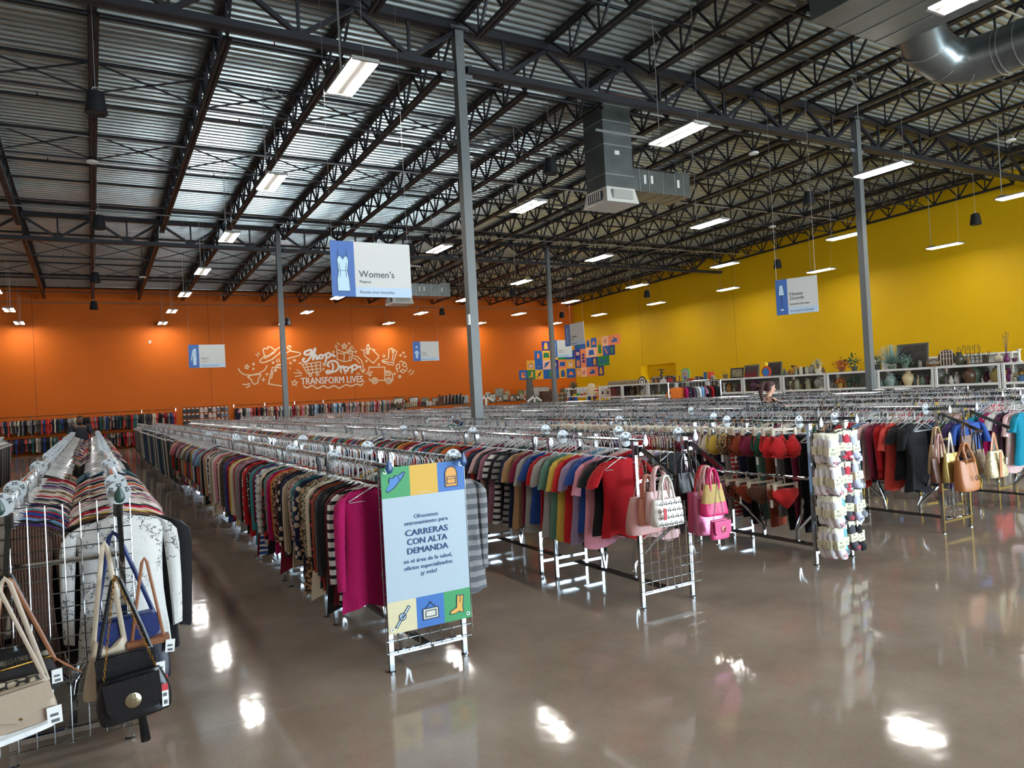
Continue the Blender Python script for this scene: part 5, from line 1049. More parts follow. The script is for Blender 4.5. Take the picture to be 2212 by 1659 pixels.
# ------------------------------------------------------------------ coloured tile mural round the corner
TC = {'b': '0f5ca8', 'n': '1d2f86', 'y': 'e8ac34', 'g': '118048', 'o': 'ee8a52', 'p': 'f2bfa0'}
TS = .645; TZ = 2.58
def tile(parent, i, j, w_, h_, c, ic, icc, side):
    s = side
    if s == 'o': O = (24.985+i*TS, WY-.003, TZ+j*TS); ex = Vector((1,0,0)); nrm = Vector((0,-1,0))
    else: O = (WX-.003, WY-.02-i*TS, TZ+j*TS); ex = Vector((0,-1,0)); nrm = Vector((-1,0,0))
    O = Vector(O)
    t = MB().prism([(0,0),(w_*TS,0),(w_*TS,h_*TS),(0,h_*TS)], O, ex, (0,0,1), .006).build('tile', flat(TC[c]), parent)
    if ic: icon(ic, [TC[icc] if icc in TC else icc], t, O+ex*(w_*TS/2)+Vector((0,0,h_*TS/2)), ex, (0,0,1), TS*min(w_, h_*1.3)*.86, TS*(h_*.84), 'picture', .007)
TL = empty('tile_mural', 'coloured picture squares on the orange wall beside the corner', 'tile mural', (0,0,0))
for a in [(0,0,1,1,'b','shirt','o'),(1,0,1,1,'g','boot','y'),(2,0,1,1,'y','watch','1f2f4d'),(3,0,2,1,'b','pants','g'),(5,0,1,1,'y','backpack','b'),(6,0,1.15,1,'b','hatround','o'),(1,1,1,1,'y','frame','p'),(2,1,1,2,'b','lamp','o'),(3,1,1,1,'p','hat','b'),(4,1,1,1,'n','clock','p'),(5,1,1,1,'o','shorts','b'),(6,1,1.15,1,'y','tanktop','d8c8c0'),(3,2,1,1,'y','sofa','g'),(4,2,1,1,'y',None,None),(5,2,1,1,'g',None,None),(6,2,1.15,1,'b','necklace','y'),(3,3,1,1,'n','jacket','y'),(4,3,1,1,'b',None,None),(5,3,1,1,'p',None,None),(6,3,1.15,1,'y','watch','1f2f4d')]: tile(TL, *a, 'o')
TL = empty('tile_mural', 'coloured picture squares on the yellow wall beside the corner', 'tile mural', (0,0,0))
for a in [(0,0,1,1,'y','clock','p'),(1,0,1,1,'p','shoes','c0705a'),(2,0,2,1,'o','jeans','b'),(4,0,1,1,'n','jacket','y'),(0,1,1,1,'b','pants','o'),(1,1,1,2,'o','sneakers','n'),(2,1,1,1,'b','necklace','1d2f86'),(3,1,1,1,'n','backpack','y'),(4,1,2,1,'g','teapot','b'),(0,2,1,1,'n','tv','p'),(2,2,2,1,'p','sofa','b'),(4,2,1,2,'y','suitcase','g'),(5,2,1,1,'b','tie','o'),(6,2,1,1,'n','pants','g'),(0,3,2,1,'b','hat','g'),(2,3,1,1,'y','backpack','b'),(3,3,1,1,'b','hatround','o'),(5,3,1,1,'p','shoes','c0705a'),(6,3,2,1,'o','jeans','b')]: tile(TL, *a, 'y')
# ------------------------------------------------------------------ racks along the orange wall
RW = random.Random(21)
def wall_rack(x0, x1, z, lab, n):
    b = MB().tube([(x0, 41.75, z), (x1, 41.75, z)], .016, 6)
    for i in range(n+1):
        x = x0+(x1-x0)*i/n; b.bar((x, 41.75, z), (x, WY, z), .02).bar((x, WY-.02, z-.1), (x, WY-.02, z+.05), .03)
    return tag(b.build('wall_clothes_rail', CHROME), lab, 'clothes rail', 'clothes rails on the orange wall')
wall_rack(-8.9, 3.85, 1.85, 'upper chrome clothes rail on the orange wall behind the man', 8)
wall_rack(-8.9, 3.85, .98, 'lower chrome clothes rail on the orange wall behind the man', 8)
wall_rack(6.75, 16.6, 1.87, 'chrome clothes rail on the orange wall below the white drawing', 6)
wall_rack(6.75, 16.6, 1.0, 'lower clothes rail on the orange wall below the white drawing', 6)
wq = [[], [], []]
for x0, x1, zs, cols in ((-8.8, 3.8, (1.85, .98), ['black', 'charcoal', 'navy', 'black', 'black', 'dark denim', 'charcoal', 'stone', 'teal', 'red', 'royal blue', 'grey', 'maroon', 'olive', 'cream', 'coral']), (6.85, 16.5, (1.87, 1.0), ['pale pink', 'pink', 'white', 'black', 'grey', 'navy', 'cream', 'coral', 'tan', 'red', 'sky blue', 'charcoal'])):
    for z in zs:
        x = x0
        while x < x1:
            wq[RW.randrange(3)].append((x, 41.75, z, PI/2+RW.uniform(-.15, .15), RW.uniform(1.2, 2.0), lin(PAL[RW.choice(cols)]))); x += RW.uniform(.055, .10)
np_inst('wall_clothes', [(v, f_, p) for (v, f_), p in zip(far_top[:3], wq)], fm, 'mixed clothes packed along the rails on the orange wall', 'clothes')
# peg panel with small packs between the two wall rails
p = MB(); 
for i in range(10): p.tube([(4.2+i*.25, WY-.03, .85), (4.2+i*.25, WY-.03, 1.95)], .008, 5)
for j in range(5): p.tube([(4.2, WY-.035, .9+j*.25), (6.45, WY-.035, .9+j*.25)], .008, 5)
tag(p.build('wall_grid_panel', CHROME), 'wire grid on the orange wall full of small packs', 'grid panel')
pk_ = MB().box(-.09, -.07, -.26, .09, .0, -.06).box(-.05, -.05, -.06, .05, -.01, .0, 1)
pm = {c: pk_.mesh('accessory_pack', [flat(c), flat('e2ded8')]) for c in ('222226', '3a2620', 'd8cfcf', '6d7480', 'c7b2ae')}
for r in range(3):
    for c in range(11):
        k = '222226' if c < 4 else ('3a2620' if (c+r) % 3 == 0 else 'c7b2ae' if c < 8 else '6d7480')
        tag(link_mesh('accessory_pack', pm[k], None, (4.27+c*.21, WY-.06, 1.86-r*.31)), 'small hanging pack on the wall grid, %s row, %s from its left' % (ordn(r), ordn(c)), 'accessory pack', 'packs on the wall grid')
# ------------------------------------------------------------------ white shelving along the right
WS = mat('white_shelving', (230, 229, 224), .5); HOLE = flat('4a4a48')
SXF = 20.3
def shelf_unit(L, D, zs, ztop):
    b = MB(); h = MB()
    for y in (0, L):
        for x in (0, D):
            b.box(x-.025, y-.03, 0, x+.025, y+.03, ztop)
            for k in range(int(ztop/.07)): h.box(x-.027, y-.008, .05+k*.07, x-.0255, y+.008, .075+k*.07)
    s = MB()
    for z in zs: s.box(-.02, -.02, z-.06, D+.02, L+.02, z)
    return b.mesh('upright', WS), h.mesh('slot_row', HOLE), s.mesh('shelf', WS)
ms = shelf_unit(1.62, .62, (.25, .80, 1.34, 1.84), 1.84)
BPM = MB().box(.60, .03, .25, .615, 1.59, 1.80).mesh('back_panel', mat('pegboard_grey', (138, 136, 128), .6, noise=(14, .12)))
ys = [27.2-1.72*(i+1) for i in range(12)]
for i, y in enumerate(ys):
    e = empty('shelving_unit', 'white slotted shelving unit in the long line at the right, %s from its far end' % ordn(i), 'shelf', (SXF, y, 0), 0, 'white shelving units')
    for nm_, me in zip(('upright', 'slot_row', 'shelf'), ms): link_mesh(nm_, me, e)
    link_mesh('back_panel', BPM, e)
ms2 = shelf_unit(1.62, .5, (.25, .8, 1.4, 2.25), 2.25)
for i in range(3):
    e = empty('shelving_unit', 'taller white pegboard unit against the yellow wall, %s from its far end' % ordn(i), 'shelf', (27.6, 16.6-1.72*i, 0), 0, 'white shelving units')
    for nm_, me in zip(('upright', 'slot_row', 'shelf'), ms2): link_mesh(nm_, me, e)
    MB().box(.5, 0, .2, .52, 1.62, 2.2).build('pegboard', mat('pegboard', (188, 186, 178), .6), e)
# small goods
GC = {}
def lathe_mesh(name, prof, c, n=14, rough=.35, metal=0):
    k = (name, c)
    if k not in GC: GC[k] = MB().lathe(prof, (0,0,0), n).mesh(name, mat('g_'+name+c, c, rough, metal), True)
    return GC[k]
VASE = [(.05, 0), (.09, .05), (.10, .12), (.06, .20), (.035, .26), (.05, .30), (.04, .30)]; BOTT = [(.05, 0), (.055, .02), (.055, .16), (.02, .21), (.02, .28), (.025, .28)]
JAR = [(.075, 0), (.08, .02), (.08, .22), (.06, .25), (.065, .28), (.02, .31)]; CANDH = [(.08, 0), (.08, .03), (.03, .06), (.03, .14), (.05, .18), (.03, .22), (.03, .32), (.08, .36), (.08, .38)]
PLATE = [(.02, 0), (.15, .02), (.155, .03), (.02, .02)]; POT = [(.07, 0), (.10, .14), (.11, .16), (.09, .15)]; URN = [(.08, 0), (.15, .12), (.17, .22), (.13, .32), (.07, .36), (.09, .42), (.07, .42)]; BASK = [(.13, 0), (.17, .12), (.18, .20), (.16, .20)]
def leafball(name, c, r, h, n, seed, ls=.07, spiky=False):
    R = random.Random(seed); b = MB()
    for i in range(n):
        a = R.random()*2*PI; ph = math.acos(1-R.random()*1.6) if not spiky else R.random()*1.5
        d = Vector((math.sin(ph)*math.cos(a), math.sin(ph)*math.sin(a), math.cos(ph))); base = d*r*R.uniform(.35, 1); base.z = base.z*h/r+h*.3
        if spiky:
            b.tube([(0, 0, .05), tuple(d*r*1.2+Vector((0,0,.15)))], [.008, .003], 3); continue
        t = Vector((R.uniform(-1,1), R.uniform(-1,1), R.uniform(-.4,1))).normalized(); s = t.cross(d); s = s.normalized() if s.length > 1e-3 else Vector((1,0,0)); l = ls*R.uniform(.6, 1.2)
        b.add([base, base+t*l*.5+s*l*.3, base+t*l, base+t*l*.5-s*l*.3], [(0,1,2,3)])
    return b.mesh(name, mat('leaf_'+c, c, .6))
def place(name, me, lab, cat, u, z, x=20.6, dz=0., rz=0., grp=None, sc=1.):
    y = at(u, 830, x=x).y; o = link_mesh(name, me, None, (x, y, z), (0, 0, rz)); o.scale = (sc,)*3; return tag(o, lab, cat, grp)
def potted(lab, u, z, pot, leafc, r, h, n, seed, spiky=False, x=20.6, ls=.07):
    y = at(u, 830, x=x).y; e = empty('potted_plant', lab, 'plant', (x, y, z)); link_mesh('pot', lathe_mesh('pot', POT, pot), e); o = link_mesh('foliage', leafball('foliage', leafc, r, h, n, seed, ls, spiky), e, (0, 0, .14)); return e
TZ_ = 1.84; MZ = 1.34
G1 = [('glass_bottle', BOTT, '8a9a86', 'glass bottle', 1722), ('glass_jar', JAR, 'b9b49c', 'pale jar', 1732), ('glass_jar', JAR, 'a5a08a', 'greyish jar', 1745), ('candle_holder', CANDH, 'd6cdb4', 'cream candle holder', 1774), ('glass_bottle', BOTT, '4b2f24', 'dark brown bottle', 1730)]
for i, (nm_, pf, c, l, u) in enumerate(G1): place(nm_, lathe_mesh(nm_, pf, c), '%s on top of the white shelves, %s left of the near right column' % (l, ordn(i)), nm_.split('_')[-1], u, TZ_, sc=.85, grp=None)
potted('pot of orange autumn leaves on top of the white shelves', 1820, TZ_, '7a4a2a', 'b05a20', .24, .26, 160, 1, ls=.09)
potted('dark green round-leaved sprig left of the near right column', 1848, TZ_, '4a4a40', '2c5034', .24, .34, 40, 2, ls=.13)
potted('spiky grey-green plant right of the near right column', 1928, TZ_-.06, '5a6a5c', '6e8a80', .42, .4, 120, 3, True)
potted('bushy grey-green foliage right of the spiky plant', 1958, TZ_, '5a6a5c', '64806e', .24, .22, 150, 4)
potted('dark green leaves just right of the near right column', 1898, TZ_, '40403a', '35543e', .2, .25, 120, 5)
potted('pale wispy plant left of the near right column', 1768, TZ_, 'c9c0a6', 'a9a98c', .16, .2, 60, 6, True)
potted('small yellow flowers beside the abstract picture', 1568, TZ_, '6b5a3a', 'b8a030', .14, .16, 60, 7, ls=.05)
place('round_plaque', lathe_mesh('round_plaque', [(.02, 0), (.24, 0), (.24, .03), (.02, .03)], '5c4030', 24), 'round brown wicker plaque standing on the shelves at the right', 'plaque', 2048, 2.06, x=20.75).rotation_euler = (0, PI/2, 0)
place('urn', lathe_mesh('urn', URN, '3c3a2c'), 'dark olive urn on top of the shelves at the right', 'urn', 2075, TZ_, sc=.85)
place('wicker_basket', lathe_mesh('wicker_basket', BASK, '8a7048', rough=.8), 'pale wicker basket behind the dark olive urn', 'basket', 2083, TZ_, x=20.78, sc=1.0)
place('purple_vase', lathe_mesh('purple_vase', VASE, '6a1f58'), 'purple vase on the middle shelf at the right', 'vase', 2180, MZ, sc=1.15)
place('purple_vase', lathe_mesh('purple_vase', VASE, '5a1a48'), 'purple vase with tall twigs on top of the shelves', 'vase', 2178, TZ_, sc=.8)
b = MB()
for i in range(6): b.tube([(0,0,0), (.02*i-.05, .03*(i % 3)-.03, .2), (.05*i-.12, .06*(i % 3)-.06, .42+.03*i)], .004, 4).lathe([(.004, 0), (.012, .02), (.004, .04)], (.05*i-.12, .06*(i % 3)-.06, .42+.03*i), 6)
place('dried_twigs', b.mesh('dried_twigs', flat('3a2a30')), 'dark dried twigs standing in the purple vase', 'twigs', 2178, TZ_+.2)
def scroll(seed, h=.5):
    R = random.Random(seed); b = MB()
    for i in range(5):
        x = -.2+i*.1; b.tube([(0, x, 0), (0, x*1.1, h*.5), (0, x*1.3, h*(.8+.2*R.random())), (0, x*1.3+.05, h*(.9+.1*R.random())), (0, x*1.3+.06, h*.7)], .008, 5)
    b.tube([(0, -.22, .02), (0, .22, .02)], .01, 5).tube([(0, -.2, h*.4), (0, .2, h*.4)], .007, 5); return b.mesh('metal_scroll', mat('wrought_iron', (42, 40, 36), .5, .5), True)
place('wrought_iron_scroll', scroll(1, .55), 'black curly wrought iron piece on top of the shelves', 'ironwork', 2100, TZ_)
place('wrought_iron_scroll', scroll(2, .32), 'low black wrought iron piece on top of the shelves', 'ironwork', 2120, TZ_)
b = MB()
for i in range(5): b.bar((0, -.16+i*.08, 0), (0, -.16+i*.08, .42), .012)
for z in (.01, .2, .33, .42): b.bar((0, -.17, z), (0, .17, z), .012)
place('wire_rack', b.mesh('wire_rack', flat('d8d4c4')), 'cream wire rack in front of the round wicker plaque', 'wire rack', 2048, TZ_, x=20.5)
b = MB(); b.tube([(0, .2*math.cos(a), .2*math.sin(a)) for a in [i*PI/12 for i in range(13)]], .012, 6).lathe([(.14, 0), (.19, .09), (.18, .1)], (0,0,-.02), 14)
place('handled_basket', b.mesh('handled_basket', mat('wicker', (112, 76, 44), .8, bump=(60, .5)), True), 'brown basket with arched handle on the shelves', 'basket', 2020, TZ_)
place('row_of_ornaments', MB().box(-.03, -.4, 0, .03, .4, .03).box(-.05, .1, .03, .05, .2, .24).mesh('ornament', flat('3a2c24')), 'dark wooden ornament lying along the shelves at the right', 'ornament', 2145, TZ_)
def framed(name, w_, h_, fc, pc, lab, loc, rz, t=.05, cat='picture frame', grp='framed pictures', lean=.12):
    e = empty(name, lab, cat, loc, rz, grp); e.rotation_euler = (-lean, 0, rz)
    b = MB().box(-w_/2, 0, 0, w_/2, .03, t).box(-w_/2, 0, h_-t, w_/2, .03, h_).box(-w_/2, 0, t, -w_/2+t, .03, h_-t).box(w_/2-t, 0, t, w_/2, .03, h_-t)
    b.build('frame', flat(fc), e); MB().box(-w_/2+t, .012, t, w_/2-t, .022, h_-t).build('picture', mat('art_'+pc, pc, .5, noise=(6, .45)), e); return e
def fshelf(u, w_, h_, fc, pc, lab, x=20.75, z=TZ_): return framed('framed_picture', w_, h_, fc, pc, lab, (x, at(u, 830, x=x).y, z), -PI/2)
fshelf(1592, .62, .38, '2c2a28', '8a8468', 'abstract cream and grey picture on top of the white shelves')
fshelf(1624, .68, .46, '6c6c64', '4a3a34', 'grey framed dark board behind the red box on the shelves', x=20.85)
fshelf(1672, .68, .50, '5c5c56', '2e2624', 'grey framed dark board behind the round blue toy', x=20.85)
fshelf(1972, .95, .72, '56564e', '3a3430', 'large grey framed mirror standing behind the bushy foliage', x=20.85)
place('red_box', MB().box(-.1, -.19, 0, .1, .19, .17).mesh('red_box', flat('6a141e')), 'dark red box on top of the shelves', 'box', 1622, TZ_, x=20.5)
e = empty('toy', 'round blue and red toy with yellow ball on the shelves', 'toy', (20.5, at(1657, 830, x=20.5).y, TZ_))
MB().lathe([(.02, -.03), (.19, -.03), (.19, .03), (.02, .03)], (0,0,0), 22).build('disc', flat('c8442c'), e, loc=(0, 0, .16), rot=(0, PI/2, 0)); MB().lathe([(.02, -.04), (.14, -.04), (.14, .04), (.02, .04)], (0,0,0), 22).build('face', flat('2f78b8'), e, loc=(0, 0, .15), rot=(0, PI/2, 0)); MB().lathe([(.01,-.08),(.06,-.055),(.08,0),(.06,.055),(.01,.08)], (0,0,.42), 14).build('ball', flat('e6c11c'), e, True)
e = empty('activity_board', 'green rounded activity board standing on the shelves', 'toy', (20.5, at(1484, 830, x=20.5).y, TZ_)); MB().prism([(-.2,0),(.2,0),(.22,.05),(.22,.4),(.14,.5),(-.14,.5),(-.22,.4),(-.22,.05)], (0,0,0), (0,-1,0), (0,0,1), .06).build('board', flat('7fae5a'), e); MB().prism([(-.16,.05),(.16,.05),(.17,.36),(.1,.44),(-.1,.44),(-.17,.36)], (-.06,0,0), (0,-1,0), (0,0,1), .01).build('face', flat('9ab0b4'), e); MB().box(-.085, -.05, .08, -.07, .06, .18).box(-.085, -.1, .26, -.07, -.03, .34, 1).box(-.085, .0, .24, -.07, .1, .33, 1).build('piece', [flat('6a3f90'), flat('d07a3a')], e)
place('red_bowl', lathe_mesh('red_bowl', [(.06, 0), (.16, .07), (.17, .09), (.1, .05)], 'c02a2c'), 'red bowl beside the green activity board', 'bowl', 1492, TZ_, x=20.45)
for i, c in enumerate(['2a4f9a', '2a4f9a', '3f8a4a', 'd6702c', 'c23a30']): place('binder', MB().box(-.12, -.03, 0, .12, .03, .30).mesh('binder', flat(c)), '%s binder upright on the shelves, %s of the coloured five' % (['blue','blue','green','orange','red'][i], ordn(i)), 'binder', 1527+i*2.6, TZ_+.0, grp='coloured binders')
for i in range(14): place('book', MB().box(-.07, -.014, 0, .07, .014, .12+.02*(i % 3)).mesh('book', flat(['7a3a3a','c9c0b0','3a4a5a','a89a80','2a2a30'][i % 5])), 'small book in the row on top of the shelves, %s from its left' % ordn(i), 'book', 1503+i*1.55+(20 if i > 9 else 0), TZ_, grp='small books on the shelves')
# middle shelf goods
M1 = [(1708, 'statuette', CANDH, 'c6c096', 'cream statuette'), (1722, 'lantern', JAR, '8d8870', 'tall pale lantern'), (1746, 'lantern', JAR, '8a8468', 'dull gold lantern'), (1735, 'glass_bottle', BOTT, '2c2420', 'dark bottle'), (1775, 'pedestal', CANDH, 'd2c8aa', 'cream carved pedestal'), (1905, 'small_vase', VASE, '6a8478', 'small green vase'), (1918, 'bulb_vase', URN, '5d7a70', 'green bulb vase'), (1925, 'jug', URN, '8a9a94', 'grey green jug'), (1963, 'round_pot', URN, 'c7b287', 'cream round pot with green neck'), (2020, 'wicker_holder', JAR, '6a4a30', 'brown wicker holder'), (2044, 'metal_holder', JAR, '4a4640', 'dark metal holder'), (2055, 'plate', VASE, 'b8b4a8', 'pale dish'), (2165, 'candle_jar', JAR, '4a1a34', 'dark plum candle jar'), (2196, 'ornament', POT, 'b0a890', 'pale ornament')]
for i, (u, nm_, pf, c, l) in enumerate(M1): place(nm_, lathe_mesh(nm_, pf, c), l+' on the middle shelf at the right', nm_.split('_')[-1], u, MZ, sc={'round_pot': 1.0, 'pedestal': .95, 'lantern': 1.15, 'bulb_vase': .7, 'jug': .9}.get(nm_, .75), x=20.5)
potted('orange flowers in a pot on the middle shelf', 1815, MZ, 'a8803a', 'b8641e', .18, .16, 120, 11, ls=.07, x=20.5)
potted('dark fern on the middle shelf by the near right column', 1848, MZ, '4a3a2c', '26402e', .18, .18, 120, 12, x=20.5)
potted('grey leaves on the middle shelf right of the column', 1938, MZ, '4c5c54', '5a7468', .2, .18, 120, 13, x=20.6)
potted('small bright flowers on the middle shelf at the right end', 2206, MZ, '3a5a7a', 'b08a3a', .13, .12, 80, 14, x=20.5)
place('dark_pot', lathe_mesh('dark_pot', URN, '2a2a26'), 'dark rounded pot on the middle shelf at the right', 'pot', 2095, MZ, sc=.95); place('picture_panel', MB().box(0, -.3, 0, .03, .3, .36).mesh('picture_panel', mat('art_grey', (110, 112, 100), .5, noise=(8, .6))), 'dark flower painting on the middle shelf left of the woman', 'picture', 1582, MZ, x=20.75)
place('mirror', MB().tube([(0, .2*math.cos(a), .2+.2*math.sin(a)) for a in [i*PI/10 for i in range(20)]], .02, 6, closed=True).mesh('mirror', flat('5a5a58')), 'round grey mirror on the middle shelf left of the woman', 'mirror', 1607, MZ, x=20.7)
e = empty('folded_hat', 'brown felt hat on the middle shelf beside the woman', 'hat', (20.5, at(1637, 830, x=20.5).y, MZ+.14)); MB().lathe([(.2, 0), (.2, .012), (.09, .02), (.08, .09), (.02, .11)], (0,0,0), 16).build('crown', flat('5a3a2a'), e, True)
for i, c in enumerate(['d8d0cc', 'd0b8a8', '7a2a2c', '4a2a26']):
    o = place('boxed_set', MB().box(-.16, -.17, 0, .16, .17, .36).box(-.165, -.07, .10, -.158, .07, .24, 1).mesh('boxed_set', [flat(c), flat('2a2624')]), '%s boxed item on the far end of the white shelves, %s of four' % (['white','pale pink','dark red','dark brown'][i], ordn(i)), 'box', 1307+i*11.2, MZ+.01, grp='boxes at the far end of the shelves')
e = empty('target_disc', 'black and white ringed disc on the middle shelf', 'disc', (20.4, at(1396, 830, x=20.4).y, MZ+.2))
for i in range(6): MB().lathe([(.02, 0), (.24-.04*i, 0), (.24-.04*i, .01), (.02, .01)], (0,0,0), 24).build('ring', flat('1c1c1c' if i % 2 == 0 else 'e4e2dc'), e, loc=(-.003*i, 0, 0), rot=(0, -PI/2, 0))
e = empty('target_disc', 'black and white ringed disc standing on top of the shelves', 'disc', (20.6, at(1388, 830, x=20.6).y, TZ_+.06))
for i in range(4): MB().lathe([(.02, 0), (.26-.06*i, 0), (.26-.06*i, .01), (.02, .01)], (0,0,0), 24).build('ring', flat('1c1c1c' if i % 2 == 0 else 'e4e2dc'), e, loc=(-.003*i, 0, 0), rot=(0, -PI/2, 0))
b = MB().bar((0,0,-1.84),(0,0,.55),.05).bar((-.3,0,-1.8),(.3,0,-1.8),.08).bar((0,-.22,.56),(0,.22,.56),.035).bar((-.1,0,.3),(.1,0,.45),.04).bar((0,-.05,.1),(0,.3,.2),.05)
tag(link_mesh('exercise_bike', b.mesh('exercise_bike', flat('2a2a2c')), None, (21.3, at(1430, 830, x=21.3).y, 1.84)), 'black upright exercise machine top behind the shelves', 'exercise machine')
b = MB(); b.tube([(0, -.35, .05), (0, -.15, .22), (0, .1, .25), (0, .25, .1)], .03, 6).box(-.08, .05, 0, .08, .5, .12, 1).box(-.08, -.1, 0, .08, .1, .14, 2)
tag(link_mesh('sports_gear', b.mesh('sports_gear', [flat('1e1e20'), flat('d8d4ce'), flat('a8222a')]), None, (20.6, at(1447, 830, x=20.6).y, TZ_)), 'heap of black, white and red gear on top of the shelves', 'sports gear')
GN = [('vase', VASE), ('jar', JAR), ('bottle', BOTT), ('candlestick', CANDH), ('pot', POT), ('urn', URN)]
GCOL = [('brown', '5a4030'), ('cream', 'c8bfa4'), ('black', '2a2928'), ('grey', '86857c'), ('amber', '9a6a30'), ('green', '5a6e58'), ('white', 'cfccc2'), ('plum', '4c2036'), ('dull gold', '8e7c48')]
GR = random.Random(31); k = 0
for u in [1322+11*i for i in range(30)]+[1696+9.3*i for i in range(56)]:
    if 1852 < u < 1898 or 1338 < u < 1352: continue
    nm_, pf = GN[GR.randrange(6)]; cnm, c = GCOL[GR.randrange(9)]
    place(nm_, lathe_mesh(nm_, pf, c), 'small %s %s on the crowded middle shelf, %s from its far end' % (cnm, nm_, ordn(k)), nm_, u, MZ, x=20.72-.2*GR.random(), sc=GR.uniform(.6, 1.15), grp='small goods on the middle shelf'); k += 1
k = 0
for u in [1400+17*i for i in range(5)]+[1690+6*i for i in range(16)]+[1990, 2006, 2032, 2090, 2130, 2160, 2195, 2205]:
    nm_, pf = GN[GR.randrange(6)]; cnm, c = GCOL[GR.randrange(9)]
    place(nm_, lathe_mesh(nm_, pf, c), 'small %s %s on top of the shelves, %s from the far end' % (cnm, nm_, ordn(k)), nm_, u, TZ_, x=20.75-.1*GR.random(), sc=GR.uniform(.5, .9), grp='small goods on top of the shelves'); k += 1
# dark shop goods low on the shelves
for i in range(20): place('storage_item', lathe_mesh('storage_item', [JAR, POT, BASK, VASE][i % 4], ['3a342e', '6a5a48', '8a8478', '2c2a2a', '5a3038'][i % 5]), 'household item on the lowest visible white shelf, %s from its left' % ordn(i), 'household item', 1700+i*26, .80, grp='household goods on the lower shelf', x=20.55)
# ------------------------------------------------------------------ shoes, frames and furniture by the orange wall
def shoe_mesh(h, c, hl=False):
    b = MB(); pr = [(-.13, .03, .035), (-.10, .038, .05), (-.02, .036, .05), (.06, .034, .07), (.11, .034, .085), (.14, .025, .06)]; vs = []; n = 8
    for x, w_, t in pr:
        for j in range(n): a = 2*PI*j/n; vs.append((x, w_*math.cos(a), t/2+t/2*math.sin(a)))
    b.add(vs, [(i*n+j, i*n+(j+1) % n, (i+1)*n+(j+1) % n, (i+1)*n+j) for i in range(5) for j in range(n)]+[tuple(range(n-1, -1, -1)), tuple(40+j for j in range(n))])
    if h > .1: b.lathe([(.045, .05), (.04, .12), (.05, h*.7), (.058, h), (.04, h)], (.085, 0, 0), 10, sx=1.1)
    return b.mesh('boot' if h > .1 else 'shoe', flat(c), True)
SY_ = 37.0; xs0, xs1 = at(842, 870, y=SY_).x, at(1000, 870, y=SY_).x; xt0, xt1 = at(1048, 870, y=SY_).x, at(1142, 870, y=SY_).x
e = empty('shoe_rack', 'long metal shoe rack full of boots left of the tallest column', 'shoe rack', (xs0, SY_, 0)); Ls = xs1-xs0
b = MB()
for z in (1.28, .85): b.box(-.1, -.2, z-.03, Ls+.1, .25, z)
b.build('shelf', DCHROME, e); b = MB()
for x in (0, Ls/2, Ls): b.box(x-.02, -.2, 0, x+.02, -.16, 1.28).box(x-.02, .2, 0, x+.02, .24, 1.28)
b.build('leg', DCHROME, e)
e = empty('shoe_rack', 'metal shoe rack of low shoes right of the tallest column', 'shoe rack', (xt0, SY_, 0)); Lt = xt1-xt0
b = MB()
for z in (1.28, .85): b.box(-.1, -.2, z-.03, Lt+.1, .25, z)
b.build('shelf', DCHROME, e); b = MB()
for x in (0, Lt): b.box(x-.02, -.2, 0, x+.02, -.16, 1.28).box(x-.02, .2, 0, x+.02, .24, 1.28)
b.build('leg', DCHROME, e)
bcs = ['3a3028', '6a4a30', '8a7458', 'a89878', 'b8a888', 'a02028', '30302c', 'd8d4cc', 'b8a894', '6a3a28', '5a3424', '3a2420', '1c1c1e', '1c1c1e', '222224']
cn = {'3a3028': 'dark brown', '6a4a30': 'brown', '8a7458': 'khaki', 'a89878': 'beige', 'b8a888': 'beige', 'a02028': 'red', '30302c': 'charcoal', 'd8d4cc': 'white', 'b8a894': 'sand', '6a3a28': 'chestnut', '5a3424': 'chestnut', '3a2420': 'dark brown', '1c1c1e': 'black', '222224': 'black'}
SMs = {}
n = 40
for i in range(n):
    c = bcs[min(14, int(i/n*15))]; h = [.22, .25, .20, .30][i % 4] if i < 26 else .46+.06*(i % 3); k = (c, h)
    if k not in SMs: SMs[k] = shoe_mesh(h, c)
    tag(link_mesh('boot', SMs[k], None, (xs0+Ls*(i+.5)/n, SY_, 1.28), (0, .35*(i % 2) if i > 28 else 0, -PI/2)), '%s boot on the top of the boot rack, %s from its left' % (cn[c], ordn(i)), 'boot', 'boots on the shoe rack')
n = 26
for i in range(n):
    c = ['6a5a48', 'a88a60', '3a3430', '1c1c1e', '1c1c1e', '7a5a3a', '2a2a2c', 'b89a90'][i % 8]; k = (c, 0)
    if k not in SMs: SMs[k] = shoe_mesh(0, c)
    tag(link_mesh('shoe', SMs[k], None, (xt0+Lt*(i+.5)/n, SY_, 1.30), (0, .5, -PI/2)), 'low shoe on the shoe rack right of the tallest column, %s from its left' % ordn(i), 'shoe', 'low shoes on the shoe rack')
FR = [(847,862,26,'2e2a26','c8c4b8'),(881,860,26,'1c1a1a','d0ccc4'),(907,858,22,'6a6458','8a8878'),(930,856,20,'4a463c','a09c90'),(950,855,24,'8a8478','b0aca0'),(972,854,26,'a8a498','7a8478'),(993,853,22,'b0a898','98a4ac'),(1047,847,14,'d0ccc0','c4beb0'),(1053,856,22,'1e1c1c','c4c8c4'),(1066,850,26,'8a8880','9a9a92'),(1088,848,16,'b08a60','c8a880'),(1083,857,18,'5a5448','c0c4bc'),(1103,852,16,'6a6458','8a7a6a'),(1117,850,16,'5a7040','8a9a70'),(1075,861,12,'3a3634','d8d4cc'),(1100,860,12,'1c1c1c','d4d0c8'),(1113,860,12,'1c1c1c','d4d0c8'),(1121,857,14,'c8c4bc','b0aca4'),(1131,850,14,'9aa0a4','c0c4c8')]
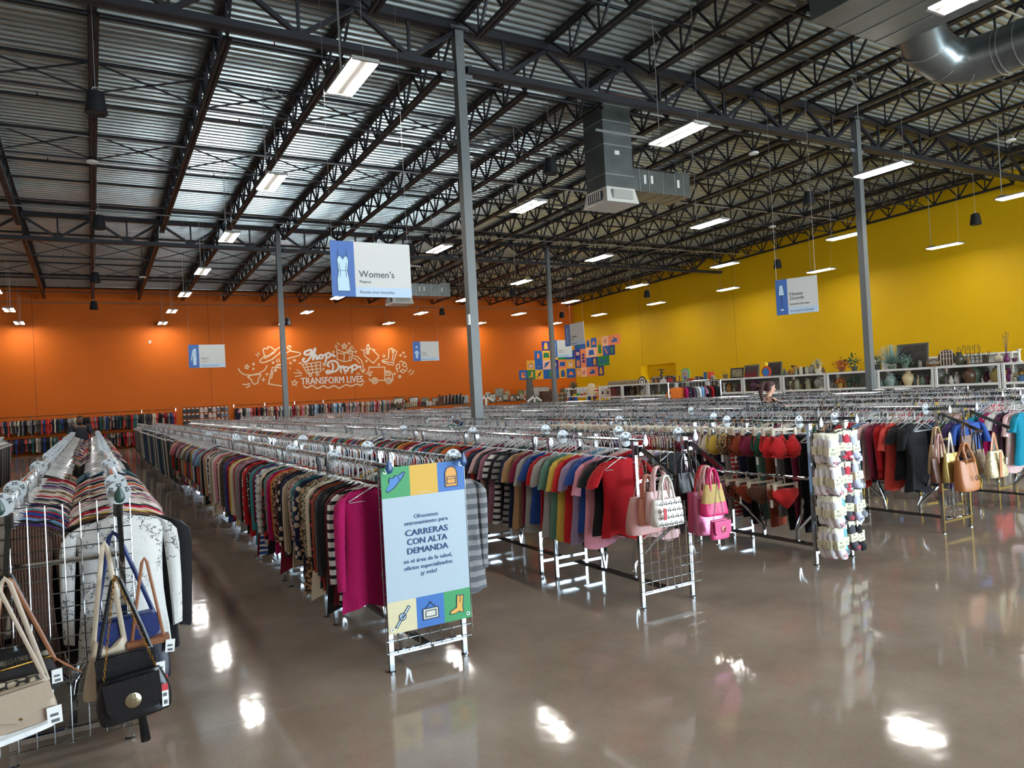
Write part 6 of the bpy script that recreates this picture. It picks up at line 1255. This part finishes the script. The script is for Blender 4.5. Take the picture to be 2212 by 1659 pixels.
for i, (u, v, wp, fc, pc) in enumerate(FR):
    q = at(u+wp/2, v, y=40.6-.02*i); w_ = wp/1575*36.5*1.0
    framed('framed_picture', w_, w_*.72+.1, fc, pc, 'framed picture in the crowd below the orange wall, %s from its left' % ordn(i), (q.x, q.y, 1.28+(.25 if v < 852 else .0)), 0, .04, grp='framed pictures by the orange wall', lean=0)
a, b_ = at(843, 860, y=40.9), at(1140, 850, y=40.9)
MBt = MB().box(a.x, 40.3, 1.2, b_.x+.3, 41.2, 1.26)
for x in (a.x, (a.x+b_.x)/2, b_.x): MBt.box(x, 40.4, 0, x+.06, 40.46, 1.2).box(x, 41.1, 0, x+.06, 41.16, 1.2)
tag(MBt.build('display_table', flat('6a5a4a')), 'long table carrying the framed pictures by the orange wall', 'table')
def thing_at(name, lab, cat, u, v, y, m, mb, z=None, grp=None, rz=0):
    p = at(u, v, y=y); return tag(mb.build(name, m, None, True, (p.x, p.y, p.z if z is None else z), (0, 0, rz)), lab, cat, grp)
# white two-armed stands, vase column, wooden panel, plants, toys
for u, l in ((1154, 'white stand with two drooping arms among the shoes'), (1049, 'white two-armed stand half hidden by the tallest column')):
    p = at(u, 853, y=33.0)
    tag(MB().bar((0,0,0), (0,0,p.z), .10, .06).prism([(0,0),(.42,-.26),(.46,-.18),(.0,.12),(-.46,-.18),(-.42,-.26)], (0,.03,p.z-.12), (1,0,0), (0,0,1), .06).box(-.25, -.25, 0, .25, .25, .03).build('display_stand', flat('dcdad6'), None, False, (p.x, 33.0, 0)), l, 'stand')
p = at(1146, 868, y=35.5); tag(MB().lathe([(.26, 0), (.26, p.z), (.20, p.z+.9), (.17, p.z+1.35), (.15, p.z+1.35)], (0,0,0), 18).build('tall_lamp_base', mat('grey_wicker', (92, 90, 86), .7, bump=(50, .5)), None, True, (p.x, 35.5, 0)), 'tall tapering grey pillar in front of the tile mural', 'pillar')
p = at(1160, 870, y=35); tag(MB().box(-.3, -.2, 0, .3, .2, p.z+.42).build('teal_cabinet', flat('6a7a76'), None, False, (p.x+.2, 35, 0)), 'grey-green cabinet beside the tall grey pillar', 'cabinet')
p = at(1181, 866, y=34.6); tag(MB().box(-.35, -.2, 0, .35, .2, p.z+.55).build('brown_cabinet', mat('dark_wood', (74, 50, 34), .6, noise=(8, .4)), None, False, (p.x, 34.6, 0)), 'dark brown cabinet left of the far right column', 'cabinet')
p = at(1215, 869, y=31.5); e = empty('wooden_panel', 'pale wooden panel with four round dark holes beside the far column', 'panel', (p.x, 31.5, 0)); MB().box(-.26, 0, 0, .26, .12, p.z+.50).build('board', mat('pale_wood', (168, 134, 92), .6, noise=(7, .25)), e)
for x in (-.12, .12):
    for z in (.12, .36): MB().lathe([(.11, 0), (.11, .01), (.02, .012)], (0,0,0), 20).build('round_hole', flat('4a4238'), e, loc=(x, 0, p.z+z), rot=(PI/2, 0, 0))
p = at(1259, 866, y=31); e = empty('toy_table', 'white toy table with blue legs and small toys', 'table', (p.x, 31, 0)); zt = p.z+.28; MB().box(-.75, -.35, zt-.05, .75, .35, zt).build('table_top', flat('dedbd2'), e)
for x in (-.6, .6):
    for y in (-.25, .25): MB().bar((x*1.1, y, 0), (x, y, zt-.05), .14, .12).build('leg', flat('2458a8'), e)
p2 = at(1279, 848, y=31.2); tag(MB().lathe([(.3, 0), (.3, .04), (.02, .04)], (0,0,0), 22).build('round_board', flat('d8cdb0'), None, True, (p2.x, 31.25, zt+.32), (PI/2, 0, 0)), 'cream round board standing on the toy table', 'board')
for i, c in enumerate(['d8b020', '3a9a50', 'c83a2a', 'd07a20']): tag(MB().box(-.06, -.06, 0, .06, .06, .10+.04*(i % 2)).build('toy_block', flat(c), None, False, (p.x-.6+i*.22, 30.85, zt)), '%s toy on the white toy table' % ['yellow', 'green', 'red', 'orange'][i], 'toy', 'toys on the toy table')
p = at(1294, 862, y=30.4); b = MB(); 
for i in range(7): b.box(-.16, -.16, .8+i*.16, .16, .16, .87+i*.16, i % 2)
b.box(-.04, -.04, 0, .04, .04, 2.0, 0); tag(b.build('toy_tower', [flat('e0a818'), flat('d03a20')], None, False, (p.x, 30.4, 0)), 'red and yellow toy tower beside the white shelves', 'toy')
for u, v, c, l, r in [(1217, 846, '2f4a2a', 'round green bush in a pot right of the far column', .3), (1238, 838, '6a6a48', 'wispy plant in a brown pot by the linens', .28), (1195, 846, '4a3a26', 'dry brown foliage left of the far column', .26)]:
    p = at(u, v, y=36); e = empty('potted_plant', l, 'plant', (p.x, 36, 0)); MB().lathe([(.2, 0), (.2, p.z-.3), (.22, p.z-.1), (.18, p.z-.1)], (0,0,0), 14).build('pot', flat('5a4030'), e, True); link_mesh('foliage', leafball('foliage', c, r, r, 160, u, .1, u == 1238), e, (0, 0, p.z-.1))
PILM = mat('white_linen', (206, 206, 208), .75, bump=(9, .5))
plm = MB(); plm.lathe([(.05, 0), (.20, .05), (.24, .22), (.20, .42), (.10, .52), (.05, .56)], (0,0,0), 12, sy=.6); plm = plm.mesh('bagged_pillow', PILM, True)
for i in range(22):
    u = 1223+i*4.1; p = at(u, 836, y=37.5-.12*i); tag(link_mesh('bagged_pillow', plm, None, (p.x, p.y, 1.30), (0, 0, i*.7)), 'white bagged bedding in the row along the wall, %s from its left' % ordn(i), 'bedding', 'white bagged bedding')
a, b_ = at(1220, 845, y=37.6), at(1315, 845, y=34.7); bb = MB().bar((a.x, 37.6, 1.26), (b_.x, 34.7, 1.26), .6, .06)
for t in (0, .5, 1): bb.box(a.x+(b_.x-a.x)*t-.04, 37.6-2.9*t-.04, 0, a.x+(b_.x-a.x)*t+.04, 37.6-2.9*t+.04, 1.24)
tag(bb.build('bedding_shelf', WS), 'shelf under the white bagged bedding', 'shelf')
stm = MB(); stm.box(-.16, -.02, -.9, .16, .02, 0).box(-.10, -.025, -.9, -.06, -.02, 0, 1).box(.06, -.025, -.9, .10, -.02, 0, 1); stm = stm.mesh('hanging_curtain', [flat('d8d2d0'), flat('2c2c3a')])
for i in range(9): p = at(1154+i*4.6, 830, y=38.6); tag(link_mesh('hanging_linen', stm, None, (p.x, 38.6+.05*i, 2.0), (0, 0, .5)), 'striped linen hanging below the tile mural, %s from the left' % ordn(i), 'linen', 'hanging linens')
a = at(1150, 824, y=38.6); b_ = at(1196, 824, y=39); lr_ = MB().tube([(a.x-.2, 38.6, 2.02), (b_.x+.2, 39.05, 2.02)], .02, 6)
for q in ((a.x-.2, 38.6), (b_.x+.2, 39.05)): lr_.tube([(q[0], q[1], 0), (q[0], q[1], 2.02)], .02, 6)
tag(lr_.build('linen_rail', CHROME), 'rail holding the striped linens', 'rail')
for i in range(14):
    p = at(1318+i*5.6, 822, x=25.5); tag(link_mesh('floral_cushion', MB().lathe([(.05, 0), (.22, .08), (.24, .25), (.18, .42), (.05, .48)], (0,0,0), 10, sx=.6).mesh('floral_cushion', mat('floral_roll', (132, 122, 98), .8, noise=(22, .6)), True), None, (25.5, p.y, 1.62)), 'floral cushion in the row under the wall recess, %s from its left' % ordn(i), 'cushion', 'floral cushions')
a, b_ = at(1312, 822, x=25.5), at(1398, 822, x=25.5)
tag(MB().box(25.2, b_.y, 1.55, 25.8, a.y, 1.61).box(25.25, b_.y, 0, 25.3, b_.y+.05, 1.55).box(25.25, a.y-.05, 0, 25.3, a.y, 1.55).box(25.7, b_.y, 0, 25.75, b_.y+.05, 1.55).box(25.7, a.y-.05, 0, 25.75, a.y, 1.55).build('cushion_shelf', WS), 'shelf under the row of floral cushions', 'shelf')
# dark double door inside the yellow recess
d = MB().box(WX+.50, D0+.45, 0, WX+.55, D1-.45, 2.15).box(WX+.46, D0+.35, 0, WX+.55, D0+.45, 2.25, 1).box(WX+.46, D1-.45, 0, WX+.55, D1-.35, 2.25, 1).box(WX+.46, D0+.35, 2.15, WX+.55, D1-.35, 2.25, 1)
d = struct(d.build('door_1', [flat('4a3428'), flat('7a7870')])); MB().lathe([(.03, 0), (.03, .04)], (WX+.47, D0+.6, 1.0), 8).build('door_handle', CHROME, d)
# ------------------------------------------------------------------ people
def skin_body(name, V, Edg, radii, m, parent, root=0):
    me = bpy.data.meshes.new(name); me.from_pydata(V, Edg, []); o = bpy.data.objects.new(name, me); COL.objects.link(o)
    sk_ = o.modifiers.new('skin', 'SKIN'); sk_.use_smooth_shade = True; sk_.branch_smoothing = .6
    for i, r in enumerate(radii):
        s = me.skin_vertices[0].data[i]; s.radius = r if isinstance(r, tuple) else (r, r); s.use_root = i == root
    su = o.modifiers.new('sub', 'SUBSURF'); su.levels = 2; su.render_levels = 2
    dg = bpy.context.evaluated_depsgraph_get(); dg.update(); m2 = bpy.data.meshes.new_from_object(o.evaluated_get(dg)); bpy.data.objects.remove(o)
    m2.materials.clear(); m2.materials.append(m); m2.polygons.foreach_set('use_smooth', [True]*len(m2.polygons)); return link_mesh(name, m2, parent)
def head_pieces(parent, p, rz, tilt, skin, sc=1.0, beard=None):
    """head facing +x in its own frame: skull rings with brow, nose, lips, chin; ears, eyes"""
    h = MB(); n = 20
    prof = [(-.125, .035, .045, .018), (-.105, .052, .052, .022), (-.085, .066, .058, .012), (-.06, .074, .064, .006), (-.03, .080, .069, .002), (0, .086, .073, 0), (.03, .090, .075, -.004), (.06, .088, .073, -.008), (.085, .074, .062, -.012), (.105, .048, .042, -.014), (.115, .012, .012, -.014)]
    vs = []
    for z, a, b, cx_ in prof:
        for j in range(n):
            t = 2*PI*j/n; x = cx_+a*math.cos(t); y = b*math.sin(t); f = max(0, math.cos(t))**10
            if -.075 < z < -.07+.08: pass
            x += f*({-.03: .016, -.06: .007, 0: .008, -.085: .008, -.105: .010}.get(z, 0)); g = max(0, math.cos(t-.42))**22+max(0, math.cos(t+.42))**22
            if z in (0,): x -= g*.009
            vs.append((x, y, z))
    h.add(vs, [(i*n+j, i*n+(j+1) % n, (i+1)*n+(j+1) % n, (i+1)*n+j) for i in range(len(prof)-1) for j in range(n)]+[tuple(range(n-1, -1, -1)), tuple((len(prof)-1)*n+j for j in range(n))])
    h.add([(.088,-.004,.012),(.088,.004,.012),(.118,-.007,-.032),(.118,.007,-.032),(.092,-.016,-.040),(.092,.016,-.040),(.09,0,-.046)], [(0,1,3,2),(0,2,4),(1,5,3),(2,3,6),(2,6,4),(3,5,6)])
    for s in (-1, 1): h.lathe([(.006, -.03), (.014, -.018), (.018, .008), (.012, .026), (.004, .03)], (-.008, s*.076, -.008), 8, sy=.5)
    h.tube([(0, 0, -.09), (-.015, 0, -.15), (-.022, 0, -.21)], [.052, .05, .058], 12)
    o = h.build('head', skin, parent, True, p, (0, tilt, rz)); o.scale = (sc,)*3
    f = MB()
    for s in (-1, 1): f.lathe([(.003,-.008),(.010,-.004),(.011,0),(.010,.004),(.003,.008)], (.083, s*.031, 0), 8)
    f.build('eye', flat('2a1c18'), o)
    f = MB()
    for s in (-1, 1): f.tube([(.085, s*.048, .018), (.093, s*.032, .024), (.094, s*.014, .020)], .004, 5)
    f.build('eyebrow', flat('2a1a16'), o)
    MB().tube([(.086, -.022, -.064), (.094, 0, -.062), (.086, .022, -.064)], .006, 6).build('mouth', flat('a05048' if not beard else '5a3028'), o)
    return o
def hand(parent, p, d, skin, side=1):
    """palm and five separate curled fingers reaching along d (unit), resting over a rail"""
    b = MB(); d = Vector(d).normalized(); up = Vector((0,0,1)); s = d.cross(up).normalized(); p = Vector(p)
    b.tube([p, p+d*.045, p+d*.085], [.030, .042, .036], 8, flat=(1, .45))
    for i in range(4):
        o = s*(-.030+.020*i); L = (.07, .08, .076, .058)[i]; q = p+d*.085+o
        b.tube([q, q+d*L*.4+up*.004, q+d*L*.7-up*.018, q+d*L*.72-up*.045], [.010, .0095, .009, .007], 6)
    q = p+d*.03+s*side*.038; b.tube([q, q+d*.03+s*side*.022-up*.01, q+d*.062+s*side*.02-up*.028], [.012, .011, .008], 6)
    return b.build('hand', skin, parent, True)
SKW = mat('light_skin', (206, 158, 134), .5); SKM = mat('dark_skin', (112, 78, 60), .5); BLKC = flat('1b1a1d', .8); HAIRW = mat('auburn_hair', (66, 30, 26), .45, bump=(60, .8)); NAVC = flat('20222c', .8); DENIM = flat('2c3446', .8)
# woman leafing through the rail; looks towards +x
wx, wy = 10.62, 9.16
E_ = empty('person', 'woman with auburn ponytail in black cold-shoulder top reaching for hangers', 'person', (wx, wy, 0), math.radians(-26))
V = [(0,0,.95),(0,0,1.10),(.02,0,1.25),(.03,0,1.38),(.035,0,1.44), (.03,.16,1.375),(.14,.24,1.24),(.32,.20,1.28), (.03,-.16,1.375),(.20,-.25,1.24),(.42,-.16,1.31), (0,.09,.90),(.02,.10,.50),(0,.10,.10),(.10,.10,.04), (0,-.09,.90),(.02,-.10,.50),(0,-.10,.10),(.10,-.10,.04)]
Ed = [(0,1),(1,2),(2,3),(3,4),(3,5),(5,6),(6,7),(3,8),(8,9),(9,10),(0,11),(11,12),(12,13),(13,14),(0,15),(15,16),(16,17),(17,18)]
Rd = [(.13,.15),(.11,.13),(.12,.15),(.09,.13),.055,.058,.045,.034,.058,.045,.034,.09,.065,.04,.035,.09,.065,.04,.035]
skin_body('body', V, Ed, Rd, SKW, E_)
skin_body('top', [(0,0,.93),(0,0,1.10),(.02,0,1.26),(.03,0,1.355)], [(0,1),(1,2),(2,3)], [(.145,.165),(.125,.145),(.135,.16),(.105,.15)], BLKC, E_)
for s in (-1, 1):
    MB().tube([(.03, s*.05, 1.40), (.03, s*.10, 1.425), (.03, s*.125, 1.40)], .014, 6, flat=(1, .5)).build('strap', BLKC, E_, True)
    MB().tube([(.06, s*.195, 1.325), (.14, s*.245, 1.245), (.20, s*.235, 1.25)], [.058, .062, .056], 10).build('sleeve', BLKC, E_, True)
MB().tube([(0, .09, .93), (.02, .10, .5), (0, .10, .06)], [.105, .078, .06], 12).build('trouser_leg', BLKC, E_, True); MB().tube([(0, -.09, .93), (.02, -.10, .5), (0, -.10, .06)], [.105, .078, .06], 12).build('trouser_leg', BLKC, E_, True)
for s in (-1, 1): MB().box(-.07, s*.10-.045, 0, .17, s*.10+.045, .075).build('shoe', flat('2a2a2c'), E_)
hd_ = head_pieces(E_, (.07, 0, 1.595), math.radians(6), .14, SKW)
hr = MB(); n = 18; vs = []
for i, (z, a, b_, cx_) in enumerate([(-.075,.035,.070,-.055), (-.04,.062,.080,-.038), (0,.072,.083,-.026), (.035,.080,.083,-.018), (.065,.094,.082,-.012), (.09,.084,.070,-.013), (.112,.058,.052,-.015), (.124,.012,.012,-.015)]):
    for j in range(n): t = 2*PI*j/n; vs.append((cx_+a*math.cos(t), b_*math.sin(t), z))
hr.add(vs, [(i*n+j, i*n+(j+1) % n, (i+1)*n+(j+1) % n, (i+1)*n+j) for i in range(7) for j in range(n)]+[tuple(range(n-1,-1,-1)), tuple(7*n+j for j in range(n))]); hr.build('hair', HAIRW, hd_, True)
MB().tube([(-.08, 0, .055), (-.125, 0, .075), (-.155, .01, .02), (-.165, .02, -.08), (-.15, .02, -.18), (-.12, .02, -.26)], [.022, .040, .044, .042, .034, .012], 10).build('ponytail', HAIRW, hd_, True)
hand(E_, (.42, -.16, 1.31), (.97, .18, .05), SKW, -1); hand(E_, (.32, .20, 1.28), (.95, -.2, .02), SKW, 1)
# man behind the left racks, facing the camera
E_ = empty('person', 'bearded man in a dark t-shirt standing behind the left racks', 'person', (-.30, 25.2, 0), math.radians(-82))
V = [(0,0,.98),(0,0,1.15),(.01,0,1.32),(.01,0,1.45),(.015,0,1.51), (0,.21,1.44),(.03,.29,1.20),(.20,.27,1.05), (0,-.21,1.44),(.03,-.29,1.20),(.20,-.27,1.05), (0,.10,.92),(.02,.11,.50),(0,.11,.10),(.12,.11,.04), (0,-.10,.92),(.02,-.11,.50),(0,-.11,.10),(.12,-.11,.04)]
Rd = [(.14,.17),(.15,.18),(.15,.19),(.10,.15),.062,.068,.052,.04,.068,.052,.04,.10,.07,.045,.04,.10,.07,.045,.04]
skin_body('body', V, Ed, Rd, SKM, E_)
skin_body('t_shirt', [(0,0,.92),(0,0,1.15),(.01,0,1.33),(.01,0,1.45)], [(0,1),(1,2),(2,3)], [(.165,.19),(.165,.195),(.165,.205),(.115,.17)], NAVC, E_)
for s in (-1, 1):
    MB().tube([(0, s*.13, 1.465), (.0, s*.215, 1.435), (.02, s*.265, 1.31), (.03, s*.285, 1.22)], [.07, .082, .078, .076], 12).build('sleeve', NAVC, E_, True)
    MB().tube([(0, s*.10, .97), (.02, s*.11, .5), (0, s*.11, .06)], [.12, .085, .07], 12).build('trouser_leg', DENIM, E_, True); MB().box(-.08, s*.11-.05, 0, .19, s*.11+.05, .08).build('shoe', flat('2a2a2c'), E_)
hd_ = head_pieces(E_, (.03, 0, 1.64), 0, .05, SKM, 1.06, True)
hr = MB(); vs = []
for z, a, b_, cx_ in [(.02,.060,.078,-.034), (.05,.086,.079,-.012), (.08,.082,.072,-.013), (.105,.056,.050,-.015), (.119,.012,.012,-.015)]:
    for j in range(n): t = 2*PI*j/n; vs.append((cx_+a*math.cos(t), b_*math.sin(t), z))
hr.add(vs, [(i*n+j, i*n+(j+1) % n, (i+1)*n+(j+1) % n, (i+1)*n+j) for i in range(4) for j in range(n)]+[tuple(range(n-1,-1,-1)), tuple(4*n+j for j in range(n))]); hr.build('hair', flat('1a1412', .8), hd_, True)
be = MB(); vs = []
for z, a, b_, cx_ in [(-.15,.030,.036,.040), (-.128,.046,.054,.032), (-.10,.060,.062,.028), (-.07,.070,.067,.016), (-.05,.066,.066,.010)]:
    for j in range(n): t = 2*PI*j/n; vs.append((cx_+a*math.cos(t), b_*math.sin(t), z))
be.add(vs, [(i*n+j, i*n+(j+1) % n, (i+1)*n+(j+1) % n, (i+1)*n+j) for i in range(4) for j in range(n)]+[tuple(range(n-1,-1,-1)), tuple(4*n+j for j in range(n))]); be.build('beard', flat('1c1614', .9), hd_, True)
g = MB()
for s in (-1, 1): g.tube([(.100, s*.034+.024*math.cos(a), .002+.020*math.sin(a)) for a in [i*PI/6 for i in range(12)]], .003, 5, closed=True).tube([(.098, s*.058, .008), (.0, s*.082, .010)], .003, 5)
g.tube([(.102, -.010, .006), (.102, .010, .006)], .003, 5).build('glasses', flat('1a1a1c'), hd_)
hand(E_, (.20, .27, 1.05), (.95, -.15, -.1), SKM, 1); hand(E_, (.20, -.27, 1.05), (.95, .15, -.1), SKM, -1)
